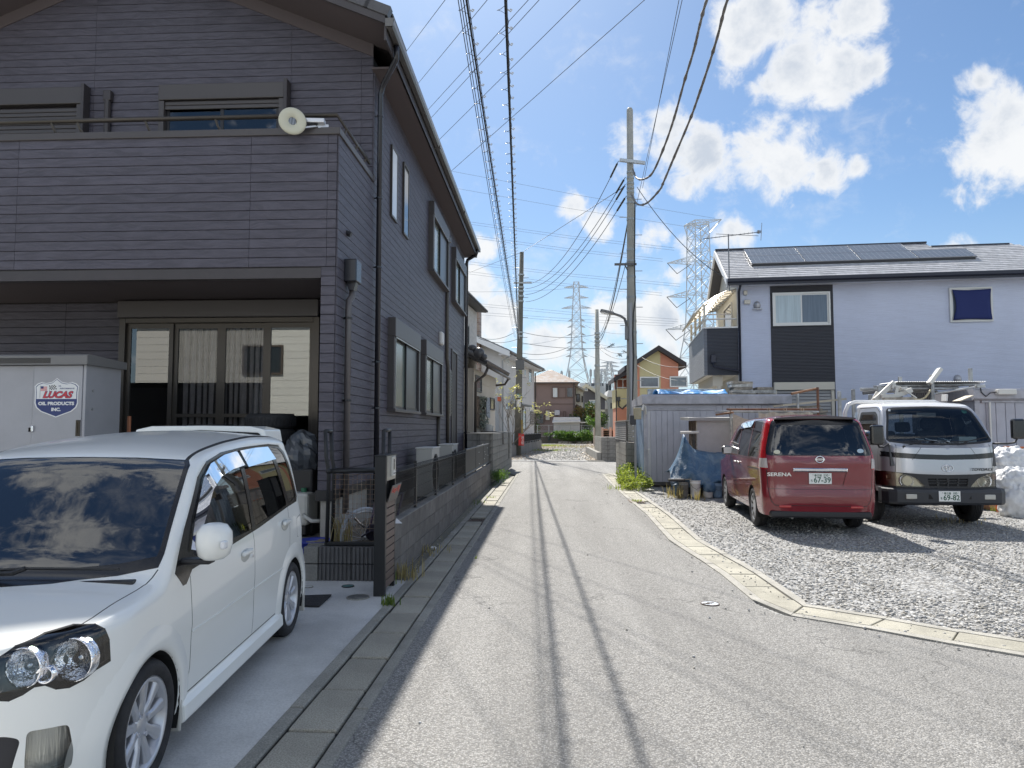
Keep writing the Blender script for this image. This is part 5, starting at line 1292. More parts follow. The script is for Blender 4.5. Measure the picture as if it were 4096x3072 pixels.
# ---- function post
fp = T('gate_post','black gate post with intercom and brown slats at the corner of the block wall','post',(-1.62,7.1,0))
B().rbox((-1.685,6.865,0),(-1.575,6.925,1.345),.004).o('upright',BLACKM,fp)
B().rbox((-1.685,7.33,0),(-1.585,7.375,1.345),.004).o('upright',BLACKM,fp)
B().rbox((-1.690,6.86,1.345),(-1.57,7.38,1.355),.003).o('cap',BLACKM,fp)
B().rbox((-1.66,6.925,1.10),(-1.578,7.33,1.343),.004).o('letter_box',mat('warm_silver',(.46,.44,.40),.35,metal=.5),fp)
ic = B().rbox((-1.58,7.09,1.135),(-1.560,7.25,1.33),.005).o('intercom',mat('intercom_silver',(.62,.61,.58),.3,metal=.4),fp)
B().rbox((-1.562,7.155,1.20),(-1.557,7.185,1.305),.002).o('display',mat('dark_screen',(.03,.03,.035),.15),ic)
B().rbox((-1.562,7.11,1.145),(-1.555,7.23,1.185),.003).o('button_panel',mat('pale_plastic',(.7,.69,.66),.4),ic)
b = B()
for y in (7.125,7.165,7.215): b.cyl((-1.556,y,1.165),(-1.550,y,1.165),.006,n=8)
b.o('buttons',PLAST,ic)
sgn = B(); M = frame_M((-1.545,7.13,.975),(0,1,0),(.28,0,.96))
q = B().rbox((-.215,-.085,-.004),(.215,.085,.004),.003); sgn.v = [tuple(M @ Vector(v)) for v in q.v]; sgn.f = q.f
sp = sgn.o('name_plate',mat('sign_grey',(.06,.055,.055),.35,metal=.4),fp)
text_part('Garage M&J',.092,M @ Matrix.Translation((0,.035,.005)),mat('sign_red',(.62,.10,.08),.4),sp,xs=.82,depth=.001)
b = B()
for i in range(11): B().rbox((-1.64,6.928,.06+i*.0775),(-1.585,7.328,.06+i*.0775+.068),.003).o('slat',mat('brown_slat',(.135,.098,.085),.5,var=.12,vs=12,rnd=.06),fp)
B().box((-1.66,6.93,.03),(-1.645,7.326,1.10)).o('backing',DARK,fp)
# ---- tube frame by the planter, handrail, trellis and fallen bicycle
g = T('tube_frame','black tube frame gate standing on the ribbed planter wall beside the house corner','gate',(-2.1,7.62,.365))
for y0 in (7.60,7.80):
 B().tube([(-2.375,y0,.37),(-2.365,y0,1.14),(-2.395,y0,1.30),(-2.41,y0,1.585)],.022,8).o('upright',BLACKM,g,smooth=True)
 B().tube([(-2.37,y0,1.155),(-1.76,y0,1.165)],.024,8).o('rail',BLACKM,g,smooth=True)
 B().sphere((-2.365,y0,1.155),.036,10,6).o('joint',BLACKM,g,smooth=True)
B().tube([(-2.41,7.60,1.585),(-2.41,7.80,1.585)],.022,8).o('top_bar',BLACKM,g,smooth=True)
B().rbox((-2.40,7.58,.365),(-1.78,7.64,.40),.005).o('sill',BLACKM,g)
B().tube([(-1.79,7.60,.37),(-1.79,7.60,1.15)],.022,8).o('upright',BLACKM,g)
hr = T('handrail','short black hooped handrail behind the gate post','handrail',(-1.80,7.85,.36))
for y0 in (7.72,8.02): B().tube([(-1.80,y0,.37),(-1.80,y0,1.585)],.022,8).o('upright',BLACKM,hr,smooth=True)
B().tube([(-1.80,7.72,1.585),(-1.80,8.02,1.60)],.022,8).o('top_bar',BLACKM,hr,smooth=True)
tr = T('trellis','rusty beige wire trellis behind the black tube frame','trellis',(-2.1,7.70,.40))
RW = mat('rusty_wire',(.34,.27,.20),.7,col2=(.22,.12,.07),vs=20)
for i in range(11): B().tube([(-2.32+i*.048,7.70,.50 if i % 3 else .44),(-2.32+i*.048,7.70,1.12)],.0022,4).o('wire',RW,tr)
for i in range(12): B().tube([(-2.34,7.697,.53+i*.053),(-1.80,7.697,.53+i*.053)],.0022,4).o('wire',RW,tr)
bi = T('bicycle','bicycle with a pale tyre lying tilted behind the ribbed planter wall','bicycle',(-2.0,7.95,.37))
c = Vector((-2.06,7.98,.40))
M = frame_M(c,(.66,.72,.10),(-.12,-.02,.97))
B().tube([M @ Vector((.31*math.cos(2*math.pi*i/40),.31*math.sin(2*math.pi*i/40),0)) for i in range(40)],.021,8,True).o('tyre',mat('pale_tyre',(.40,.44,.50),.6),bi,smooth=True)
B().tube([M @ Vector((.285*math.cos(2*math.pi*i/40),.285*math.sin(2*math.pi*i/40),0)) for i in range(40)],.013,6,True).o('rim',RIMS,bi,smooth=True)
for i in range(20):
 a = 2*math.pi*i/20; B().tube([M @ Vector((.03*math.cos(a+.8),.03*math.sin(a+.8),.02*(-1)**i)),M @ Vector((.275*math.cos(a),.275*math.sin(a),0))],.0018,3).o('spoke',RIMS,bi)
B().cyl(M @ Vector((0,0,-.05)),M @ Vector((0,0,.05)),.025,n=10).o('hub',RIMS,bi)
PUR = mat('purple_frame',(.05,.03,.06),.35,coat=.5)
B().tube([M @ Vector(v) for v in ((0,0,.06),(.15,.35,.05),(.55,.40,.04))],.014,8).tube([M @ Vector(v) for v in ((.02,0,.05),(.40,.05,.03),(.55,.40,.04))],.014,8).o('frame',PUR,bi,smooth=True)
B().tube([M @ Vector(v) for v in ((-.10,.02,.09),(.02,.06,.10),(.16,.02,.09))],.012,6).lathe([(0,0),(.09,0),(.095,.006),(.09,.012),(0,.012)],20,M @ Matrix.Translation((.06,.04,.07))).o('chain_guard',mat('chain_guard',(.03,.025,.04),.4),bi)
pc = pY(*G1(455,845),7.74); Mp = frame_M(pc,(.9,.2,-.35),(.3,.1,.9))
b = B()
for z in (-.012,.012): b.tube([Mp @ Vector((sx*.045,sy*.034,z)) for sx,sy in ((-1,-1),(1,-1),(1,1),(-1,1))],.008,6,True)
b.tube([Mp @ Vector((-.04,0,0)),Mp @ Vector((.04,0,0))],.01,6).tube([Mp @ Vector((0,-.03,0)),Mp @ Vector((0,.03,0))],.008,6); b.o('pedal',mat('grey_pedal',(.36,.36,.38),.5),bi)
B().tube([pc+Vector((.03,0,-.02)),pc+Vector((.08,.08,-.10)),c+Vector((.06,0,.06))],.012,6).o('crank',CHROME,bi)
# ---- outdoor units of the air conditioning, behind the fence
def ac(y0,y1,label):
 a = T('air_conditioner',label,'air conditioner',(-2.12,(y0+y1)/2,.36),group='outdoor units behind the mesh fence')
 WH = mat('unit_ivory',(.52,.51,.47),.45)
 B().rbox((-2.28,y0,.44),(-1.99,y1,1.26),.015).o('casing',WH,a); B().rbox((-2.29,y0-.01,1.26),(-1.975,y1+.01,1.285),.008).o('top',mat('unit_top',(.66,.65,.62),.4),a)
 m_ = (y0+y1)/2-.08
 for i in range(9): B().tube([(-1.98,m_+(.04+.033*i)*math.cos(t*math.pi/12),.86+(.04+.033*i)*math.sin(t*math.pi/12)) for t in range(24)],.004,4,True).o('guard_ring',PLAST,a)
 B().lathe([(0,0),(.30,0),(.30,-.03)],24,frame_M((-1.985,m_,.86),(0,1,0),(0,0,1))).o('fan_opening',DARK,a)
 for y in (y0+.1,y1-.1): B().box((-2.26,y-.03,.36),(-2.0,y+.03,.44)).o('foot',PLAST,a)
ac(12.2,13.0,'ivory outdoor unit with fan grille behind the near mesh of the fence'); ac(14.8,15.6,'ivory outdoor unit half hidden behind the black fence screen')
# ---- storage shed with the oil sticker
sh = T('storage_shed','grey steel storage shed with an oil company sticker behind the white hatchback','shed',(-6.0,7.6,0))
SG = mat('shed_grey',(.40,.40,.42),.5,var=.04,vs=2,dirt=.08); SGT = mat('shed_roof_grey',(.20,.195,.19),.5)
X1 = -4.90; Y1 = 7.28; Y2 = 7.90
B().box((-9,Y1+.045,.04),(X1,Y2,2.29)).o('body',SG,sh)
B().box((-9,Y1+.03,0),(X1+.005,Y2+.01,.06)).o('base',PLAST,sh)
B().prism([(Y1-.06,2.29),(Y1-.06,2.385),(Y1-.03,2.40),(Y2+.03,2.37),(Y2+.03,2.29)],'x',-9.05,X1+.05).o('roof',SGT,sh)
for i in range(5): B().box((-9,Y1-.064,2.305+i*.012),(X1-.35,Y1-.06,2.311+i*.012)).o('roof_line',DARK,sh)
sx = pY(193/1.4747,1000+900/1.4747,Y1).x
d1 = B().rbox((sx,Y1,.08),(X1-.035,Y1+.03,2.285),.006).o('door',SG,sh); B().rbox((-8.9,Y1+.012,.08),(sx-.006,Y1+.04,2.285),.006).o('door',SG,sh)
B().rbox((X1-.03,Y1+.005,.06),(X1+.002,Y1+.05,2.29),.004).o('corner_post',SG,sh)
hp0,hp1 = pY(445/1.4747,1000+1098/1.4747,Y1),pY(476/1.4747,1000+1003/1.4747,Y1)
B().rbox((hp0.x,Y1-.006,hp0.z),(hp1.x,Y1+.001,hp1.z),.004).o('handle_plate',mat('dark_bronze',(.045,.038,.03),.4,metal=.5),d1)
B().rbox((hp0.x+.022,Y1-.012,hp0.z+.03),(hp1.x-.028,Y1-.005,hp1.z-.02),.003).o('handle',mat('olive_brass',(.15,.12,.07),.4,metal=.6),d1)
lk = pY(194/1.4747,1000+1053/1.4747,Y1); B().rbox((lk.x-.012,Y1-.02,lk.z-.035),(lk.x+.014,Y1,lk.z+.03),.008).o('lock',CHROME,d1); B().rbox((lk.x-.045,Y1-.01,lk.z-.035),(lk.x-.03,Y1+.012,lk.z+.01),.004).o('catch',DARK,sh)
for z in (2.02,1.82): B().cyl((X1,Y1+.12,z),(X1+.008,Y1+.12,z),.013,n=10).o('bolt',mat('bolt',(.5,.5,.5)),sh)
SK = Vector(pY(334/1.4747,1000+872/1.4747,Y1)); MS = lambda o=.0: frame_M((SK.x,Y1-.002-o,SK.z),(1,0,0),(0,0,1))
shield = [(0,.222),(.055,.178),(.12,.165),(.165,.178),(.215,.160),(.245,.130),(.238,.06),(.240,-.06),(.222,-.11),(.17,-.155),(.09,-.185),(.0,-.220)]
shield = [(x,z*.95) for x,z in shield]; shield = shield+[(-x,z) for x,z in shield[-2:0:-1]]
def flat(poly,material,name,o,th=.0006,parent=None):
 b = B().prism(poly,'z',0,th); b.v = [tuple(MS(o) @ Vector(v)) for v in b.v]; return b.o(name,material,parent)
PW = mat('sticker_white',(.78,.78,.77),.35); PN = mat('sticker_navy',(.015,.035,.16),.35); PR = mat('sticker_red',(.60,.03,.04),.35)
stk = T('sticker','white red and navy shield sticker on the grey shed door','sticker',(SK.x,Y1,SK.z))
flat(shield,PW,'white_shield',.0,parent=stk)
sc = lambda k,pts: [(x*k,z*k) for x,z in pts]
flat(sc(.945,shield),PN,'navy_border',.0008,parent=stk)
up = [(x,z) for x,z in sc(.915,shield)]
def clip(poly,z0,above=True):
 out = []; n = len(poly)
 for i in range(n):
  a,c = poly[i],poly[(i+1) % n]; ia = (a[1] >= z0) == above; ic_ = (c[1] >= z0) == above
  if ia: out.append(a)
  if ia != ic_: t_ = (z0-a[1])/(c[1]-a[1]); out.append((a[0]+(c[0]-a[0])*t_,z0))
 return out
flat(clip(up,-.012),PW,'white_field',.0016,parent=stk)
tx = lambda s,size,x,z,m_,**k: text_part(s,size,MS(.0026) @ Matrix.Translation((x,z,0)),m_,stk,depth=.0003,**k)
tx('LUCAS',.092,.006,.030,PN,shear=.35,bold=.007,xs=1.12); text_part('LUCAS',.092,MS(.0034) @ Matrix.Translation((.006,.030,0)),PR,stk,depth=.0003,shear=.35,bold=.003,xs=1.12)
tx('OIL PRODUCTS',.046,0,-.062,PW,bold=.0025,xs=1.22); tx('INC.',.046,0,-.125,PW,bold=.0025,xs=1.15)
tx('HI-',.020,.035,.124,PN,bold=.0004,xs=1.1); tx('PERFORMANCE',.020,.115,.098,PN,bold=.0004,xs=1.16)
fl = B();
for i in range(7): fl.box((-.175,-.0003,.075+i*.0068),(-.105,.0003,.075+i*.0068+.0036))
fl.v = [tuple(MS(.0024) @ Vector((x,z,y))) for x,y,z in fl.v]; fl.o('flag_stripes',PR,stk)
fl = B().box((-.175,-.0004,.099),(-.145,.0004,.123)); fl.v = [tuple(MS(.0030) @ Vector((x,z,y))) for x,y,z in fl.v]; fl.o('flag_canton',PN,stk)
fl = B()
for i in range(6):
 for k in range(4):
  if (i+k) % 2: fl.box((-.075+i*.0125-.003*k,-.0003,.082+k*.0125+.003*i*.5),(-.0625+i*.0125-.003*k,.0003,.0945+k*.0125+.003*i*.5))
fl.box((-.079,-.0003,.03),(-.076,.0003,.13)).box((-.183,-.0003,.0),(-.180,.0003,.128)); fl.v = [tuple(MS(.0024) @ Vector((x,z,y))) for x,y,z in fl.v]; fl.o('checkered_flag',mat('print_black',(.02,.02,.02),.4),stk)
# ---- things on the terrace
def tyre_thing(x,y,z,label,r=.31,w_=.19):
 t = T('tyre',label,'tyre',(x,y,z),group='spare tyres stacked by the window'); h = w_/2
 pr = [(.20,-h*.8),(.22,-h*.95),(.27,-h),(r-.02,-h*.85),(r,-h*.5),(r,h*.5),(r-.02,h*.85),(.27,h),(.22,h*.95),(.20,h*.8)]
 B().lathe(pr,32,Matrix.Translation((x,y,z+h)),True).o('tread',TYRE,t,smooth=True)
 b = B()
 for i in range(44):
  a = 2*math.pi*i/44
  for s_ in (-.5,.25): b.obox((x+(r+.001)*math.cos(a+s_*.05),y+(r+.001)*math.sin(a+s_*.05),z+h+s_*h*.7),(.008,.016,h*.5),Matrix.Rotation(a,3,'Z'))
 b.o('tread_blocks',TYRE,t)
tp = pY(*H1(1570,965),8.75); tp2 = pY(*H1(1222,1028),8.85)
for i,lb in enumerate(['top black tyre of the stack in front of the glass door','second black tyre from the top of the stack by the glass door','third tyre down in the stack by the glass door']): tyre_thing(tp.x,8.9,tp.z-.19*(i+1),lb)
for i,lb in enumerate(['single top tyre of the lower stack left of the taller tyre stack','tyre under the top one of the lower stack before the curtains']): tyre_thing(tp2.x,8.95,tp2.z-.19*(i+1),lb,.29)
for (x,zt_,lb) in ((tp.x,tp.z-.57,'dark storage box under the taller tyre stack'),(tp2.x,tp2.z-.38,'dark storage box under the lower tyre stack')):
 bx = T('storage_box',lb,'box',(x,8.9,.3)); B().rbox((x-.3,8.62,.30),(x+.3,9.2,zt_-.03),.02).o('body',PLAST,bx); B().rbox((x-.32,8.60,zt_-.03),(x+.32,9.22,zt_),.01).o('lid',PLAST,bx)
def blob(c,r,seed,n=22,m=14,amp=.22,flat_=0,freq=3.0):
 """crumpled sack: a sphere pushed in and out by folds"""
 rr = random.Random(seed); dirs = [Vector((rr.gauss(0,1),rr.gauss(0,1),rr.gauss(0,1))).normalized() for _ in range(16)]; ph = [rr.uniform(0,6.28) for _ in dirs]; fr = [rr.uniform(.6,2.2)*freq for _ in dirs]
 b = B().sphere((0,0,0),1.0,n,m); out = []
 for v in b.v:
  v = Vector(v); k = 1+amp*sum(abs(math.sin(v.dot(d)*f+p_)) - .6 for d,f,p_ in zip(dirs,fr,ph))/5
  q = Vector((v.x*r[0]*k,v.y*r[1]*k,v.z*r[2]*k)); q.z = max(q.z,-r[2]*(1-flat_)); out.append(tuple(Vector(c)+q))
 b.v = out; return b
bg = T('plastic_bag','dark translucent plastic bag slumped beside the tyre stack','bag',(tp.x+.42,8.85,.3))
bc = pY(*H1(1745,1195),8.6); blob((bc.x,8.8,bc.z-.03),(.22,.2,.26),3,amp=.35).o('sack',mat('dark_bag',(.09,.10,.115),.25,spec=.6),bg)
B().rbox((bc.x-.2,8.65,.3),(bc.x+.2,8.95,bc.z-.2),.03).o('heap',PLAST,bg)
oq,oq2 = pY(*H1(757,1090),8.3),pY(*H1(757,980),8.3)
op = T('pole','thin orange brown pole leaning by the door frame','pole',(oq.x,8.3,.3)); B().cyl((oq.x,8.3,.3),(oq2.x,8.32,oq2.z),.022,n=10).o('shaft',mat('orange_pipe',(.46,.17,.08),.5),op)
tk = pY(*G1(195,690),8.6)
wt = T('water_tank','white plastic water tank with a green cap beside the house corner','tank',(tk.x,8.6,.36)); TW = mat('tank_white',(.55,.55,.52),.45)
B().rbox((tk.x-.28,8.45,.45),(tk.x+.06,8.85,.84),.04).o('body',TW,wt); B().rbox((tk.x-.25,8.47,.34),(tk.x+.03,8.83,.45),.01).o('stand',PLAST,wt)
B().cyl((tk.x-.04,8.6,.84),(tk.x-.04,8.6,.89),.035,n=12).o('cap',mat('green_cap',(.03,.16,.09),.4),wt)
B().tube([(tk.x+.02,8.44,.58),(tk.x+.06,8.36,.57),(tk.x+.14,8.36,.52),(tk.x+.24,8.38,.52)],.024,8).o('pipe',TW,wt,smooth=True)
bk = T('blue_basin','bright blue plastic basin on the step behind the white hatchback','basin',(-2.77,7.92,.17)); bx_ = pY(*G1(235,1060),7.88)
BLU = mat('blue_plastic',(.012,.03,.30),.35,spec=.6)
B().lathe([(0,.01),(.135,.01),(.15,.06),(.175,.19),(.20,.20),(.20,.185),(.185,.18),(.16,.05),(.145,-.0),(0,0)][::-1],28,Matrix.Translation((bx_.x,7.90,.175))).o('bowl',BLU,bk,smooth=True)
for s_ in (-1,1): B().rbox((bx_.x+s_*.17,7.85,.355),(bx_.x+s_*.225,7.95,.385),.01).o('handle',BLU,bk)
yt = pY(*G1(212,1075),7.74); ytb = T('tub','small yellow and white tub on the step below the blue basin','tub',(yt.x,7.74,.0)); B().lathe([(0,0),(.045,0),(.05,.03),(0,.03)],16,Matrix.Translation((yt.x,7.74,yt.z-.02))).o('lid',mat('yellow_plastic',(.62,.50,.12),.5),ytb); B().lathe([(.048,0),(.042,-.05),(0,-.05)],16,Matrix.Translation((yt.x,7.74,yt.z-.02))).o('body',mat('tub_white',(.6,.6,.55),.5),ytb)
mt = T('rubber_mat','black rubber mat with a chequered relief behind the rear wheel','mat',(-2.25,6.62,.0))
Q = [gp(*G1(150,1342)),gp(*G1(340,1335)),gp(*G1(265,1405)),gp(*G1(140,1402))]
B().add([(q.x,q.y,.004) for q in Q]+[(q.x,q.y,.020) for q in Q],[(4,7,6,5),(0,1,5,4),(1,2,6,5),(2,3,7,6),(3,0,4,7)]).o('sheet',mat('mat_rubber',(.03,.03,.032),.7),mt,bevel=.004)
b = B()
for i in range(9):
 for j in range(6):
  u_,v_ = (i+.5)/9,(j+.5)/6; a = Q[0].lerp(Q[1],u_); c = Q[3].lerp(Q[2],u_); q = a.lerp(c,v_); b.obox((q.x,q.y,.021),(.020,.008,.004),.8 if (i+j) % 2 else -.8)
b.o('relief',mat('mat_relief',(.05,.05,.052),.6),mt)
mh = gp(*G1(500,1345)); mc = disc_cover('manhole_cover','round grey patterned manhole cover in the driveway by the gate post','manhole cover',(mh.x,mh.y),.108,mat('grey_plastic_lid',(.15,.15,.145),.6),KERB,.004)
for i in range(5): B().tube([(mh.x+(.016+.017*i)*math.cos(2*math.pi*k/24),mh.y+(.016+.017*i)*math.sin(2*math.pi*k/24),.012) for k in range(24)],.003,4,True).o('ring',mat('grey_plastic_lid',(.2,.2,.2)),mc)
sm = gp(*G1(440,1278)); disc_cover('valve_cover','small teal green round valve cover in the driveway below the ribbed blocks','cover',(sm.x,sm.y),.062,mat('teal_lid',(.10,.20,.19),.5),PLAST,.004)
wp_ = gp(*G1(203,1282)); disc_cover('round_cap','small white round drain cap beside the rear wheel of the hatchback','cover',(wp_.x,wp_.y),.045,mat('white_cap',(.6,.6,.58),.5),KERB,.004)
lp = T('flood_lamp','round cream work lamp with silver bracket clamped to the balcony rail','lamp',(-2.95,YB-.1,5.2))
CRM = mat('cream_plastic',(.62,.60,.47),.45); ALU = mat('bare_aluminium',(.55,.56,.58),.35,metal=.8)
M = frame_M((-2.96,YB-.22,5.185),(.88,.42,.12),(-.10,-.10,.98)) @ Matrix.Scale(.82,4)
B().lathe([(.055,.0),(.06,.02),(.165,.028),(.19,.015),(.192,-.005),(.18,-.03),(.06,-.05),(.05,-.02)],36,M @ Matrix.Rotation(0,4,'X')).o('ring',CRM,lp,smooth=True)
B().lathe([(0,-.01),(.056,-.01)],20,M).o('core',mat('dark_core',(.05,.05,.05),.4),lp)
b = B()
for i in range(5): b.box((-.05+i*.02,-.05,-.006),(-.042+i*.02,.05,.004))
b.v = [tuple(M @ Vector(v)) for v in b.v]; b.o('fins',ALU,lp)
B().obox((-2.76,YB-.06,5.245),(.26,.10,.055),.1).o('driver_box',ALU,lp,bevel=.008); B().tube([(-2.86,YB-.14,5.14),(-2.72,YB-.04,5.20),(-2.62,YB+.02,5.19)],.014,6).obox((-2.66,YB-.02,5.20),(.12,.03,.05),.3).o('bracket',ALU,lp)
B().tube([(-2.84,YB-.12,5.17),(-2.80,YB-.10,5.21),(-2.72,YB-.06,5.20)],.008,6).o('cable',PLAST,lp)
# ---------------------------------------------------------------- house across the street behind the photographer (seen mirrored in the glass door)
bh = T('white_house','pale house with white horizontal siding mirrored in the glass door','house',(-9,-9,0))
WS = mat('white_siding',(.72,.71,.66),.6,rnd=.03)
B().box((-17,-14,0),(-3.2,-9.03,6.2)).o('wall',WS,bh)
sd = mesh_of(B().prism([(0,0),(.018,.004),(.012,.29),(0,.30)],'x',0,4.55),WS)
for i in range(20):
 for k in range(3): piece('siding_board',sd,bh,(-16.95+k*4.58,-9.03,.25+i*.30),0)
B().prism([(-14.4,6.2),(-8.5,6.2),(-11.5,7.8)],'x',-17.4,-2.9).o('roof',mat('back_roof',(.10,.10,.11),.6),bh)
for x,z in ((-12.5,3.8),(-6.4,3.9),(-12.0,1.0),(-7.0,1.1)):
 fr = B().box((x,-9.01,z),(x+1.7,-8.93,z+.07)).box((x,-9.01,z+1.13),(x+1.7,-8.93,z+1.2)).box((x,-9.01,z+.07),(x+.07,-8.93,z+1.13)).box((x+1.63,-9.01,z+.07),(x+1.7,-8.93,z+1.13)).o('window_frame',mat('bronze_frame',(.10,.075,.06),.5),bh)
 B().box((x+.07,-9.0,z+.07),(x+1.63,-8.97,z+1.13)).o('pane',mat('dark_pane',(.03,.035,.04)),fr)
for x in (-9.6,-4.4): B().cyl((x,-8.92,0),(x,-8.92,6.1),.05,n=8).o('downpipe',WV,bh)
# ---------------------------------------------------------------- right side: pale blue house
B1 = lambda x,y: (2400+x/2.011,1400+y/2.011)
C1 = lambda x,y: (3300+x/2.074,1400+y/2.074)
E1 = lambda x,y: (2600+x/1.4786,900+y/1.4786)
A1 = lambda x,y: (1800+x/2.212,1200+y/2.212)
def ribsiding(name,col,sc,bump=.5,rough=.6):
 m = bpy.data.materials.new(name); m.use_nodes = True; t = NT(m.node_tree); p = t.n['Principled BSDF']
 tc = t.n.new('ShaderNodeTexCoord').outputs['Object']
 jit = t.noise(t.vmath('MULTIPLY',tc,(3,3,30)),1.0,3)
 wv = t.node('ShaderNodeTexWave',{'Vector': t.vmath('ADD',tc,t.node('ShaderNodeCombineXYZ',{0: 0.0,1: 0.0,2: t.math('MULTIPLY',jit,.02)})),'Scale': sc,'Distortion': .6,'Detail': 2.0,'Detail Scale': 1.5},wave_type='BANDS',bands_direction='Z').outputs[1]
 big = t.noise(tc,.5,4); c = t.mix(t.mr(big,.3,.7),tuple(x*.93 for x in col),tuple(x*1.05 for x in col))
 c = t.mix(t.mr(wv,.0,.35,.45,0),c,tuple(x*.45 for x in col))
 t.put(p.inputs['Base Color'],c); p.inputs['Roughness'].default_value = rough
 bn = t.node('ShaderNodeBump',{'Strength': bump,'Distance': .02,'Height': wv}); t.l.new(bn.outputs[0],p.inputs['Normal']); MATS[name] = m; return m
BLUW = ribsiding('pale_blue_siding',(.64,.685,.82),9.0,.35); DKP = ribsiding('dark_ribbed_siding',(.05,.052,.062),7.0,.6,.5)
DKL = ribsiding('sunlit_ribbed_siding',(.20,.205,.22),7.0,.6,.5)  # paler copy of the dark siding, sunlight on the balcony side painted in
WTRIM = mat('white_aluminium',(.66,.65,.62),.35,metal=.2); BEIG = mat('beige_aluminium',(.56,.52,.44),.4,metal=.2)
BO = Vector((5.97,22.5,0)); BA = -rad(5.6)
bh = T('blue_house','pale blue house with roof solar panels behind the red minivan','house',BO,BA,local=True)
HB = Matrix.Translation(BO) @ Matrix.Rotation(BA,4,'Z'); HI = HB.inverted()
def hl(u,v,**k):
 r = HI.to_3x3() @ ray(u,v); c = HI @ Vector((0,0,EYE)); (a,val),= k.items(); i = 'xyz'.index(a); t = (val-c[i])/r[i]; return c+r*t
L = 14.0
B().box((0,0,0),(8.6,4.9,6.12)).box((8.6,.003,0),(L,4.6,6.12)).prism([(0,6.12),(4.9,6.12),(2.2,7.62)],'x',0,6.4).o('wall',BLUW,bh)
B().box((-.004,.02,0),(0,4.88,6.14)).prism([(.02,6.14),(4.88,6.14),(2.2,7.60)],'x',-.004,0).o('end_wall',mat('white_stucco',(.68,.67,.62),.8,bump=.5,bs=25),bh)
B().box((.99,-.022,0),(2.85,0,6.10)).o('dark_panel',DKP,bh)
RZ = lambda y: 6.26+.582*(y+.45)
SLT = mat('grey_slate',(.44,.44,.45),.38,var=.15,vs=6,rnd=.12)
B().prism([(-.45,6.22),(2.2,7.76),(2.2,7.60),(-.45,6.06)][::-1],'x',-.34,6.42).prism([(4.85,6.22),(2.2,7.76),(2.2,7.60),(4.85,6.06)],'x',-.34,6.42).prism([(-.45,6.22),(1.85,7.55),(1.85,7.40),(-.45,6.06)][::-1],'x',6.42,8.75).o('roof',mat('roof_deck',(.10,.10,.11),.7),bh)
rf = bh.children[-1]
B().add([(8.75,-.45,6.22),(L,-.45,6.22),(L,1.85,6.6),(8.75,1.85,7.55)],[(0,1,2,3)]).add([(8.75,1.85,7.55),(L,1.85,6.6),(L,4.8,6.2),(8.75,4.8,6.2)],[(0,1,2,3)]).o('roof_slope',SLT,rf)
rr = random.Random(21)
yc = -.47; k = 0
an = math.atan(.582)
while yc < 2.1:
 x = -.33; end = 6.44 if yc > 1.75 else 8.75+max(0,(1.85-yc))*1.1
 while x < end-.05:
  w_ = min(rr.choice([.91,.91,.455,.91,1.8]),end-x)
  B().prism([(yc,RZ(yc)+.0),(yc+.175,RZ(yc+.175)-.006),(yc+.175,RZ(yc+.175)-.02),(yc-.004,RZ(yc)-.02),(yc-.006,RZ(yc)+.006)][::-1],'x',x+.003,x+w_-.003).o('slate',SLT,rf); x += w_
 yc += .155; k += 1
NAVY = mat('navy_trim',(.018,.02,.035),.4)
B().box((-.36,2.1,7.76),(6.46,2.3,7.82)).box((6.46,1.75,7.53),(8.8,1.95,7.59)).o('ridge_cap',NAVY,rf)
B().box((-.36,-.50,6.03),(L,-.44,6.15)).prism([(-.58,6.22),(-.58,6.13),(-.545,6.10),(-.50,6.10),(-.50,6.24)][::-1],'x',-.36,L).o('gutter',NAVY,bh)
B().box((-.34,-.44,6.05),(L,.0,6.08)).o('soffit',mat('soffit_white',(.66,.66,.68),.7),bh)
for s in (0,1):
 y0,y1 = (-.46,2.2) if s == 0 else (4.86,2.2)
 B().prism([(y0,6.05),(y1,7.58),(y1,7.78),(y0,6.25)] if s == 0 else [(y0,6.25),(y1,7.78),(y1,7.58),(y0,6.05)],'x',-.40,-.34).o('verge_board',mat('white_verge',(.74,.75,.76),.5),rf)
B().tube([(.04,-.48,6.1),(.04,-.30,6.02),(.04,-.055,5.9),(.04,-.055,0)],.04,8).o('downpipe',NAVY,bh,smooth=True)
CURW = mat('white_curtain',(.60,.63,.66),.8,var=.08,vs=6); CURG = mat('blue_grey_screen',(.20,.23,.28),.6,var=.06,vs=8)
def win_face(par,x0,x1,z0,z1,y,split_=2,cl=None,fm=WTRIM):
 w = B().box((x0,y-.06,z0),(x1,y,z0+.05)).box((x0,y-.06,z1-.05),(x1,y,z1)).box((x0,y-.06,z0+.05),(x0+.05,y,z1-.05)).box((x1-.05,y-.06,z0+.05),(x1,y,z1-.05)).o('window_frame',fm,par)
 n = split_; xs = [x0+.05+(x1-x0-.1)*i/n for i in range(n+1)]
 for i in range(n):
  yy = y-.045+.02*i; a,c = xs[i]-(.02 if i else 0),xs[i+1]+(.02 if i < n-1 else 0)
  fr = B().box((a,yy,z0+.05),(a+.04,yy+.018,z1-.05)).box((c-.04,yy,z0+.05),(c,yy+.018,z1-.05)).box((a+.04,yy,z0+.05),(c-.04,yy+.018,z0+.10)).box((a+.04,yy,z1-.09),(c-.04,yy+.018,z1-.05)).o('sash',fm,w)
  B().box((a+.04,yy+.008,z0+.10),(c-.04,yy+.011,z1-.09)).o('pane',(cl[i] if cl else WGLASS),fr)
 return w
def pane_mat(name,col): return mat(name,col,.06,spec=.7,var=.10,vs=3,stretch=(6,1,.3))
a,c = hl(*E1(722,403),y=-.03),hl(*E1(1068,592),y=-.03)
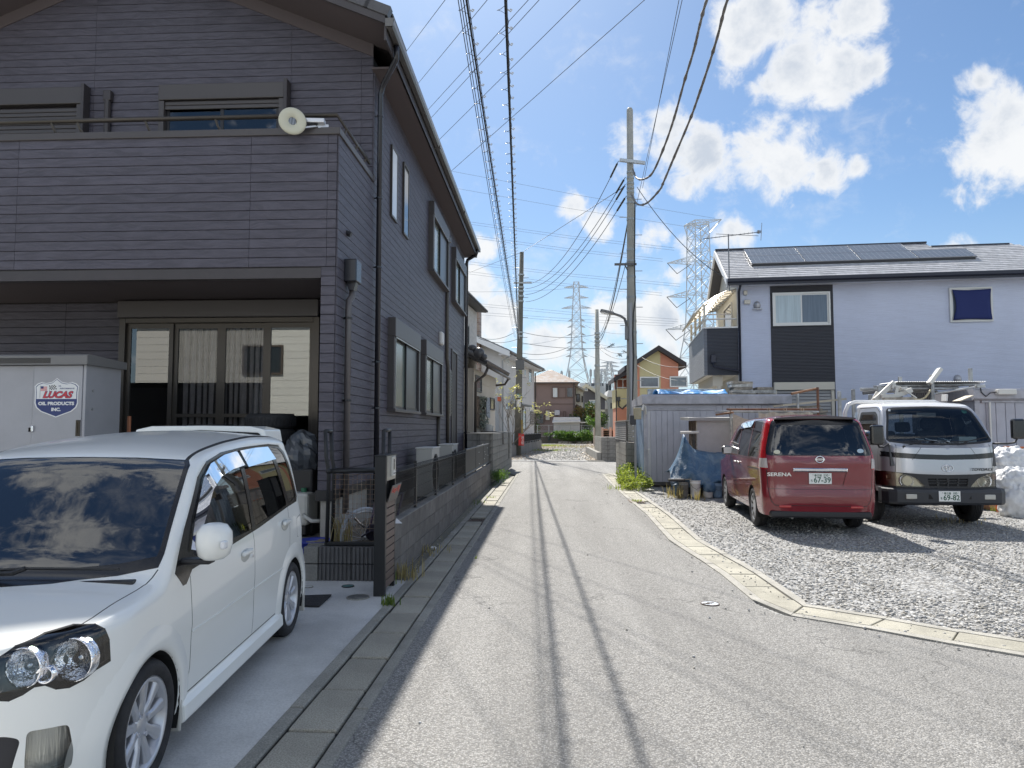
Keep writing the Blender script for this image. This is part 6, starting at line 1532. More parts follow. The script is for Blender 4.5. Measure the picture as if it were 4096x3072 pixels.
win_face(bh,a.x,c.x,c.z,a.z,-.022,2,[pane_mat('curtained_pane',(.50,.58,.60)),pane_mat('grey_pane',(.15,.18,.22))])
a,c = hl(*E1(1768,372),y=-.03),hl(*E1(2030,570),y=-.03)
w2 = win_face(bh,a.x,c.x,c.z,a.z,0,2,[pane_mat('grey_pane',(.2,.2,.2)),pane_mat('grey_pane',(.2,.2,.2))])
ns = 10; P0,P1 = [],[]
b = B(); G = []
for j in range(ns+1):
 for i in range(ns+1):
  u,v = i/ns,j/ns; pin = .05*math.sin(math.pi*v); pv = .04*math.sin(math.pi*u)
  x = a.x+.05+(c.x-a.x-.10)*u; x += pin*(1 if u < .01 else 0)+(pin*.9*(1-2*u)); z = c.z+.05+(a.z-c.z-.12)*v; z += pv*.6*(1-2*v)
  G.append((x,-.10-.015*math.sin(u*7+v*3),z))
b.add(G,[(j*(ns+1)+i,j*(ns+1)+i+1,(j+1)*(ns+1)+i+1,(j+1)*(ns+1)+i) for j in range(ns) for i in range(ns)])
b.o('sun_shade',mat('navy_cloth',(.016,.028,.13),.8),w2,smooth=True,solid=.003)
a = hl(*E1(730,932),y=-.05); c = hl(*E1(1088,975),y=-.05)
sb = B().rbox((a.x,-.16,c.z),(c.x,-.02,a.z),.01).rbox((a.x,-.10,.3),(a.x+.09,-.022,c.z),.005).rbox((c.x-.09,-.10,.3),(c.x,-.022,c.z),.005).o('shutter_box',BEIG,bh)
for i in range(24): B().rbox((a.x+.09,-.07,c.z-.10*(i+1)),(c.x-.09,-.045,c.z-.10*i-.012),.01).o('slat',mat('grey_shutter',(.36,.36,.36),.5),sb)
for px,s_ in ((E1(563,403),.055),(E1(565,457),.05),(E1(582,457),.05)):
 q = hl(*px,y=0); B().rbox((q.x-s_,-.08,q.z-s_*1.3),(q.x+s_,0,q.z+s_*1.3),.01).o('junction_box',BEIG,bh)
for px in (E1(633,476),E1(1818,912)):
 q = hl(*px,y=0); B().sphere((q.x,0,q.z),(.11,.10,.14),14,8).box((q.x-.13,-.11,q.z-.14),(q.x+.13,0,q.z-.11)).o('vent_hood',mat('steel_hood',(.42,.42,.44),.35,metal=.6),bh,smooth=False)
SOL = bpy.data.materials.new('solar_cells'); SOL.use_nodes = True; t_ = NT(SOL.node_tree); p_ = t_.n['Principled BSDF']
tc = t_.n.new('ShaderNodeTexCoord').outputs['Object']
bt = t_.node('ShaderNodeTexBrick',{'Vector': tc,'Color1': (.13,.14,.155,1),'Color2': (.11,.125,.14,1),'Mortar': (.34,.36,.38,1),'Scale': 1.0,'Mortar Size': .004,'Brick Width': .157,'Row Height': .157}); bt.offset = 0.0
t_.put(p_.inputs['Base Color'],bt.outputs[0]); p_.inputs['Roughness'].default_value = .22; p_.inputs['Specular IOR Level'].default_value = .7
sM = lambda x,y: Matrix.Translation((x,y,RZ(y)+.09)) @ Matrix.Rotation(an,4,'X')
ws,hs = 1.66,.80
FRS = mat('panel_frame',(.30,.31,.33),.35,metal=.7)
pm = mesh_of(B().box((.015,.015,.002),(ws-.015,hs-.015,.012)),SOL)
fm_ = mesh_of(B().box((0,0,-.03),(ws,.015,.014)).box((0,hs-.015,-.03),(ws,hs,.014)).box((0,.015,-.03),(.015,hs-.015,.014)).box((ws-.015,.015,-.03),(ws,hs-.015,.014)),FRS)
y0 = .50; x0 = .55
for r in range(2):
 for i in range(4 if r == 0 else 3):
  o = bpy.data.objects.new('solar_panel',fm_); COL.objects.link(o); o.parent = rf; o.matrix_local = sM(x0+i*(ws+.02),y0+r*(hs+.01)*math.cos(an))
  q = bpy.data.objects.new('cells',pm); COL.objects.link(q); q.parent = o
B().prism([(y0-.01,RZ(y0)-.01),(y0+.05,RZ(y0)+.02),(y0+.05,RZ(y0)+.07),(y0-.01,RZ(y0)+.07)][::-1],'x',x0,x0+4*ws).o('mounting_rail',PLAST,rf)
zb0,zb1 = 3.28,4.76; bx = -1.05; by = 4.7
B().box((bx+.003,.10,zb0+.003),(-.006,by,zb0+.16)).o('balcony_floor',mat('balcony_soffit',(.70,.66,.56),.7),bh)
B().box((bx+.1,-.003,zb0),(.0,.10,zb1)).o('balcony_front',DKP,bh); B().box((bx,.0,zb0),(bx+.10,by,zb1)).o('balcony_side',DKL,bh); B().box((bx+.1,by-.1,zb0+.2),(0,by,zb1)).o('balcony_back',DKP,bh)
B().box((bx-.02,-.03,zb1),(0,.13,zb1+.045)).box((bx-.02,.13,zb1),(bx+.13,by,zb1+.045)).o('balcony_coping',WTRIM,bh)
B().tube([(bx+.05,.05,zb1+.30),(-.05,.05,zb1+.30)],.025,8).tube([(bx+.05,.05,zb1+.30),(bx+.05,by-.1,zb1+.30)],.025,8).o('balcony_rail',WTRIM,bh)
q = hl(*E1(373,790),y=-.03)
B().rbox((q.x-.08,-.13,q.z-.14),(q.x+.08,-.004,q.z+.12),.015).tube([(q.x,-.06,q.z-.12),(q.x+.02,-.06,q.z-.24),(q.x+.25,-.06,q.z-.30),(-.02,-.06,q.z-.40),(.02,-.055,q.z-.46)],.032,8).o('rain_hopper',NAVY,bh)
for y in (.2,1.5,2.9,4.3):
 B().box((bx+.02,y-.03,zb1),(bx+.09,y+.03,5.55 if y < 4 else 5.5)).o('canopy_post',BEIG,bh)
POLY = bpy.data.materials.new('polycarbonate'); POLY.use_nodes = True; t_ = NT(POLY.node_tree); t_.n.clear(); o_ = t_.n.new('ShaderNodeOutputMaterial')
mx = t_.node('ShaderNodeMixShader',{0: .45}); t_.l.new(t_.node('ShaderNodeBsdfTranslucent',{'Color': (.78,.70,.55)}).outputs[0],mx.inputs[1]); t_.l.new(t_.node('ShaderNodeBsdfPrincipled',{'Base Color': (.66,.60,.48,1),'Roughness': .25}).outputs[0],mx.inputs[2]); t_.l.new(mx.outputs[0],o_.inputs[0])
cp = [(.0-.01,6.02),(-.30,5.97),(-.65,5.82),(-1.0,5.58),(-1.30,5.28)]
cn = B().tube([(cp[0][0],.15,cp[0][1]),(cp[0][0],4.4,cp[0][1])],.03,6).tube([(cp[-1][0],.15,cp[-1][1]),(cp[-1][0],4.4,cp[-1][1])],.03,6).o('canopy_frame',BEIG,bh)
nb = 8
for i in range(nb+1):
 y = .18+(4.2/nb)*i; B().tube([(x,y,z+.0) for x,z in cp],.018,5).o('canopy_rib',BEIG,cn)
for i in range(nb):
 ya,yb = .20+(4.2/nb)*i,.16+(4.2/nb)*(i+1); B().strip([(x,ya,z+.022) for x,z in cp],[(x,yb,z+.022) for x,z in cp]).o('canopy_sheet',POLY,cn)
for f in (.33,.66):
 x = cp[0][0]+(cp[-1][0])*f; z = 5.97-.62*f**1.7; B().tube([(x,.18,z-.02),(x,4.38,z-.02)],.014,5).o('canopy_rib',BEIG,cn)
win_face(bh,0,0,0,0,0,1) if False else None
B().box((-.03,1.0,4.2),(-.006,2.6,5.7)).o('balcony_door',mat('dark_pane',(.03,.03,.04)),bh)
B().box((-.06,.94,4.2),(-.005,1.0,5.76)).box((-.06,2.6,4.2),(-.005,2.66,5.76)).box((-.06,1.0,5.7),(-.005,2.6,5.76)).o('door_frame',WTRIM,bh)
B().tube([(-.9,.3,5.25),(-.15,.3,5.25)],.02,6).tube([(-.9,.3,5.25),(-.9,4,5.25)],.015,6).o('laundry_pole',mat('steel_pole',(.5,.5,.5),.3,metal=.8),bh)
B().box((-.75,.3,2.95),(-.45,4.5,3.275)).box((-.62,.3,0),(-.50,.42,2.95)).o('porch_beam',mat('cream_beam',(.60,.56,.47),.7),bh)
ta = T('tv_antenna','thin yagi television antenna on a mast at the gable of the pale blue house','antenna',HB @ Vector((-.3,-.42,6.2)),BA,local=True)
AL = mat('antenna_metal',(.20,.20,.20),.4,metal=.6)
B().tube([(0,0,-.35),(0,0,1.45)],.018,6).o('mast',AL,ta)
bm_ = B().tube([(-.75,.2,1.38),(.98,-.05,1.47)],.012,5).tube([(-.35,.18,1.52),(.9,0,1.36)],.008,5).o('boom',AL,ta)
for i in range(15):
 u = i/14; x = -.72+1.68*u; y = .19-.24*u; z = 1.385+.085*u; B().tube([(x-.015,y-.13,z),(x+.015,y+.13,z)],.005,4).o('element',AL,ta)
B().tube([(.96,-.05,1.2),(1.0,-.05,1.75)],.010,4).tube([(.9,-.3,1.46),(1.02,.2,1.48)],.008,4).rbox((.86,-.08,1.42),(.93,-.02,1.52),.01).o('reflector',AL,ta)
# ---------------------------------------------------------------- big grey prefab shed by the road
SHG = mat('prefab_grey',(.47,.475,.53),.45,var=.06,vs=1.6,dirt=.14); SHF = mat('prefab_fascia',(.43,.43,.47),.5,var=.12,vs=4,dirt=.25)
SHS = mat('prefab_side',(.36,.46,.60),.4,var=.1,vs=3)
ys = 19.92
s1 = T('prefab_shed','large grey prefab shed with sliding doors and a blue tarp on its roof','shed',(4.6,ys+1,0))
xl,xr_ = 2.66,6.62
B().box((xl+.02,ys+.06,.12),(xr_,ys+2.2,2.26)).o('body',SHG,s1)
B().box((xl,ys+.05,.10),(xl+.02,ys+2.2,2.26)).o('side_wall',SHS,s1)
for i in range(9): B().box((xl-.018,ys+.15+i*.23,.12),(xl,ys+.25+i*.23,2.25)).o('side_rib',SHS,s1)
B().box((xl,ys+.03,.04),(xr_,ys+.10,.12)).box((xl+.05,ys+.12,0),(xr_,ys+2.1,.10)).o('base',mat('shed_base',(.10,.095,.09),.8),s1)
B().prism([(ys-.10,2.29),(ys-.10,2.50),(ys-.06,2.55),(ys+2.3,2.46),(ys+2.3,2.26),(ys,2.26)],'x',xl-.06,4.72).prism([(ys-.095,2.29),(ys-.095,2.50),(ys-.055,2.545),(ys+2.3,2.455),(ys+2.3,2.26),(ys,2.26)],'x',4.725,xr_+.06).o('roof',SHF,s1)
for px in ((480,533),(738,790),(1060,1112),(1325,1380)):
 q,q2 = pY(*B1(px[0],412),ys),pY(*B1(px[1],420),ys); B().rbox((q.x,ys+.035,q.z-.035),(q2.x,ys+.062,q.z+.012),.006).o('vent',mat('vent_dark',(.13,.13,.13),.6),s1)
B().box((xl,ys+.02,2.11),(4.62,ys+.06,2.17)).o('door_rail',SHF,s1)
B().box((xl,ys+.0,.12),(xl+.08,ys+.07,2.26)).o('corner_post',SHF,s1)
def slats(par,x0,x1,y,z0,z1,n,m_):
 w_ = (x1-x0)/n
 for i in range(n): B().prism([(x0+i*w_+.004,y+.02),(x0+i*w_+.008,y),(x0+(i+1)*w_-.008,y),(x0+(i+1)*w_-.004,y+.02)],'z',z0,z1).o('panel',m_,par)
d1 = B().box((2.74,ys+.025,.13),(3.46,ys+.04,2.10)).o('door',SHG,s1); slats(d1,2.84,3.46,ys+.008,.14,2.09,4,SHG)
d2 = B().box((3.46,ys+.045,.13),(4.60,ys+.058,2.10)).o('door',SHG,s1); slats(d2,3.47,4.58,ys+.032,.14,2.09,6,SHG)
slats(s1,4.66,xr_-.02,ys+.035,.14,2.24,11,SHG)
for i in range(3): B().box((2.775+i*.024,ys+.015,.22),(2.785+i*.024,ys+.027,2.08)).o('white_strip',mat('white_strip',(.75,.75,.75),.4),d1)
B().rbox((2.765,ys+.0,.88),(2.80,ys+.026,1.03),.008).o('handle',mat('worn_handle',(.6,.6,.6),.5),d1)
B().rbox((2.75,ys+.01,1.0),(2.82,ys+.027,1.05),.004).o('lock_plate',WTRIM,d1)
mb = T('meter_box','beige electricity meter box and conduit mounted left of the prefab shed','meter box',(2.5,19.75,0))
q,q2 = pY(*B1(272,558),19.7),pY(*B1(330,465),19.7); B().rbox((q.x,19.62,q.z),(q2.x,19.78,q2.z),.012).o('box',mat('aged_beige',(.42,.37,.25),.55,var=.1,vs=6),mb)
q,q2 = pY(*B1(243,600),19.7),pY(*B1(288,525),19.7); B().rbox((q.x,19.64,q.z),(q2.x,19.74,q2.z),.01).o('meter',mat('meter_black',(.03,.03,.035),.3),mb); B().box((q.x-.015,19.73,q.z-.01),(q2.x+.01,19.75,q2.z+.03)).o('back_plate',SHF,mb)
q = pY(*B1(283,600),19.72); B().cyl((q.x,19.72,0),(q.x,19.72,q.z),.035,n=10).o('conduit',mat('grey_conduit',(.36,.37,.38),.4),mb)
B().tube([(q.x+.2,19.7,2.1),(q.x+.24,19.75,2.25),(q.x+.30,19.8,2.2),(q.x+.32,19.85,2.0)],.03,6).o('elbow',WTRIM,mb)
TARP = bpy.data.materials.new('blue_tarp'); TARP.use_nodes = True; t_ = NT(TARP.node_tree); p_ = t_.n['Principled BSDF']; tc = t_.n.new('ShaderNodeTexCoord').outputs['Object']
nz = t_.noise(tc,3.0,6,.7,.8); nz2 = t_.noise(tc,14,5,.7)
cc = t_.mix(t_.mr(nz,.42,.66,0,.55),(.06,.14,.25),(.24,.32,.38)); cc = t_.mix(t_.mr(nz2,.60,.72,0,.6),cc,(.03,.05,.07))
t_.put(p_.inputs['Base Color'],cc); p_.inputs['Roughness'].default_value = .5; bn = t_.node('ShaderNodeBump',{'Strength': .5,'Distance': .07,'Height': t_.noise(tc,9,6,.68,1.6)}); t_.l.new(bn.outputs[0],p_.inputs['Normal'])
TARPB = mat('bright_tarp',(.05,.27,.62),.45,var=.2,vs=5,bump=.6,bs=12)
def drape(name,material,x0,x1,prof,seed,parent=None,nx=48,amp=.03,edge=None):
 """sheet hung over a heap: prof(u) gives (y, z) points down the fall"""
 rr = random.Random(seed); nv = 26; pts = []
 ks = [(rr.uniform(4,26),rr.uniform(0,6.28),rr.uniform(.3,1),rr.uniform(-7,7)) for _ in range(9)]
 for i in range(nx+1):
  u = i/nx; pr = prof(u)
  for j in range(nv+1):
   v = j/nv*(len(pr)-1); a = min(int(v),len(pr)-2); f = v-a; y = pr[a][0]+(pr[a+1][0]-pr[a][0])*f; z = pr[a][1]+(pr[a+1][1]-pr[a][1])*f
   vv = j/nv; fo = sum(w*(1-abs(math.sin(k*u+p+sl*vv)))**2 for k,p,w,sl in ks)/len(ks)*1.6-.3+.28*(1-abs(math.sin(8*vv+5*u+1.5*math.sin(5*u))))**2
   pts.append((x0+(x1-x0)*u+amp*.8*math.sin(9*vv+11*u),y-fo*amp*5*(.35+vv*.8),z+fo*amp*1.6*(1-vv)))
 return B().add(pts,[(i*(nv+1)+j,i*(nv+1)+j+1,(i+1)*(nv+1)+j+1,(i+1)*(nv+1)+j) for i in range(nx) for j in range(nv)]).o(name,material,parent,smooth=True,solid=.004)
tr_ = drape('roof_tarp',TARPB,3.05,4.98,lambda u: [(ys+1.6,2.50),(ys+.9,2.66+.05*math.sin(9*u)),(ys+.3,2.66+.05*math.sin(13*u+1)),(ys+.04,2.57)],4,amp=.022)
tag(tr_,'bright blue tarp lying crumpled on the roof of the grey prefab shed','tarp')
WD = mat('weathered_wood',(.34,.31,.26),.8,var=.3,vs=8,dirt=.4,rnd=.25); WD2 = mat('dark_wood',(.16,.12,.09),.85,var=.35,vs=9,rnd=.3); FRM = mat('formwork_metal',(.42,.42,.40),.5,metal=.3,var=.3,vs=7,dirt=.4,rnd=.15)
wb = T('beam','long weathered beam lying along the shed roof behind the blue tarp','beam',(4.1,ys+1.7,2.5)); B().rbox((3.02,ys+1.72,2.50),(5.25,ys+1.86,2.80),.01).o('timber',FRM,wb)
def formwork(x0,x1,z,y,n,label):
 t = T('formwork_panels',label,'panels',((x0+x1)/2,y,z)); rr = random.Random(int(x0*100))
 for i in range(n):
  h = .075; a = x0+rr.uniform(0,.12); c = x1-rr.uniform(0,.12); zz = z+i*(h+.006)
  B().obox(((a+c)/2,y+.3,zz+h/2),(c-a,.55,h),Matrix.Rotation(rr.uniform(-.05,.05),3,'Y') @ Matrix.Rotation(rr.uniform(-.05,.05),3,'Z')).o('panel',FRM if i % 2 else WD,t)
 return t
a,c = pY(*B1(1062,350),ys+.1),pY(*B1(1262,350),ys+.1); formwork(a.x,c.x,2.52,ys+.1,5,'left stack of rusty metal formwork panels on the shed roof')
a,c = pY(*B1(1245,350),ys+.1),pY(*B1(1440,350),ys+.1); formwork(a.x,c.x,2.52,ys+.15,3,'lower right stack of formwork panels on the shed roof')
cb = T('cabinet','old cabinet with grey front panel and rotten brown wooden side behind the blue tarp','cabinet',(4.0,17.8,0))
B().box((3.64,17.6,.1),(4.62,17.62,1.80)).o('front_panel',mat('grey_board',(.40,.39,.39),.6,var=.06,vs=3,dirt=.12),cb)
for i in range(5): B().box((3.60+.006*(i % 2),17.66+i*.16,.1),(3.635,17.81+i*.16,1.80)).o('plank',mat('rotten_wood',(.13,.085,.055),.85,var=.5,vs=10,dirt=.6,rnd=.3),cb)
B().box((3.62,17.60,.1),(3.64,17.66,1.80)).o('post',WD,cb)
B().prism([(17.48,1.80),(17.48,1.87),(18.6,1.90),(18.6,1.83)],'x',3.42,4.70).o('lid',mat('felt_grey',(.33,.33,.33),.7,dirt=.2),cb)
B().box((3.645,17.7,.1),(4.62,18.5,1.79)).o('body',WD2,cb)
q = pY(*B1(720,665),17.4); B().cyl((q.x-.20,17.5,q.z),(q.x+.22,17.36,q.z+.01),.035,n=12).o('roll',mat('white_roll',(.62,.60,.55),.6),cb)
def tprof(u):
 top = 1.10+.05*math.sin(u*9)-.10*max(0,u-.55)
 pk = .34*math.exp(-abs((u-.20)/.05)**1.3)
 lft = max(0,(.18-u)/.18); top = top-.50*lft+pk
 return [(18.2,max(.5,top-.25)),(17.7,top-.02*0),(17.35-.10*math.sin(u*3),top*.98-.05),(17.10-.08*math.sin(u*5),top*.62),(16.95-.10*math.sin(u*4),top*.40),(16.93,.30+.05*math.sin(u*14)),(16.98-.03*math.sin(u*20),.22 if .16 < u else .02)]
tag(drape('tarp_heap',TARP,2.92,5.05,tprof,9,amp=.05,nx=110),'faded blue tarp draped over a heap between the prefab shed and the red minivan','tarp')
th = T('covered_heap','pile of material hidden under the faded blue tarp','heap',(4.0,17.6,0)); B().rbox((3.15,17.22,0),(4.95,18.2,.80),.06).o('boxes',PLAST,th)
def bucket(x,y,r,h,m_,label,rim=None):
 t = T('bucket',label,'bucket',(x,y,0),group='buckets in front of the blue tarp')
 B().lathe([(0,.006),(r*.86,.006),(r*.86,0),(r*.88,.01),(r*.98,h*.80),(r*1.03,h*.81),(r*1.03,h*.86),(r*.99,h*.87),(r,h-.012),(r*1.05,h-.01),(r*1.05,h),(r*.95,h),(r*.84,.02)],28,Matrix.Translation((x,y,.002))).o('pail',m_,t,smooth=True)
 B().tube([(x-r*1.03,y,h*.9),(x-r*.7,y-r*.9,h*.62),(x,y-r*1.15,h*.5),(x+r*.7,y-r*.9,h*.62),(x+r*1.03,y,h*.9)],.004,4).o('bail',IRON,t)
 return t
for px,r,h,m_,lb in ((680,.115,.36,mat('grey_bucket',(.17,.165,.15),.5,dirt=.3),'grey bucket with a dark rim at the left front of the blue tarp'),(775,.125,.40,mat('white_bucket',(.82,.81,.78),.45,dirt=.12),'white bucket with a dark blue rim in front of the tarp'),(878,.12,.30,mat('dirty_white_bucket',(.70,.68,.64),.5,dirt=.35),'low dirty white bucket half covered by a blue cloth'),(955,.11,.34,mat('blue_bucket',(.20,.30,.42),.5,dirt=.3),'pale blue bucket beside the front wheel of the minivan')):
 q = gp(*B1(px,1190)); bucket(q.x,q.y+.1,r,h,m_,lb)
q = gp(*B1(735,1190)); bd = T('bristle_broom','grey handled tool lying across the buckets','broom',(q.x,q.y,.4)); B().cyl((q.x-.35,q.y+.1,.42),(q.x+.5,q.y+.15,.42),.015,n=8).o('handle',WD,bd); B().rbox((q.x-.5,q.y+.05,.37),(q.x-.12,q.y+.2,.43),.01).o('head',PLAST,bd)
q = gp(*B1(878,1190)); tag(blob((q.x+.02,q.y+.08,.24),(.15,.14,.13),12,amp=.3).o('cloth',TARP,None,smooth=True),'blue tarp scrap stuffed over the low white bucket','cloth')
# ---- rack of scaffold pipes with a net, lumber behind the minivan
RUST = mat('rusty_pipe',(.13,.05,.035),.7,col2=(.22,.12,.07),vs=7); ORP = mat('orange_rust_pipe',(.42,.23,.13),.65,col2=(.25,.13,.07),vs=5); GALV = mat('galvanised_pipe',(.42,.43,.43),.45,metal=.5,var=.25,vs=5,dirt=.25,rnd=.2)
rk = T('pipe_rack','rack of rusty scaffold pipes with a cream net behind the red minivan','rack',(6.0,16.9,0))
def pipe_px(a,c,Y0,Y1,r,m_,par,F=B1,n=10,name='pipe'):
 p,q = pY(*F(*a),Y0),pY(*F(*c),Y1); return B().cyl(p,q,r,n=n).o(name,m_,par)
pipe_px((1020,478),(1750,478),16.9,17.1,.026,RUST,rk); pipe_px((925,495),(1760,497),17.2,17.2,.024,GALV,rk); pipe_px((935,520),(1070,502),17.4,16.8,.026,ORP,rk)
pipe_px((1540,352),(1745,310),17.2,17.5,.028,ORP,rk)
for u,m_ in ((1750,RUST),):
 q = pY(*B1(u,300),17.3); B().cyl((q.x,17.3,0),(q.x,17.3,q.z),.03,n=10).o('post',m_,rk)
q = pY(*B1(1050,480),17.0); B().cyl((q.x,17.0,0),(q.x,17.0,q.z),.026,n=10).o('post',GALV,rk)
for u in (1590,1922,2035):
 q = pY(*B1(u,330),18.3); B().cyl((q.x,18.3,0),(q.x,18.3,q.z-.0),.03,n=10).o('post',GALV,rk)
NET = mat('cream_net',(.46,.42,.34),.8,var=.1,vs=20)
nt = B(); ax,cx_ = pY(*B1(1310,520),16.85),pY(*B1(1680,520),16.85)
A_,C_ = [],[]
for i in range(61):
 u = i/60; zt_ = pY(*B1(1400,495),16.85).z+.0-.045*abs(math.sin(u*math.pi*3.2+.4)); x = ax.x-.1+(cx_.x-ax.x+.2)*u; A_.append((x,16.85+.02*math.sin(u*40),zt_)); C_.append((x,16.80+.03*math.sin(u*33),zt_-.5))
nt.strip(A_,C_).o('net',NET,rk,smooth=True)
ax = pY(*B1(1065,510),16.8)
B().strip([(ax.x,16.8,ax.z),(ax.x+.25,16.75,ax.z-.12),(ax.x+.7,16.7,ax.z-.22)],[(ax.x+.02,16.8,ax.z-.6),(ax.x+.25,16.75,ax.z-.65),(ax.x+.7,16.7,ax.z-.7)]).o('net',NET,rk)
for u in (1357,1490,1628):
 q = pY(*B1(u,478),16.95); B().tube([(q.x+.035*math.cos(k),16.95,q.z+.04*math.sin(k)) for k in (0,1,2,3,4,5)],.006,4,True).o('knot',NET,rk)
lb = T('lumber_pile','pile of weathered boards and dark timber ends between minivan and truck','lumber pile',(7.2,18.5,0)); rr = random.Random(31)
a,c = pY(*B1(1505,470),18.7),pY(*B1(1780,470),18.7)
for i in range(9): B().obox(((a.x+c.x)/2+rr.uniform(-.1,.1),19.0,1.55+i*.075),(c.x-a.x+rr.uniform(0,.3),.7,.05),Matrix.Rotation(-.08+rr.uniform(-.04,.04),3,'Y')).o('board',WD,lb)
B().obox(((a.x+c.x)/2+.2,18.9,2.28),(1.6,.8,.05),Matrix.Rotation(-.10,3,'Y')).o('board',mat('pale_ply',(.55,.50,.40),.7),lb)
a,c = pY(*B1(1770,560),18.2),pY(*B1(2060,560),18.2)
for i in range(46):
 u = rr.random(); x = a.x+(c.x-a.x)*u; top = 1.98-.45*u; z = rr.uniform(1.0,top)
 B().obox((x,18.2+rr.uniform(-.1,.25),z),(rr.uniform(.07,.24),.9,rr.uniform(.04,.09)),Matrix.Rotation(rr.uniform(-.25,.15),3,'Y') @ Matrix.Rotation(rr.uniform(-.3,.3),3,'Z')).o('timber',WD2 if rr.random() < .75 else WD,lb)
B().box((a.x-1.0,18.3,0),(c.x+.3,19.3,1.35)).o('lower_stack',WD2,lb)
# ---- pipe stack, stepladder and lamp behind the truck
pk = T('pipe_stack','stack of long grey scaffold pipes on posts behind the silver truck cab','pipe stack',(9.0,17.2,0))
for (a,c,Y0,Y1,r) in (((290,322),(620,318),17.4,17.2,.025),((292,335),(560,335),17.5,17.3,.025),((405,303),(1100,300),17.6,17.6,.026),((525,283),(1315,266),17.3,17.3,.024),((560,300),(1280,285),17.2,17.2,.035),((600,318),(1000,322),17.1,17.1,.03),((700,330),(1110,316),17.3,17.2,.028),((915,362),(1330,296),17.0,16.6,.030),((315,358),(480,340),17.4,17.4,.04),((250,434),(420,432),17.6,17.5,.03),((480,345),(930,345),17.5,17.5,.03),((640,290),(1250,281),17.5,17.5,.024)):
 pipe_px(a,c,Y0,Y1,r,GALV if r != .04 else mat('dark_pipe',(.14,.14,.14),.6),pk,C1)
for u,v,Y in ((118,345,18),(233,325,18),(375,370,17.6),(622,222,17.9),(885,207,17.0),(1205,152,17.4),(448,298,16.6)):
 q = pY(*C1(u,v),Y); B().rbox((q.x-.04,Y-.03,0),(q.x+.04,Y+.03,q.z),.01).o('post',GALV,pk)
q,q2 = pY(*C1(720,430),17.8),pY(*C1(900,345),17.8);
for i in range(12): B().box((q.x+.012+(q2.x-q.x)*i/12,17.8,1.5),(q.x+(q2.x-q.x)*(i+1)/12-.004,17.83,q2.z)).o('corrugation',mat('dark_corrugated',(.10,.10,.11),.6),pk)
q,q2 = pY(*C1(580,268),17.1),pY(*C1(1320,262),17.1)
b = B()
for i in range(40):
 x = q.x+(q2.x-q.x)*i/40; b.prism([(x,q.z+.0),(x+.03,q.z+.015),(x+.06,q.z)],'y',17.0,17.9)
b.o('corrugated_sheet',mat('pale_corrugated',(.55,.56,.56),.5,metal=.3),pk,kind=None)
sl_ = T('stepladder','folded aluminium stepladder lying on top of the truck load','ladder',(8.1,15.6,2.0)); LAD = mat('ladder_aluminium',(.60,.58,.54),.4,metal=.4,dirt=.2)
def bar_px(a,c,Y0,Y1,w_,h,m_,par,name):
 p,q = pY(*C1(*a),Y0),pY(*C1(*c),Y1); d = q-p; M = d.to_track_quat('X','Z').to_matrix(); return B().obox((p+q)/2,(d.length,w_,h),M).o(name,m_,par,bevel=.004)
bar_px((415,415),(575,268),15.6,15.6,.05,.10,LAD,sl_,'rail'); bar_px((480,420),(722,330),15.5,15.5,.05,.10,LAD,sl_,'rail'); bar_px((555,300),(690,345),15.55,15.55,.05,.09,LAD,sl_,'rail')
bar_px((585,385),(600,305),15.5,15.5,.04,.07,LAD,sl_,'brace'); bar_px((400,425),(440,350),15.7,15.7,.05,.09,LAD,sl_,'rail'); bar_px((470,385),(600,380),15.5,15.5,.06,.08,LAD,sl_,'step'); bar_px((480,412),(730,408),15.4,15.4,.10,.09,WD,sl_,'plank'); bar_px((630,318),(680,312),15.45,15.45,.05,.05,LAD,sl_,'step')
bar_px((655,325),(760,400),15.4,15.4,.03,.03,LAD,sl_,'brace')
hs_ = T('hose','cream hose drooping from the lamp post behind the truck cab','hose',(9.4,16.8,1.9))
hp_ = [pY(*C1(*q),16.8) for q in ((715,395),(750,410),(790,412),(830,395),(855,365),(875,330))]; B().tube(hp_,.022,7).o('tube',mat('cream_hose',(.55,.47,.30),.6),hs_,smooth=True)
fl_ = T('flood_light','tilted white flood light on a post behind the silver truck','flood light',(9.6,16.9,2.4)); M = frame_M(pY(*C1(908,218),16.9),(.72,0,.95),(.1,1,0)); b = B().rbox((-.22,-.10,-.04),(.22,.10,.04),.015); b.v = [tuple(M @ Vector(v)) for v in b.v]; b.o('housing',mat('lamp_white',(.70,.69,.64),.4),fl_)
vb = T('mixing_board','pale plywood sheet and white board sticking up behind the truck cab','board',(10.4,16.2,1.9)); bar_px((990,425),(994,368),15.6,15.6,.20,.03,mat('white_board',(.70,.70,.68),.6),vb,'upright_board'); bar_px((1090,425),(1200,380),15.5,15.5,.3,.02,mat('pale_ply',(.5,.5,.4)),vb,'ply_sheet')
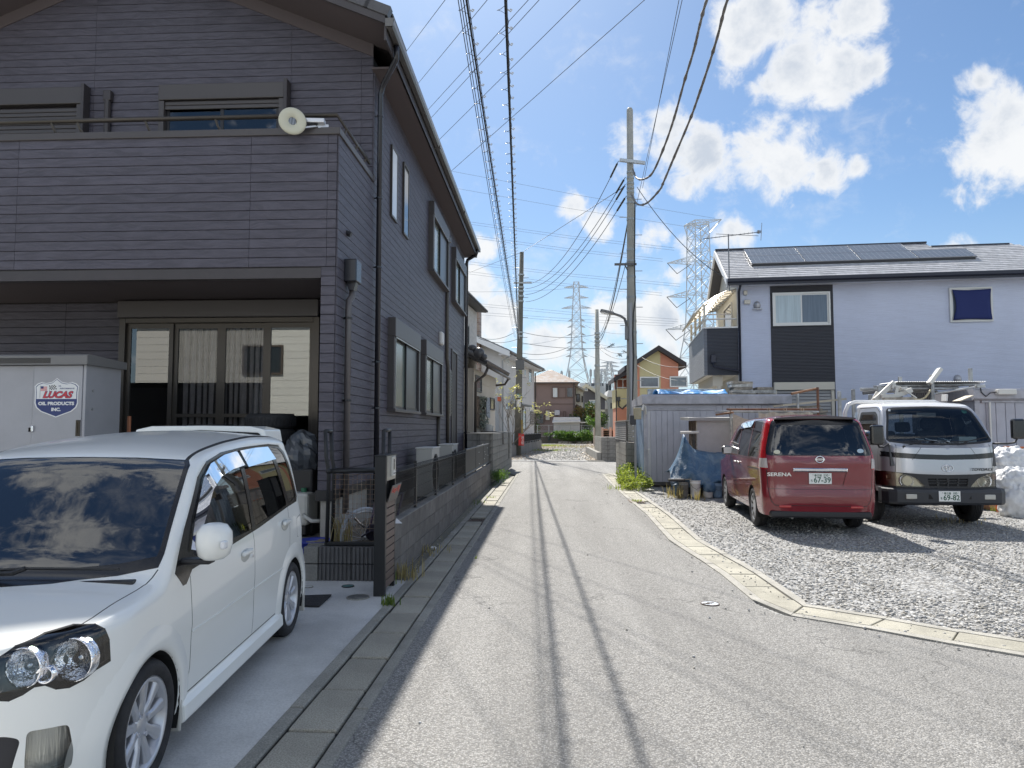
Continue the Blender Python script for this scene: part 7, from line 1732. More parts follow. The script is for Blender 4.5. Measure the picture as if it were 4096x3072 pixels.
# ---- second prefab shed, crates and sacks at the right
s2 = T('prefab_shed','pale grey prefab shed with ribbed doors behind the right side of the truck','shed',(11,17.5,0)); yb = 16.5
q = pY(*C1(1240,330),yb)
B().box((q.x,yb+.05,.1),(14.5,yb+2.4,2.24)).o('body',SHG,s2); B().prism([(yb-.08,2.28),(yb-.08,2.46),(yb-.04,2.51),(yb+2.4,2.42),(yb+2.4,2.24),(yb,2.24)],'x',q.x-.06,14.6).o('roof',SHF,s2)
slats(s2,q.x+.25,q.x+.25+22*.21,yb+.02,.15,2.18,22,SHG); B().box((q.x,yb+.01,.1),(q.x+.10,yb+.06,2.24)).o('corner_post',SHF,s2); B().box((q.x+.15,yb-.0,2.19),(14.4,yb+.05,2.235)).o('door_rail',SHF,s2)
B().cyl((q.x+.30,yb-.03,.1),(q.x+.30,yb-.03,2.2),.022,n=8).o('pipe',WTRIM,s2)
B().rbox((q.x+.5,yb+.0,2.10) if False else (q.x+.55,yb-.01,2.245),(q.x+.72,yb+.04,2.275),.004).o('vent',mat('vent_dark',(.13,.13,.13)),s2)
l2 = T('flood_light','white flood light clamped to the roof edge of the right prefab shed','flood light',(10.5,yb-.2,2.4)); q = pY(*C1(1500,348),yb-.15); B().rbox((q.x-.20,yb-.22,q.z-.06),(q.x+.20,yb-.10,q.z+.06),.015).o('housing',mat('lamp_white',(.7,.7,.64)),l2)
B().tube([(q.x-.2,yb-.15,q.z),(q.x-.32,yb-.12,q.z-.02),(q.x-.40,yb-.1,q.z-.1),(q.x-.5,yb-.1,q.z),(q.x-.52,yb-.1,q.z+.14)],.012,5).o('cable',PLAST,l2); B().rbox((q.x-.62,yb-.14,q.z+.10),(q.x-.42,yb-.06,q.z+.16),.01).o('clamp',GALV,l2)
ORC = mat('orange_crate',(.55,.14,.025),.5,var=.12,vs=7,dirt=.15)
def crate(x0,x1,y0,y1,z0,z1,label,m_=ORC):
 t = T('crate',label,'crate',((x0+x1)/2,(y0+y1)/2,z0),group='plastic crates beside the white sacks'); e = .02
 b = B()
 for x in (x0,x1-e):
  for y in (y0,y1-e): b.box((x,y,z0),(x+e,y+e,z1))
 b.box((x0,y0,z0),(x1,y1,z0+e)); b.o('frame',m_,t)
 for z in (z0+.05,(z0+z1)/2,z1-.03): B().box((x0-.004,y0-.006,z),(x1+.004,y0+.008,z+.028)).box((x0-.006,y0+.01,z),(x0+.008,y1,z+.028)).box((x1-.008,y0+.01,z),(x1+.006,y1,z+.028)).o('band',m_,t)
 n = max(4,int((x1-x0)/.055)); b = B()
 for i in range(1,n): b.box((x0+(x1-x0)*i/n-.007,y0,z0+.02),(x0+(x1-x0)*i/n+.007,y0+.008,z1-.02))
 n = max(4,int((y1-y0)/.055))
 for i in range(1,n): b.box((x0,y0+(y1-y0)*i/n-.007,z0+.02),(x0+.008,y0+(y1-y0)*i/n+.007,z1-.02))
 b.o('lattice',m_,t,kind='stuff'); return t
Y = 14.3
a = pY(*C1(1455,1310),Y); c = pY(*C1(1500,1060),Y); zt0 = c.z
wbx = T('wooden_box','tall brown wooden box under the upper white sack right of the truck','box',(a.x+.4,Y+.3,0)); B().box((a.x,Y+.02,0),(a.x+.85,Y+.6,zt0)).o('body',mat('orange_wood',(.38,.20,.10),.7,var=.2,vs=9),wbx)
for i in range(5): B().box((a.x+.005+i*.17,Y-.006,.02),(a.x+.165+i*.17,Y+.02,zt0-.02)).o('plank',mat('orange_wood',(.4,.2,.1)),wbx)
q = pY(*C1(1488,1190),14.0); crate(q.x,q.x+.5,14.0,14.38-.1,0.01,q.z,'orange crate on the gravel under the middle white sack')
q = pY(*C1(1592,920),14.9); q2 = pY(*C1(1592,800),14.9); crate(q.x,q.x+.6,14.9,15.3,q.z,q2.z,'orange crate on top of the crate stack behind the white sacks')
crate(q.x+.01,q.x+.59,14.91,15.29,q.z-.48,q.z-.01,'tan crate below the top orange crate behind the white sacks',mat('tan_crate',(.40,.30,.14),.6)); crate(q.x+.01,q.x+.59,14.91,15.29,.01,q.z-.50,'lowest crate of the stack behind the white sacks',mat('tan_crate',(.4,.3,.14)))
SACK = mat('white_sack',(.72,.72,.72),.6,var=.05,vs=7,bump=1.0,bs=16,stretch=(1,1,.5))
def sack(px,Y,r,seed,label):
 q = pY(*C1(*px),Y); t = T('sack',label,'sack',(q.x,Y,q.z-r[2]),group='white sacks piled beside the truck'); blob(q,r,seed,64,44,.20,.12,7.0).o('bag',SACK,t,smooth=True); return t,q
t,q = sack((1535,970),14.35,(.46,.33,.38),5,'upper large white sack with faint lettering on the wooden box')
text_part('COCA-COLA' if False else 'T COLO',.07,frame_M((q.x+.18,14.0,q.z-.06),(.95,.2,-.12),(0,0,1)),mat('faded_black',(.12,.12,.13),.7),t,shear=.2,xs=1.3)
sack((1570,1125),13.9,(.40,.30,.34),6,'middle crumpled white sack resting on the orange crate')
sack((1625,1290),13.7,(.36,.28,.40),8,'lowest white sack standing on the gravel')
sack((1640,1100),13.95,(.25,.28,.26),14,'small white sack at the right edge above the lowest sack')
hc = T('cable_heap','heap of black cable lying behind the white sacks','cable',(9.3,15.9,.9)); q = pY(*C1(1500,860),15.8)
for i in range(7): B().tube([(q.x+(.36-.03*i)*math.cos(k*.5)+.05*math.sin(i),15.9+.25*math.sin(k*.5),q.z-.06+.02*i+.02*math.sin(k+i)) for k in range(13)],.012,5,True).o('coil',PLAST,hc)
B().box((q.x-.5,15.7,0),(q.x+.6,16.2,q.z-.1)).o('table',WD2,hc)
# ---------------------------------------------------------------- beyond the crossing: walls and houses
def block_run(par,x0,y0,x1,y1,zrows,z0=0.0,m_=None,skip=lambda u,k: False,L_=.4,lim=999):
 """blocks laid along a line, face to the right of the direction of travel"""
 m_ = m_ or BLOCKF; d = Vector((x1-x0,y1-y0,0)); n = max(1,round(d.length/L_)); Lb = d.length/n; a = math.atan2(d.y,d.x)
 me = mesh_of(B().rbox((.005,-.012,.004),(Lb-.005,.05,.196),.006),m_)
 for k in range(zrows):
  for i in range(n):
   if not skip((i+.5)/n,k): q = Vector((x0,y0,0))+d*(i/n); piece('block',me,par,(q.x,q.y,z0+k*.2),a)
w2_ = T('block_wall','tall weathered block wall with two slots beyond the mesh fence on the left','wall',(-1.6,24.5,0))
sk = lambda u,k: (.40 < u < .50 and k > 4) or (.74 < u < .84 and k > 1)
block_run(w2_,-1.60,20.55,-1.47,28.6,7,.06,BLOCKF,sk); block_run(w2_,-2.35,20.53,-1.62,20.53,7,.06,BLOCKF)
B().box((-2.34,20.58,0),(-1.66,28.55,1.44)).o('core',mat('wall_core_grey',(.12,.11,.10),.9),w2_); B().box((-2.36,20.5,1.455),(-1.585,28.62,1.475)).o('coping',BLOCKF,w2_)
B().box((-1.655,23.9,.95),(-1.65,24.6,1.45)).o('brown_panel',mat('brown_panel',(.28,.17,.12),.7),w2_)
rl2 = T('railing','dark metal railing between the dark house and the tall block wall','railing',(-2.7,20.9,.5))
for i in range(5): B().tube([(-2.95+i*.15,20.9,.4),(-2.95+i*.15,20.9,1.48)],.012,5).o('bar',BLACKM,rl2)
B().tube([(-3.0,20.9,1.48),(-2.3,20.9,1.48)],.018,6).o('rail',BLACKM,rl2)
CREAM = mat('cream_stucco',(.62,.55,.46),.85,bump=.3,bs=18,var=.05,vs=.7,dirt=.06); STUC = mat('rough_stucco',(.60,.58,.55),.9,var=.10,vs=9,bump=1.0,bs=9)
KAW = mat('dark_kawara',(.07,.07,.075),.3,spec=.6,var=.2,vs=10)
def local_frame(o,ang): return Matrix.Translation(o) @ Matrix.Rotation(ang,4,'Z')
def solver(Mx):
 I = Mx.inverted()
 def f(px,**k):
  r = I.to_3x3() @ ray(*px); c = I @ Vector((0,0,EYE)); (a,val),= k.items(); i = 'xyz'.index(a); t = (val-c[i])/r[i]; return c+r*t
 return f
O2 = Vector((-2.60,24.7,0)); A2 = rad(85.5); h2 = T('cream_house','cream stucco house with dark tiled lean-to roof behind the tall block wall','house',O2,A2,local=True); S2 = solver(local_frame(O2,A2))
B().box((0,0,0),(5.0,4,3.72)).o('wall',CREAM,h2)
B().box((1.0,.85,3.7),(5.3,4,6.55)).box((-2.5,1.6,0),(1.0,5,6.6)).o('upper_wall',STUC,h2)
B().prism([(.50,6.62),(.45,6.56),(4,6.9),(4,7.0)],'x',.7,5.5).o('upper_roof',mat('dark_roof',(.10,.10,.10),.6),h2)
for i in range(24): B().cyl((.75+i*.2,.38,6.60),(.75+i*.2,1.2,6.72),.045,n=6).o('roof_rib',mat('dark_roof',(.1,.1,.1)),h2)
B().box((-.05,-.02,3.25),(5.05,.0,3.70)).o('eave_beam',CREAM,h2)
rz = B().prism([(-.50,3.86),(-.48,3.78),(1.1,4.55),(1.1,4.65)][::-1],'x',-.5,5.35).o('roof',KAW,h2)
for i in range(24):
 x = -.38+i*.242; B().tube([(x,-.54,3.88),(x,.3,4.30),(x,1.1,4.70)],.068,7).o('tile_row',KAW,rz,smooth=True)
 B().cyl((x,-.56,3.87),(x,-.52,3.89),.078,n=10).o('end_tile',KAW,rz)
B().tube([(-.5,-.3,4.05),(-.5,.4,4.42),(-.5,1.1,4.78)],.13,8).o('verge_tiles',KAW,rz,smooth=True)
oni = B().sphere((-.55,-.28,4.18),(.14,.20,.20),12,8).sphere((-.55,-.46,4.05),(.12,.12,.12),10,6).sphere((-.52,-.05,4.36),(.12,.16,.12),10,6).tube([(-.6,-.28+.10*math.cos(k),4.18+.10*math.sin(k)) for k in (0,1,2,3,4,5)],.035,6,True).o('ridge_ornament',KAW,rz,smooth=True)
gutt = B().tube([(-.45,-.56,3.74),(5.3,-.56,3.70)],.055,8).o('gutter',mat('brown_gutter',(.075,.06,.05),.4),h2,smooth=True)
B().tube([(-.3,-.56,3.70),(-.3,-.45,3.45),(-.25,-.12,3.2),(-.25,-.10,0)],.05,8).tube([(5.0,-.56,3.68),(5.05,-.4,3.45),(5.05,.05,3.40)],.05,8).o('downpipe',mat('brown_gutter',(.075,.06,.05)),h2,smooth=True)
DKF = mat('dark_window_frame',(.06,.055,.05),.5)
def facewin(par,S,px0,px1,m_,fm=None,d=.05,**plane):
 a,c = S(px0,**plane),S(px1,**plane); fm = fm or DKF; x0,x1,z0,z1 = min(a.x,c.x),max(a.x,c.x),min(a.z,c.z),max(a.z,c.z); t_ = min(.07,(x1-x0)*.2); y = a.y
 w = B().box((x0,y-d,z0),(x0+t_,y,z1)).box((x1-t_,y-d,z0),(x1,y,z1)).box((x0+t_,y-d,z0),(x1-t_,y,z0+.05)).box((x0+t_,y-d,z1-.05),(x1-t_,y,z1)).o('window',fm,par)
 B().box((x0+t_,y-d*.5,z0+.05),(x1-t_,y-.004,z1-.05)).o('pane',m_,w); return w
PG = pane_mat('far_pane',(.20,.22,.24)); PW_ = pane_mat('pale_pane',(.55,.58,.58)); PB = pane_mat('blue_pane',(.35,.45,.55)); PD = pane_mat('black_pane',(.03,.035,.045))
facewin(h2,S2,A1(218,660),A1(272,822),PG,y=-.001); facewin(h2,S2,A1(350,862),A1(387,978),PD,y=-.001); facewin(h2,S2,A1(228,850),A1(262,1110),PD,y=-.001)
mi = facewin(h2,S2,A1(142,220),A1(160,405),PG,y=.849)
pb = T('plant_board','board covered with grey green staghorn plants hanging beside a window of the cream house','plant board',O2,A2,local=True)
a,c = S2(A1(255,850),y=-.12),S2(A1(318,1130),y=-.12)
B().box((a.x,-.10,c.z),(c.x,-.04,a.z)).o('board',WD2,pb); rr = random.Random(8); b = B()
for i in range(240):
 x,z = rr.uniform(a.x,c.x+.15),rr.uniform(c.z,a.z); s_ = rr.uniform(.06,.12); b.obox((x,-.13-rr.uniform(0,.1),z),(s_,.012,s_*.8),Matrix.Rotation(rr.uniform(-1,1),3,'X') @ Matrix.Rotation(rr.uniform(-1,1),3,'Y'))
b.o('leaves',mat('grey_green_leaf',(.20,.22,.17),.8,var=.5,vs=9),pb,kind='stuff')
a,c = S2(A1(322,860),y=-.25),S2(A1(345,1050),y=-.25); ld_ = T('laundry','checked cloth hanging beside the plant board on the cream house','cloth',O2,A2,local=True); B().strip([(a.x,-.25,a.z),(a.x+.2,-.20,a.z),(c.x,-.28,a.z)],[(a.x+.05,-.25,c.z),(a.x+.25,-.2,c.z+.1),(c.x+.1,-.28,c.z)]).o('cloth',mat('checked_cloth',(.50,.52,.55),.8,col2=(.15,.17,.2),vs=26),ld_)
sk2 = T('plant_pots','pale pots standing under the plant board','pots',O2,A2,local=True); B().lathe([(0,0),(.14,0),(.18,.25),(0,.25)],14,Matrix.Translation((1.5,-.25,1.5))).o('pot',WTRIM,sk2); B().lathe([(0,0),(.12,0),(.16,.2),(0,.2)],14,Matrix.Translation((2.1,-.25,1.5))).o('pot',WTRIM,sk2); B().box((1.2,-.45,1.44),(2.4,-.05,1.5)).box((1.2,-.4,0),(1.26,-.1,1.44)).o('shelf',WD2,sk2)
O3 = Vector((-3.0,45.8,0)); A3 = rad(81.5); h3 = T('grey_house','pale grey stucco house with a brick chimney left of the leaning utility pole','house',O3,A3,local=True); S3 = solver(local_frame(O3,A3))
GST = mat('grey_stucco',(.60,.585,.57),.85,var=.04,vs=.6,bump=.2,bs=15); BRK = bpy.data.materials.new('chimney_brick'); BRK.use_nodes = True; t_ = NT(BRK.node_tree)
bt = t_.node('ShaderNodeTexBrick',{'Vector': t_.vmath('MULTIPLY',t_.n.new('ShaderNodeTexCoord').outputs['Object'],(0,1,1)),'Color1': (.22,.13,.10,1),'Color2': (.36,.27,.21,1),'Mortar': (.3,.28,.25,1),'Scale': 1.0,'Mortar Size': .012,'Brick Width': .36,'Row Height': .12})
t_.l.new(t_.node('ShaderNodeCombineXYZ',{0: t_.node('ShaderNodeSeparateXYZ',{0: t_.n.new('ShaderNodeTexCoord').outputs['Object']}).outputs[1],1: t_.node('ShaderNodeSeparateXYZ',{0: t_.n.new('ShaderNodeTexCoord').outputs['Object']}).outputs[2],2: 0.0}).outputs[0],bt.inputs['Vector']); t_.put(t_.n['Principled BSDF'].inputs['Base Color'],bt.outputs[0])
B().box((0,0,0),(12.7,8,6.45)).prism([(0,6.45),(8,6.45),(4,8.3)],'x',0,12.7).o('wall',GST,h3)
GT = mat('grey_roof',(.20,.21,.22),.5,var=.15,vs=8)
rz = B().prism([(-.75,6.55),(4,8.75),(4,8.55),(-.75,6.35)][::-1],'x',-.9,13.3).prism([(8.75,6.55),(4,8.75),(4,8.55),(8.75,6.35)],'x',-.9,13.3).o('roof',GT,h3)
for k in range(16):
 y = -.78+k*.30; B().prism([(y,6.56+(y+.75)*.463),(y+.3,6.60+(y+.75)*.463+.12),(y+.3,6.56+(y+.75)*.463+.10),(y,6.52+(y+.75)*.463)][::-1],'x',-.92,13.32).o('tile_course',GT,rz)
B().prism([(-.72,6.50),(4,8.68),(4,8.30),(-.2,6.35),(-.72,6.15)],'x',-.95,-.90).o('verge_board',mat('white_verge',(.74,.75,.76)),rz); B().box((-.9,-.70,6.28),(13.2,0,6.34)).o('soffit',mat('soffit_white',(.66,.66,.68)),h3)
B().tube([(-.9,-.80,6.42),(13.3,-.80,6.40)],.06,8).o('gutter',mat('brown_gutter',(.075,.06,.05)),h3)
B().box((-.5,1.35,4.6),(-.003,2.8,9.4)).o('chimney',BRK,h3)
B().tube([(-.1,-.78,6.36),(-.1,-.1,6.0),(-.1,-.1,0)],.055,8).o('downpipe',mat('grey_conduit',(.36,.37,.38)),h3,smooth=True); B().tube([(12.6,-.78,6.36),(12.6,-.1,6.1),(12.6,-.1,0)],.055,8).o('downpipe',DKF,h3,smooth=True)
for p0,p1,m_,fm in (((484,500),(522,566),PW_,WTRIM),((638,565),(648,625),PW_,WTRIM),((654,605),(666,672),PB,WTRIM),((692,596),(720,735),PD,WTRIM),((482,905),(528,975),PB,WTRIM),((555,905),(575,960),PB,WTRIM),((640,960),(668,1150),PG,DKF)): facewin(h3,S3,A1(*p0),A1(*p1),m_,fm,y=-.001)
a,c = S3(A1(635,912),y=-.9),S3(A1(748,938),y=-.9); B().prism([(-1.0,c.z),(0,a.z),(0,a.z-.08),(-1.0,c.z-.08)][::-1],'x',a.x,c.x).o('porch_canopy',GT,h3)
a,c = S3(A1(714,985),y=-.06),S3(A1(740,1105),y=-.06); lt = B().box((a.x,-.08,c.z),(c.x,-.02,a.z)).o('lattice',mat('grey_lattice',(.30,.29,.28),.7),h3)
for i in range(6): B().box((a.x,-.10,c.z+(a.z-c.z)*i/6+.05),(c.x,-.08,c.z+(a.z-c.z)*i/6+.14)).o('slat',mat('dark_lattice',(.15,.14,.13),.7),lt)
for px in ((672,585),(478,920),(645,955),(700,965)):
 q = S3(A1(*px),y=0); B().sphere((q.x,-.05,q.z),(.14,.12,.18),10,6).o('vent_hood',WV,h3)
q = S3(A1(438,877),x=-.05); B().rbox((-.12,q.y-.12,q.z-.14),(0,q.y+.12,q.z+.14),.01).o('red_box',mat('orange_red',(.62,.12,.04),.5),h3)
q = S3(A1(418,900),x=-.05); B().box((-.10,q.y-.12,0),(0,q.y+.12,q.z+.3)).o('grey_post',mat('grey_conduit',(.36,.37,.38)),h3)
lw = T('low_wall','low concrete wall with a dark slatted fence along the left of the gravel lane','wall',(-1.3,48,0))
b = B(); dv = Vector((-.53+2.05,57.7-39.5,0)); B().add([(-2.05,39.5,0),(-.53,57.7,0),(-.72,57.72,0),(-3.4,39.5,0),(-2.05,39.5,.62),(-.53,57.7,.62),(-.72,57.72,.62),(-3.4,39.5,.62)],[(4,5,6,7),(0,1,5,4),(3,0,4,7),(1,2,6,5),(2,3,7,6)]).o('concrete',concrete('old_wall',(.22,.21,.195),.3,20,0,.5,.8),lw)
P0,P1 = Vector((-1.72,43.2,.62)),Vector((-.60,57.6,.62))
for z in (.72,1.20): B().tube([P0+Vector((0,0,z-.62)),P1+Vector((0,0,z-.62))],.03,6).o('rail',BLACKM,lw)
for i in range(9): q = P0.lerp(P1,i/8); B().box((q.x-.03,q.y-.03,.62),(q.x+.03,q.y+.03,1.25)).o('post',BLACKM,lw)
b = B()
for i in range(110): q = P0.lerp(P1,i/110); b.box((q.x-.012,q.y-.02,.72),(q.x+.012,q.y+.02,1.2))
b.o('bars',BLACKM,lw,kind='stuff')
eb = T('extinguisher_box','red fire extinguisher box with white lettering at the foot of the left utility pole','extinguisher box',(-1.55,41.6,.62)); RB = mat('fire_red',(.58,.025,.02),.4)
a,c = pY(*A1(607,1287),41.6),pY(*A1(655,1187),41.6); B().rbox((a.x,41.4,a.z),(c.x,41.65,c.z),.02).box((a.x-.01,41.39,c.z),(c.x+.01,41.66,c.z+.03)).o('case',RB,eb)
xm = (a.x+c.x)/2+.08; WL = mat('white_letter',(.75,.72,.7),.5)
ST2 = {'消': [((.05,.9),(.2,.8)),((.02,.6),(.18,.52)),((.05,0),(.22,.35)),((.6,1),(.6,.65)),((.38,.9),(.45,.72)),((.85,.9),(.75,.72)),((.4,0),(.4,.6),(.85,.6),(.85,0)),((.4,.4),(.85,.4)),((.4,.2),(.85,.2))],'火': [((.5,1),(.5,.5),(.1,0)),((.5,.5),(.9,0)),((.15,.7),(.25,.45)),((.88,.75),(.7,.5))],'器': [((.1,1),(.4,1),(.4,.7),(.1,.7),(.1,1)),((.6,1),(.9,1),(.9,.7),(.6,.7),(.6,1)),((.0,.5),(1,.5)),((.1,.3),(.4,.3),(.4,0),(.1,0),(.1,.3)),((.6,.3),(.9,.3),(.9,0),(.6,0),(.6,.3))]}
STROKES.update(ST2)
for i,ch in enumerate('消火器'): strokes(ch,.14,frame_M((xm-.07,41.396,c.z-.26-i*.16),(1,0,0),(0,0,1)),WL,eb,.12)
w3 = T('block_wall','grey block wall corner with a louvred screen on top at the right of the crossing','wall',(2.5,23.5,0))
block_run(w3,2.40,25.3,2.36,21.75,6,-.02,BLOCKF); block_run(w3,2.36,21.73,3.5,21.73,6,-.02,BLOCKF)
B().box((2.41,21.78,0),(3.6,25.3,1.16)).o('core',mat('wall_core_grey',(.12,.11,.10)),w3)
LV = mat('louvre_grey',(.33,.32,.31),.5,metal=.2); LV2 = mat('louvre_beige',(.46,.43,.38),.5,metal=.2)
for i in range(9): B().prism([(2.36,1.24+i*.065),(2.37,1.29+i*.065),(2.42,1.28+i*.065),(2.41,1.235+i*.065)],'y',21.8,25.3).o('louvre',LV,w3)
for i in range(9): B().prism([(21.70,1.24+i*.065),(21.71,1.29+i*.065),(21.76,1.28+i*.065),(21.75,1.235+i*.065)],'x',2.42,3.5).o('louvre',LV2,w3)
for i in range(8): B().box((2.38,21.8+i*.48,1.16),(2.42,21.85+i*.48,1.84)).o('post',LV,w3)
B().box((2.34,21.69,1.83),(3.5,21.77,1.86)).box((2.34,21.77,1.83),(2.43,25.35,1.86)).o('cap',LV2,w3)
for i in range(3): B().box((2.55,21.685,1.34+i*.17),(2.78,21.70,1.38+i*.17)).o('mail_slot',mat('white_strip',(.75,.75,.75)),w3)
w4 = T('block_wall','grey block wall around a gravel lane corner beyond the crossing on the right','wall',(3,37,0))
block_run(w4,2.64,40.5,2.62,35.25,6,-.03,BLOCKF); block_run(w4,2.62,35.2,4.6,35.2,6,-.03,BLOCKF)
B().box((2.68,35.28,0),(4.6,40.5,1.13)).o('core',mat('wall_core_grey',(.12,.11,.10)),w4)
B().box((2.40,35.2,0),(2.60,46,.42)).o('kerb_wall',BLOCKF,w4)
# ---- brown house and what stands round it, at the end of the lane
YBH = 80.0; at = lambda x,y,Y=YBH: pY(*A1(x,y),Y)
br = T('brown_house','brown two storey house with a pale hipped roof at the end of the gravel lane','house',(0,YBH,0)); BRN = mat('brown_wall',(.255,.185,.165),.8,var=.05,vs=.3)
xl0 = -2.5; xr0 = at(1108,800).x; ze = at(1100,730).z
B().box((xl0,YBH,0),(xr0,YBH+9,ze)).o('wall',BRN,br)
RFH = mat('pale_slate_roof',(.46,.42,.40),.6,var=.25,vs=1.6,col2=(.38,.26,.19))
ap = at(890,620,YBH+4.5); ap.x = -.2+ap.x*0+.5
B().add([(xl0-.5,YBH-.6,ze),(xr0+.5,YBH-.6,ze),(xr0+.5,YBH+9.6,ze),(xl0-.5,YBH+9.6,ze),(at(890,620,YBH+4.5).x-.2,YBH+4.5,at(890,620,YBH+4.5).z),(at(890,620,YBH+4.5).x+.2,YBH+4.5,at(890,620,YBH+4.5).z)],[(0,1,5,4),(1,2,5),(2,3,4,5),(3,0,4),(0,3,2,1)]).o('roof',RFH,br)
rt = br.children[-1]
apx = at(890,620,YBH+4.5)
for k in range(15):
 f = k/15; a = Vector((xl0-.5,YBH-.6,ze)).lerp(Vector((apx.x-.2,YBH+4.5,apx.z)),f); c = Vector((xr0+.5,YBH-.6,ze)).lerp(Vector((apx.x+.2,YBH+4.5,apx.z)),f); B().box((a.x,a.y-.03,a.z-.01),(c.x,a.y+.02,a.z+.035)).o('roof_course',RFH,rt)
B().box((xl0-.5,YBH-.66,ze-.12),(xr0+.5,YBH-.58,ze+.02)).box((xl0,YBH-.58,ze-.10),(xr0+.4,YBH,ze-.06)).o('gutter',mat('brown_gutter',(.075,.06,.05)),br)
B().box((xl0,YBH-.05,at(900,925).z),(xr0+.02,YBH,at(900,925).z+.12)).o('band',mat('dark_brown_band',(.17,.12,.10),.7),br)
B().tube([(xr0-.15,YBH-.1,ze-.1),(xr0-.15,YBH-.1,0)],.06,6).o('downpipe',DKF,br)
def bw(px0,px1,m_,fm=None,Y=YBH,par=br,d=.12):
 a,c = at(*px0,Y),at(*px1,Y); x0,x1,z0,z1 = min(a.x,c.x),max(a.x,c.x),min(a.z,c.z),max(a.z,c.z); t_ = .10; fm = fm or mat('brown_frame',(.15,.10,.08),.6)
 w = B().box((x0,Y-d,z0),(x0+t_,Y,z1)).box((x1-t_,Y-d,z0),(x1,Y,z1)).box((x0+t_,Y-d,z0),(x1-t_,Y,z0+t_)).box((x0+t_,Y-d,z1-t_),(x1-t_,Y,z1)).o('window',fm,par); B().box((x0+t_,Y-d*.5,z0+t_),(x1-t_,Y-.01,z1-t_)).o('pane',m_,w); return w
bw((902,770),(958,868),PW_); bw((958,770),(1028,868),mat('brown_shutter',(.22,.16,.14),.7)); bw((1028,770),(1092,864),PD); bw((758,1002),(832,1100),PD); bw((838,970),(890,1070),mat('cream_blind',(.62,.58,.48),.7)); bw((998,985),(1028,1040),mat('brown_shutter',(.2,.1,.1))); bw((748,765),(762,870),mat('brown_shutter',(.2,.1,.1)))
q = at(948,998); B().rbox((q.x-.3,YBH-.35,q.z-.3),(q.x+.3,YBH,q.z+.3),.05).o('vent_hood',mat('steel_hood',(.42,.42,.44)),br)
cr = T('cream_annex','cream coloured house part with small dark windows right behind the brown house','house',(3.9,86,0)); CRW = mat('cream_wall',(.62,.60,.50),.8)
a,c = at(1095,760,86),at(1190,760,86); B().box((a.x,86,0),(c.x-.2,94,at(1140,770,86).z)).o('wall',CRW,cr); B().prism([(a.x-.3,at(1100,735,86).z+.1),(c.x,at(1190,790,86).z),(c.x,at(1190,790,86).z-.25),(a.x-.3,at(1100,735,86).z-.1)],'y',85.4,94).o('roof',mat('cream_roof',(.40,.38,.34),.7),cr)
bw((1118,832),(1150,902),PD,DKF,86,cr); bw((1105,780),(1112,845),PD,DKF,86,cr); bw((1165,850),(1178,905),PD,DKF,86,cr)
a,c = at(1116,925,84),at(1190,975,84); B().prism([(a.x,a.z),(c.x,c.z),(c.x,c.z-.3),(a.x,a.z-.3)],'y',82,86).o('porch_roof',mat('brown_roof',(.20,.14,.11),.7),cr); B().box((a.x,83,0),(c.x-.4,86,c.z)).o('porch_wall',BRN,cr)
dg = T('dark_grey_house','dark grey gabled house with cream trim behind the thin utility pole','house',(6.5,95,0)); DGW = mat('charcoal_wall',(.11,.105,.115),.8); YD = 95.0
p = [at(1185,1130,YD),at(1185,765,YD),at(1205,748,YD),at(1372,852,YD),at(1372,1130,YD)]
B().prism([(q.x,max(0,q.z)) for q in p][::-1],'y',YD,YD+9).o('wall',DGW,dg)
a,c = at(1203,742,YD),at(1388,856,YD); B().prism([(a.x,a.z),(c.x,c.z),(c.x,c.z-.45),(a.x,a.z-.45)],'y',YD-.6,YD+9).o('verge_board',mat('cream_trim',(.62,.57,.44),.7),dg); a2 = at(1140,790,YD); B().prism([(a2.x,a2.z),(a.x,a.z),(a.x,a.z-.45),(a2.x,a2.z-.45)],'y',YD-.6,YD+9).o('verge_board',mat('cream_trim',(.6,.5,.4)),dg)
a,c = at(1185,990,YD),at(1372,980,YD); B().box((a.x,YD-.06,a.z),(c.x,YD,c.z+.15)).o('band',mat('cream_trim',(.6,.5,.4)),dg)
bw((1190,775),(1220,806),PB,WTRIM,YD,dg); bw((1230,884),(1292,940),PB,WTRIM,YD,dg)
q = at(1338,1028,YD); B().rbox((q.x-.35,YD-.4,q.z-.3),(q.x+.35,YD,q.z+.3),.05).o('vent_hood',DKF,dg)
apt = T('apartment_block','white apartment block with balconies far behind the dark grey house','apartment',(14,300,0)); AW = mat('apartment_white',(.66,.67,.68),.8); YA = 300.0
a,c = at(1150,745,YA),at(1425,735,YA); B().box((a.x,YA,0),(c.x,YA+14,c.z)).o('wall',AW,apt); a,c = at(1265,700,YA+2),at(1300,720,YA+2); B().box((a.x,YA+2,0),(c.x,YA+9,a.z)).o('stair_tower',AW,apt)
for k in range(7):
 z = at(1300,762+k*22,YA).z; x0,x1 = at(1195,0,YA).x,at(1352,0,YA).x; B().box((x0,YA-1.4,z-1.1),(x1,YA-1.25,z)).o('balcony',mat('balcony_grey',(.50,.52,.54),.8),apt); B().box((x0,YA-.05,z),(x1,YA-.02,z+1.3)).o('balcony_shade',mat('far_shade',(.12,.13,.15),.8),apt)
 for x in (1372,1398): q = at(x,0,YA).x; B().box((q,YA-.08,z-.2),(q+1.1,YA-.02,z+1.0)).o('window',PD,apt)
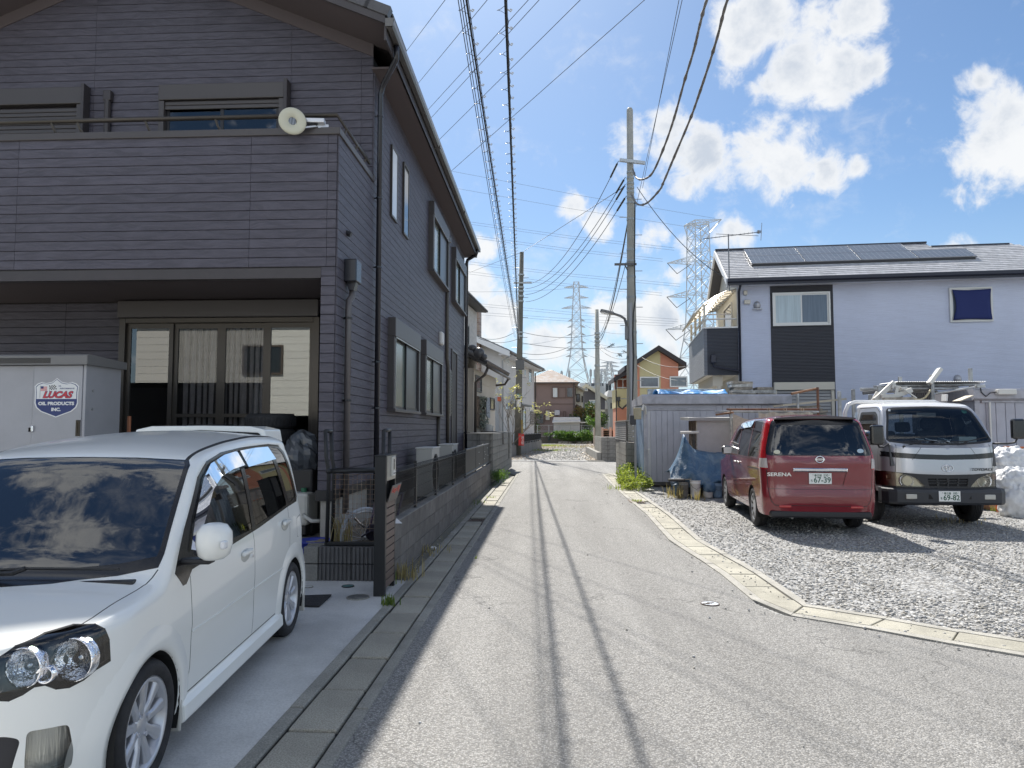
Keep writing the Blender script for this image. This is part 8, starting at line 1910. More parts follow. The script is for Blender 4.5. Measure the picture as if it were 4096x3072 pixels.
for i,(x,y0,y1) in enumerate(((988,625,700),(1055,620,700),(1282,612,705),(1245,610,735),(1338,655,740))):
 an_ = T('aerial_mast',['leftmost thin aerial mast above the pale hipped roof','second thin mast just left of the far lattice tower','thin mast right above the apartment stair tower','mast left of the apartment block top','mast with cross arms near the small far tower'][i],'mast',(at(x,y1,290).x,290,0)); p0,p1 = at(x,y1,290),at(x,y0,290); B().tube([(p0.x,290,0),p0,p1],.25,5).rbox((p1.x-.5,289.7,p1.z-3.0),(p1.x+.5,290.3,p1.z-.3),.1).o('mast',mat('mast_grey',(.42,.44,.46),.6),an_)
for i,(x0,x1,y0,lab) in enumerate(((1412,1470,800,'small grey house with a white roof left of the orange house'),(1372,1415,905,'low grey building glimpsed between the dark grey house and the orange house'))):
 Y = 112+4*i; t = T('grey_house',lab,'house',(at(x0,900,Y).x,Y,0)); a,c = at(x0,y0+60,Y),at(x1,y0+60,Y); B().box((a.x,Y,0),(c.x+2,Y+6,a.z)).o('wall',mat('far_grey_wall',(.32,.32,.30),.8),t); q = at(x0,y0,Y); B().prism([(a.x-.5,a.z),(c.x+2.4,a.z),(c.x+2,q.z),(a.x-.2,q.z)],'y',Y-.5,Y+6.4).o('roof',mat('far_white_roof',(.60,.58,.56),.6),t); bw((x0+8,y0+110),(x0+26,y0+160),PD,DKF,Y,t)
ws_ = T('garden_shed','white siding garden shed with a pale roof in front of the brown house','shed',(1,76,0)); YS = 76.0; WSD = mat('shed_white',(.60,.60,.585),.6)
a,c = at(918,1070,YS),at(1148,1070,YS); B().box((a.x,YS,0),(c.x,YS+2.6,a.z)).o('wall',WSD,ws_)
for i in range(10): B().prism([(YS-.02,.15+i*.26),(YS-.045,.15+i*.26),(YS-.03,.40+i*.26),(YS-.02,.40+i*.26)],'x',a.x,c.x).o('siding_board',WSD,ws_)
p0,p1,p2,p3 = at(905,1078,YS-.5),at(1155,1072,YS-.5),at(1148,1035,YS+1.4),at(918,1037,YS+1.4); B().add([p0,p1,p2,p3]+[q-Vector((0,0,.12)) for q in (p0,p1,p2,p3)],[(0,1,2,3),(0,4,5,1),(1,5,6,2),(3,2,6,7),(0,3,7,4)]).o('roof',mat('shed_roof_pale',(.66,.65,.62),.5),ws_)
a,c = at(1150,1078,YS+1),at(1230,1088,YS+1); B().box((a.x,YS,a.z-.12),(c.x,YS+2,a.z)).o('side_canopy',mat('shed_roof_pale',(.6,.6,.6)),ws_)
cf = T('chain_fence','grey chain link fence with steel posts across the end of the lane','fence',(1,77.6,0)); YF = 78.2-3.2; GP = mat('galvanised_post',(.42,.43,.42),.5,metal=.4)
for x in (775,875,972,1067,1165,1258): q = at(x,1108,YF); B().cyl((q.x,YF,0),(q.x,YF,q.z),.035,n=6).o('post',GP,cf)
for y in (1108,1160,1205): B().tube([at(745,y,YF),at(1262,y,YF)],.025,5).o('rail',GP,cf)
b = B(); x0,x1,z0,z1 = at(745,1108,YF).x,at(1262,1108,YF).x,at(900,1205,YF).z,at(900,1108,YF).z; s_ = (z1-z0)
i = 0
while x0+i*.16 < x1:
 x = x0+i*.16; b.tube([(x,YF,z0),(x+s_,YF,z1)],.004,3); b.tube([(x+s_,YF,z0),(x,YF,z1)],.004,3); i += 1
b.o('mesh',GP,cf,kind='stuff')
ew = T('end_wall','low dark retaining wall below the chain link fence','wall',(1,75.3,0)); B().box((at(745,1230,74.6).x,74.7,0),(at(1285,1230,74.6).x,74.95,at(900,1212,74.7).z)).o('concrete',concrete('dark_wall',(.13,.12,.10),.3,15,0,.5,.6),ew)
hp_ = T('garden_hoop','dark plastic hoop leaning by the white garden shed','hoop',(-.4,74.2,.4)); q = at(972,1222,74.4); B().tube([(q.x+1.15*math.cos(math.pi*k/14),74.4,q.z-.25+1.0*math.sin(math.pi*k/14)) for k in range(15)],.10,6).o('hoop',mat('dark_green_plastic',(.03,.045,.035),.5),hp_)
for i,x in enumerate((1045,1165)): q = at(x,1253,74.2); tag(B().rbox((q.x-1.0,74.0,0),(q.x+1.0,74.25,.22),.03).o('parking_block',mat('white_kerb',(.6,.6,.6)),None),['left pale parking block before the bushes at the lane end','right pale parking block before the bushes at the lane end'][i],'parking block')
yd = T('garden_fence','pale wooden fence and brown boards right of the thin utility pole','fence',(5,66,0))
for i in range(6):
 a,c = at(1290,1150+i*18,66),at(1470,1150+i*18,66); B().box((a.x,66,a.z-.22),(c.x,66.06,a.z+.12)).o('board',mat('pale_fence',(.50,.41,.31),.8,rnd=.2) if i != 3 else mat('brown_board',(.22,.13,.10),.8),yd)
for x in (1280,1345,1418,1462): q = at(x,1125,65.9); B().box((q.x-.12,65.8,0),(q.x+.12,65.98,q.z)).o('post',mat('pale_post',(.5,.47,.42),.8),yd)
# ---- orange and yellow house
YO = 58.0; oh = T('orange_house','orange and yellow house with a dark gabled roof behind the main utility pole','house',(8.9,YO,0)); ORW = mat('orange_wall',(.60,.255,.165),.8,var=.05,vs=.4); YEW = mat('yellow_wall',(.60,.52,.29),.8,var=.05,vs=.4)
ao = lambda x,y,Y=YO: pY(*A1(x,y),Y)
xL,xM,xA = ao(1663,800).x,ao(1865,800).x,ao(1838,425).x; zE = ao(1660,560).z; zA = ao(1838,445).z; xR = 2*xA-xL
sl_o = (zA-zE)/(xA-xL); zM = zA-(xM-xA)*sl_o
B().prism([(xL,0),(xM,0),(xM,zM),(xA,zA),(xL,zE)][::-1],'y',YO,YO+9).o('yellow_wall',YEW,oh); B().prism([(xM+.005,0),(xR,0),(xR,zE),(xM+.005,zM)][::-1],'y',YO,YO+9).o('orange_wall',ORW,oh)
B().box((xL-.03,YO-.04,0),(xL+.14,YO,zE+.1)).o('corner_trim',ORW,oh)
o_ = .55
B().prism([(xA,zA+.35),(xR+o_,zE+.35-o_*sl_o),(xR+o_,zE-.05-o_*sl_o),(xA,zA-.05),(xL-o_,zE-.05-o_*sl_o),(xL-o_,zE+.35-o_*sl_o)],'y',YO-.6,YO+9.5).o('roof',mat('dark_brown_roof',(.035,.028,.028),.6),oh)
bw((1678,680),(1850,776),PG,WTRIM,YO,oh); bw((1942,676),(2100,772),PG,WTRIM,YO,oh)
for px in ((1690,764),(1955,2020)):
 pass
a,c = ao(1678,1010),ao(1700,1100)
YW = 60.0; aw = lambda x,y: pY(*A1(x,y),YW)
xw0,xw1 = aw(1472,800).x,aw(1570,800).x
B().box((xw0+1.2,YW,0),(xL,YW+8,aw(1500,600).z)).o('wing_wall',ORW,oh); B().box((xw0,YW-.0,aw(1500,952).z),(xw1+2.0,YW+.12,aw(1500,785).z)).box((xw0,YW+.12,aw(1500,952).z),(xw0+.12,YW+4,aw(1500,785).z)).o('balcony_panel',YEW,oh); B().box((xw0+.05,YW+.05,0),(xw1+2,YW+4,aw(1500,955).z)).o('wing_lower_wall',ORW,oh); B().box((xw0+.1,YW+2.4,aw(1500,785).z),(xw1+2,YW+3,aw(1500,640).z)).o('wing_upper_wall',ORW,oh)
a,c = aw(1443,690),aw(1575,618); B().prism([(a.x,a.z),(c.x,c.z),(c.x,c.z-.35),(a.x,a.z-.35)][::-1],'y',YW-.5,YW+5).o('wing_roof',mat('dark_brown_roof',(.03,.03,.03)),oh); a,c = aw(1535,590),aw(1600,560); B().prism([(a.x,a.z),(c.x,c.z),(c.x,c.z-.4),(a.x,a.z-.4)][::-1],'y',YW-.7,YW+5).o('wing_roof',mat('dark_brown_roof',(.03,.03,.03)),oh)
rl_ = B()
for y in (775,700): a,c = aw(1470,y),aw(1560,y); rl_.tube([(a.x,YW+.05,a.z),(c.x,YW+.05,c.z)],.05,5)
for x in (1478,1530): a = aw(x,690); rl_.tube([(a.x,YW+.06,aw(1500,785).z),(a.x,YW+.06,a.z)],.035,5)
rl_.o('balcony_rail',WTRIM,oh); B().tube([aw(1468,660),(aw(1468,660).x,YW-.05,0)],.05,6).o('downpipe',DKF,oh); a = aw(1490,885); B().tube([(a.x,YW-.1,a.z),(a.x,YW-.1,a.z-.5),(a.x+.3,YW-.1,a.z-.75),(aw(1570,920).x,YW-.1,aw(1570,920).z)],.07,6).rbox((a.x-.15,YW-.2,a.z-.1),(a.x+.15,YW,a.z+.25),.02).o('rain_hopper',DKF,oh)
# ---------------------------------------------------------------- poles, cables, pylons
CONC = concrete('pole_concrete',(.42,.415,.365),.2,30,0,.35,.9); STEELP = mat('grey_steel_pole',(.40,.40,.37),.5,var=.12,vs=2,dirt=.25); OLDP = concrete('old_pole',(.16,.155,.13),.25,26,0,.4,.9)
BAND = mat('steel_band',(.33,.35,.35),.4,metal=.6); CABLE = mat('black_cable',(.016,.017,.018),.45); WIRE = mat('grey_wire',(.06,.065,.07),.5); WRAP = mat('grey_wrap',(.20,.185,.17),.65,var=.35,vs=14); RING = mat('white_hanger',(.62,.62,.60),.45)
K1 = lambda x,y: (1600+x/1.276,y/1.276)
def cat(p,q,sag,n=26): return [Vector(p).lerp(Vector(q),i/n)-Vector((0,0,sag*4*(i/n)*(1-i/n))) for i in range(n+1)]
def wire(name,label,pts,r,m_=None,group=None,n=5,cat_='wire'):
 t = tag(B().tube(pts,r,n).o(name,m_ or WIRE,None,smooth=True),label,cat_,group); return t
YP = 24.0; pb_,pt_ = pY(*A1(1613,1000),YP),pY(2519,440,YP); mp = T('utility_pole','tall main utility pole with a street lamp behind the grey prefab shed','utility pole',(pb_.x,YP,0))
lat = lambda z: Vector((pb_.x+(pt_.x-pb_.x)*(z-pb_.z)/(pt_.z-pb_.z),YP,z)); rad_ = lambda z: .205-.009*z
zj = pY(2519,640,YP).z
B().cyl(lat(0),lat(zj),rad_(0),rad_(zj),n=20,cap=False).o('shaft',CONC,mp,smooth=True); B().cyl(lat(zj-.3),lat(pt_.z),rad_(zj)+.005,rad_(zj)-.0,n=20,cap=False).cyl(lat(pt_.z),lat(pt_.z+.06),rad_(zj)-.005,rad_(zj)-.03,n=20).o('upper_shaft',STEELP,mp,smooth=True)
for v in (690,712,735,752,768,790,812,878,1000,1045,1108,1190,1285,1330,1430):
 z = pY(2525,v,YP).z; B().cyl(lat(z-.035),lat(z+.035),rad_(z)+.014,n=18).o('band',BAND,mp)
for i in range(12):
 z = 2.6+i*.62; s = 1 if i % 2 else -1; B().cyl(lat(z),lat(z)+Vector((s*.38,0,0)),.012,n=6).o('step_bolt',BAND,mp)
a,c = pY(2478,640,YP-.25),pY(2580,652,YP-.25); B().obox((a+c)/2,((c-a).length,.10,.10),Matrix.Rotation(-math.atan2(c.z-a.z,c.x-a.x),3,'Y')).o('crossarm',mat('galvanised_arm',(.45,.48,.50),.4,metal=.6),mp)
a,c = pY(2458,1058,YP-.2),pY(2546,1056,YP-.2); B().obox((a+c)/2,((c-a).length,.07,.07)).o('bracket_arm',mat('dark_steel',(.12,.12,.12),.5,metal=.5),mp); B().tube([c+Vector((-.3,0,-.2)),c.lerp(a,.55)],.025,5).o('brace',mat('dark_steel',(.1,.1,.1)),mp)
cd0,cd1 = pY(*A1(1606,1000),YP-.28),pY(*A1(1606,25),YP-.28); B().cyl((cd0.x,YP-.27,0),(cd0.x,YP-.27,cd1.z),.062,n=12).cyl((cd0.x,YP-.27,cd1.z-.15),(cd0.x,YP-.27,cd1.z),.068,n=12).o('conduit',mat('grey_conduit',(.36,.37,.38)),mp)
B().tube([pY(*A1(*q),YP-.32) for q in ((1612,940),(1620,700),(1625,500),(1618,300),(1622,120),(1640,0))]+[pY(2538,1050,YP-.25),pY(2540,800,YP-.22)],.022,6).o('riser_cable',CABLE,mp,smooth=True)
slx = [pY(*A1(*q),YP-.15) for q in ((1562,285),(1560,215),(1545,165),(1510,142),(1440,118))]
sm_ = T('street_lamp','curved arm street lamp with a flat head mounted on the main utility pole','street lamp',slx[0]); B().tube(slx,.045,8).rbox(slx[0]-Vector((.05,.05,.25)),slx[0]+Vector((.16,.12,.2)),.02).o('arm',mat('lamp_grey',(.20,.20,.20),.4,metal=.4),sm_,smooth=False)
a,c = pY(*A1(1448,120),YP-.15),pY(*A1(1330,93),YP-.15); Mx = (c-a).to_track_quat('X','Z').to_matrix(); B().obox((a+c)/2+Vector((0,0,.0)),((c-a).length,.30,.09),Mx).o('head',mat('lamp_grey',(.2,.2,.2)),sm_,bevel=.03); B().obox(a.lerp(c,.68)-Vector((0,0,.055)),((c-a).length*.5,.24,.03),Mx).o('lens',mat('lamp_lens',(.72,.72,.70),.25),sm_)
YL = 42.0; lb_,lt_ = pY(*A1(600,1230),YL),pY(2087,1009,YL); lpole = T('utility_pole','dark leaning utility pole beside the pale grey house on the left','utility pole',(lb_.x,YL,0)); lp_ = lambda z: Vector((lb_.x+(lt_.x-lb_.x)*(z-lb_.z)/(lt_.z-lb_.z),YL,z))
B().cyl(lp_(0),lp_(lt_.z),.22,.125,n=18).o('shaft',OLDP,lpole,smooth=True)
for v in (1100,1150,1165,1185,1205,1330,1345,1455,1470,1480): z = pY(2085,v,YL).z; B().cyl(lp_(z-.05),lp_(z+.05),.185,n=14).o('band',BAND,lpole)
for i in range(15): z = 2.8+i*.6; s = 1 if i % 2 else -1; B().cyl(lp_(z),lp_(z)+Vector((s*.45,0,0)),.014,n=5).o('step_bolt',BAND,lpole)
a,c = pY(*K1(580,1440),YL-.2),pY(*K1(672,1447),YL-.2); B().obox((a+c)/2,((c-a).length,.09,.09)).o('crossarm',BAND,lpole)
for y,h,m_ in ((843,14,mat('teal_tag',(.25,.42,.42),.5)),(868,12,WL),(905,45,WL)): q = pY(*A1(607,y),YL-.21); B().box((q.x-.12,YL-.235,q.z-h*.006),(q.x+.12,YL-.228,q.z+h*.006)).o('plate',m_,lpole)
q = pY(*A1(612,575),YL-.2); B().rbox((q.x-.2,YL-.4,q.z-.28),(q.x+.3,YL-.15,q.z+.3),.03).o('closure_box',mat('dark_steel',(.1,.1,.1)),lpole)
gy = B().tube([pY(*A1(640,1190),YL-.3),pY(*A1(634,1060),YL-.2)],.06,7).o('guy_guard',mat('yellow_guard',(.30,.21,.05),.5),lpole)
YT = 44.0; tb_,tt_ = pY(*A1(1308,1100),YT),pY(*A1(1299,85),YT); tpole = T('utility_pole','thin grey utility pole standing behind the far right block wall corner','utility pole',(tb_.x,YT,0)); B().cyl((tb_.x+.02,YT,0),tt_,.19,.115,n=14).o('shaft',CONC,tpole,smooth=True)
for y in (295,330,365,400,580,745): q = pY(*A1(1302,y),YT); B().cyl((q.x,YT,q.z-.06),(q.x,YT,q.z+.06),.17,n=12).o('band',BAND,tpole)
def onray(px,z): r = ray(*px); return Vector((r.x*(z-EYE)/r.z,r.y*(z-EYE)/r.z,z))
def bundle(pa,pb2,label,ext,seed,r=.013,both=True):
 P,Q = pa,pb2; d = (P-Q).normalized(); P2 = P+d*ext
 pts = cat(Q,P2,.16,60); t = T('cable_bundle',label,'cable',Q,group=None)
 B().tube(pts,r,6).o('cable',CABLE,t,smooth=True)
 if both: B().tube([p+Vector((-.035,0,.025+.012*math.sin(i*1.9))) for i,p in enumerate(pts)],.007,5).tube([p+Vector((.012,0,.05)) for p in pts],.005,4).o('messenger',CABLE,t)
 L = (P2-Q).length; n = int(L/.045); hel = []
 for i in range(n+1):
  f = i/n; p = Q.lerp(P2,f)-Vector((0,0,.16*4*f*(1-f))); a = i*.045/.45*2*math.pi; hel.append(p+Vector((math.cos(a)*.06-.035,0,math.sin(a)*.045-.03)))
 B().tube(hel,.003,4).o('lashing_wire',CABLE,t,smooth=True)
 m = int(L/.34); b = B()
 for i in range(1,m):
  f = i/m; p = Q.lerp(P2,f)-Vector((0,0,.16*4*f*(1-f)))
  b.tube([p+Vector((.018,0,.0)),p+Vector((.05,.02,-.012)),p+Vector((.062,.03,.012)),p+Vector((.04,.03,.022))],.0065,4)
 b.o('hangers',RING,t,kind='stuff'); return t
bundle(onray((1871,0),6.1),pY(*A1(600,300),YL),'left black cable bundle with white hangers running above the road',7.5,1)
bundle(onray((2024,0),6.1),pY(*A1(605,345),YL),'right black cable with white hangers running above the road',7.5,2,.018,False)
for i,(u0,px1) in enumerate(((1842,(570,330)),(1852,(580,330)))):
 P = onray((u0,0),6.6); Q = pY(*A1(*px1),YL); wire('wire',['leftmost thin wire beside the left cable bundle','thin wavy wire close beside the left cable bundle'][i],cat(Q,P+(P-Q).normalized()*6,.35),.006,WIRE)
for i,(p,q) in enumerate((((15,285),(230,0)),((75,447),(445,0)),((125,580),(655,0)),((145,617),(710,0)),((185,728),(920,0)),((245,888),(1248,0)))):
 a = pY(*K1(*p),21.5); c = pY(*K1(*q),13.0); d = (c-a).normalized(); wire('wire',['first','second','third','fourth','fifth','sixth'][i]+' slanting wire from the left over the dark house eave',[a-d*1.5,a,c,c+d*6],.0068,WIRE,'slanting wires above the dark house eave')
for k,(px,lab) in enumerate((([(1188,862),(1205,905),(1240,915),(1290,880),(1350,745),(1400,600),(1450,420),(1500,255),(1532,120),(1566,0)],'left thick wrapped cable rising from the main pole to the upper right'),([(1180,990),(1212,1042),(1262,1035),(1325,970),(1345,930),(1400,800),(1480,610),(1520,500),(1580,320),(1625,170),(1664,20)],'right thick wrapped cable rising from the main pole to the upper right'))):
 n = len(px); pts = [pY(*K1(*p),YP-.3-10.2*(i/(n-1))**1.15) for i,p in enumerate(px)]; d = (pts[-1]-pts[-2]); pts += [pts[-1]+d*1.2+Vector((0,0,-.3)),pts[-1]+d*3+Vector((0,0,-.8))]
 fine = []
 for i in range(len(pts)-1):
  p0,p1,p2,p3 = pts[max(0,i-1)],pts[i],pts[i+1],pts[min(len(pts)-1,i+2)]
  for j in range(8):
   t = j/8; fine.append(.5*((2*p1)+(p2-p0)*t+(2*p0-5*p1+4*p2-p3)*t*t+(3*p1-p0-3*p2+p3)*t**3))
 rs = [.030+.004*math.sin(i*1.7)+(.012 if i % 9 == 4 else 0) for i in range(len(fine))]
 wire('thick_cable',lab,fine,rs,WRAP,None,8,'cable')
for i,(p,q,s_) in enumerate((((1115,822),(668,1446),.9),((1150,905),(640,1473),.95),((1150,940),(640,1503),.95),((1155,1000),(640,1540),.9))):
 a,c = pY(*K1(*p),YP),pY(*K1(*q),YL); pts = cat(a,c,s_); wire('wire',['highest','second','third','lowest'][i]+' sagging wire from the main pole to the left pole',pts,.013,WIRE,'sagging wires between the two poles')
 ins = T('insulator',['clamp on the highest sagging wire left of the main pole','clamp on the second sagging wire left of the main pole','clamp on the third sagging wire left of the main pole','clamp on the lowest sagging wire left of the main pole'][i],'clamp',pts[1]); B().cyl(pts[0].lerp(pts[1],.25),pts[1].lerp(pts[2],.4),.035,n=8).o('clamp',CABLE,ins)
wire('wire','service wire from the main pole over the left pole top to the dark house',[pY(*K1(1150,950),YP),pY(*K1(870,1130),31),pY(*K1(625,1287),YL),pY(*K1(350,1392),34),pY(*K1(200,1440),30)],.012)
for i,(p,q) in enumerate((((1440,0),(1205,1055)),((1424,0),(1238,960)))): a = pY(*K1(*p),13.5); c = pY(*K1(*q),YP-.2); wire('wire',['right','left'][i]+' thin straight wire from the main pole to the upper right',[c,a,a+(a-c)*.5],.0075)
gh = HB @ Vector((-.35,.0,6.35)); wire('wire','sagging service wire from the main pole to the pale blue house gable',cat(pY(*K1(1210,955),YP),gh,.35),.012)
for i,(v0,y1,s_) in enumerate(((830,330,.9),(860,350,1.0),(890,370,1.0),(900,395,.9),(1050,330,.6))):
 a,c = pY(2520-i*4,v0,YP),pY(*A1(1305,y1),YT); wire('wire',['first','second','third','fourth','fifth'][i]+' wire from the main pole down to the thin pole',cat(a,c,s_),.012,WIRE,'wires from the main pole to the thin pole')
for i,(p,q) in enumerate((((640,285),(1295,305)),((640,380),(1570,405)),((640,470),(1060,410)),((250,325),(560,292)),((250,335),(600,345)))): a,c = pY(*A1(*p),YL),pY(*A1(*q),YT if q[0] > 1000 else YL-.5); wire('wire',['high','middle','low','upper left','lower left'][i]+' cross street wire at the left pole',cat(a,c,.25),.014,WIRE)
for i,(p,q) in enumerate((((1325,430),(1560,520)),((1325,400),(1560,465)),((1700,510),(2090,590)),((1660,580),(2095,720)))): wire('wire',['lower','upper','high right','low right'][i]+' sagging wire in front of the orange house',cat(pY(*A1(*p),40),pY(*A1(*q),34),.2),.013,WIRE)
bd_ = T('splice_knot','dark splice knot on the wires right of the thin pole','splice',pY(*A1(1425,400),38)); rr = random.Random(2)
for j in range(3):
 q = pY(*A1((1425,1490,1545)[j],(400,490,455)[j]),38)
 for i in range(4): B().tube([q+Vector((rr.uniform(-.22,.22),0,rr.uniform(-.12,.12))) for _ in range(4)],.014,4).o('loop',CABLE,bd_,smooth=True)
# ---- lattice towers
PYL = mat('hazed_tower_steel',(.60,.62,.64),.5,metal=.3); INSU = mat('insulator_dark',(.10,.10,.10),.5)  # distance haze put into the pale grey of the towers
def member(b,p,q,w):
 p,q = Vector(p),Vector(q); d = q-p; b.obox((p+q)/2,(d.length,w,w),d.to_track_quat('X','Z').to_matrix())
def pylon(name,label,c,rot,levels,arms,w=.2,insul=True):
 """levels: (z, half width); arms: (z, length, rise); four legs with crossed bracing between levels"""
 t = T(name,label,'transmission tower',(c.x,c.y,0),rot,local=True)
 for sx in (-1,1):
  for sy in (-1,1):
   b = B();
   for (z0,h0),(z1,h1) in zip(levels,levels[1:]): member(b,(sx*h0,sy*h0,z0),(sx*h1,sy*h1,z1),w*1.5)
   b.o('leg',PYL,t)
 for (z0,h0),(z1,h1) in zip(levels,levels[1:]):
  b = B()
  for s in (-1,1):
   member(b,(-h0,s*h0,z0),(h1,s*h1,z1),w*.8); member(b,(h0,s*h0,z0),(-h1,s*h1,z1),w*.8); member(b,(s*h0,-h0,z0),(s*h1,h1,z1),w*.8); member(b,(s*h0,h0,z0),(s*h1,-h1,z1),w*.8)
   member(b,(-h1,s*h1,z1),(h1,s*h1,z1),w*.7); member(b,(s*h1,-h1,z1),(s*h1,h1,z1),w*.7)
  b.o('bracing',PYL,t,kind='stuff')
 hw_ = lerpf([(z,h) for z,h in levels])
 for z,ln,rise in arms:
  for s in (-1,1):
   b = B(); h = hw_(z); tip = (s*(h+ln),0,z+rise)
   for sy in (-1,1): member(b,(s*h,sy*h,z),tip,w); member(b,(s*hw_(z+ln*.22),sy*hw_(z+ln*.22),z+max(ln*.22,abs(rise))),tip,w)
   for f in (.25,.5,.75):
    for sy in (-1,1):
     a = Vector((s*h,sy*h,z)).lerp(Vector(tip),f); e = Vector((s*h,sy*h,z+ln*.22)).lerp(Vector(tip),f); member(b,a,e,w*.6)
     member(b,e,Vector((s*h,sy*h,z)).lerp(Vector(tip),f-.25),w*.5)
   ar = b.o('arm',PYL,t)
   if insul:
    b = B(); L_ = ln*.62
    b.cyl((tip[0],0,tip[2]),(tip[0]-s*L_*.65,0,tip[2]-L_*.60),w*.55,n=6).cyl((s*h*1.02,0,z-.4),(tip[0]-s*L_*.65,0,tip[2]-L_*.60),w*.55,n=6); b.o('insulator_string',INSU,ar)
 return t
J = lambda x,y: (2400+x/2.765,850+y/2.765)
YR = 180.0; jz = lambda y: pY(*J(1080,y),YR).z; jx = pY(*J(1085,300),YR).x; m1 = YR/FPX/2.765
pylon('transmission_tower','large lattice transmission tower left of the pale blue house roof',Vector((jx,YR,0)),.35,[(0,6.2),(jz(1900),4.9),(jz(1600),3.6),(jz(1400),2.9),(jz(1250),2.5),(jz(1080),2.35),(jz(900),2.25),(jz(720),2.15),(jz(560),2.1),(jz(420),2.05),(jz(280),2.0),(jz(150),1.95),(jz(110),1.9)],[(jz(560),6.8,-.6),(jz(930),6.9,-.6),(jz(1285),7.0,-.6)],.15)
tw = bpy.data.objects[[o.name for o in COL.objects if o.name.startswith('transmission_tower')][0]]
b = B(); z = jz(160)
for sy in (-1,1):
 for s,ln,ri in ((-1,2.0,0),(1,5.0,2.6)):
  member(b,(s*1.95,sy*1.9,jz(250)),(s*(1.95+ln),0,z+ri),.16); member(b,(s*1.9,sy*1.9,jz(110)),(s*(1.95+ln),0,z+ri),.16); member(b,(-s*1.9,sy*1.9,jz(110)),(s*(1.95+ln),0,z+ri),.12)
b.o('earth_wire_arm',PYL,tw)
YC = 250.0; cz = lambda d_y: pY(2306,d_y*k,YC).z if False else pY(2306,d_y,YC).z
cx0 = pY(2306,1300,YC).x
def A1v(y): return 1200+y/2.212
pylon('transmission_tower','tall lattice transmission tower at the middle of the view above the brown house',Vector((cx0,YC,0)),0.0,[(0,5.4),(cz(1535),4.4),(cz(A1v(620)),3.2),(cz(A1v(500)),2.3),(cz(A1v(430)),2.0),(cz(A1v(360)),1.85),(cz(A1v(290)),1.7),(cz(A1v(220)),1.6),(cz(A1v(150)),1.5),(cz(A1v(70)),1.35),(cz(1195),1.15),(cz(1160),1.0),(cz(1128),.9)],[(cz(A1v(73)),3.9,0),(cz(1192),3.2,0),(cz(1150),3.3,0)]+[(cz(A1v(y)),1.5,-.3) for y in (180,235,305,375,440,495)],.15,False)
for i,(x,y0,y1,Y,lab) in enumerate(((1410,545,770,520,'small hazy lattice tower far right of the thin pole'),(1355,610,760,560,'smallest hazy lattice tower left of the other small tower'))):
 zz_ = lambda y,Y=Y: pY(*A1(x,y),Y).z; pylon('transmission_tower',lab,Vector((pY(*A1(x,600),Y).x,Y,0)),.2,[(0,6),(zz_(y1),4),(zz_((y0+y1)/2),2.4),(zz_(y0+40),1.6),(zz_(y0),1.0)],[(zz_(y0+12),5,0),(zz_(y0+45),6,0),(zz_(y0+85),6,0)],.34,False)
hv = [((245,870),(1610,1115),1),((280,960),(1450,1155),1),((340,1130),(1400,1265),2),((360,1200),(1340,1322),2),((345,1335),(1430,1450),2),((345,1385),(1337,1496),2),((350,1545),(1420,1630),2),((350,1590),(1400,1652),2),((400,1490),(900,1470),1)]
for i,(p,q,n) in enumerate(hv):
 a,c = pY(*K1(*p),178),pY(*K1(*q),YR-2); d = a-c
 for j in range(n): o = Vector((0,0,-.62*j)); wire('power_line',['topmost','second','third','fourth','fifth','sixth','seventh','eighth','lowest'][i]+[' high voltage line left of the large tower',' lower twin strand of the high voltage lines left of the large tower'][j],[a+d*.5+o+Vector((0,0,2.6*.5)),a+o,a.lerp(c,.5)+o-Vector((0,0,.35)),c+o],.034,mat('line_grey',(.22,.25,.29),.5),'high voltage lines across the sky',4,'power line')
for i,(p,q) in enumerate((((1170,460),(1570,560)),((1175,330),(1570,420)),((1170,210),(1560,300)),((1060,470),(640,520)),((1060,300),(640,390)))): wire('power_line',['lowest right','middle right','upper right','lower left','upper left'][i]+' line hanging from the middle tower',cat(pY(*A1(*p),YC),pY(*A1(*q),200),1.0),.06,mat('line_grey',(.2,.2,.2)),'lines hanging from the middle tower',4,'power line')
# ---------------------------------------------------------------- plants
def leaf_mat(name,a,c,trans=.35):
 m = bpy.data.materials.new(name); m.use_nodes = True; t = NT(m.node_tree); p = t.n['Principled BSDF']; o = t.n['Material Output']
 r = t.n.new('ShaderNodeNewGeometry').outputs['Random Per Island']; col = t.mix(r,a,c); t.put(p.inputs['Base Color'],col); p.inputs['Roughness'].default_value = .55
 tr = t.node('ShaderNodeBsdfTranslucent',{'Color': t.mix(1.0,col,(1.5,1.5,.8),'MULTIPLY')}); mx = t.node('ShaderNodeMixShader',{0: trans}); t.l.new(p.outputs[0],mx.inputs[1]); t.l.new(tr.outputs[0],mx.inputs[2]); t.l.new(mx.outputs[0],o.inputs[0]); return m
LIME = leaf_mat('lime_leaf',(.13,.19,.035),(.30,.34,.09),.45); GREEN = leaf_mat('green_leaf',(.04,.11,.02),(.12,.20,.045)); DGREEN = leaf_mat('dark_leaf',(.025,.055,.018),(.07,.11,.03)); DRY = leaf_mat('dry_grass',(.24,.19,.09),(.40,.34,.19),.3); RLEAF = leaf_mat('reddish_leaf',(.20,.10,.04),(.16,.17,.05)); GRASS = leaf_mat('grass_blade',(.07,.13,.02),(.20,.25,.06))
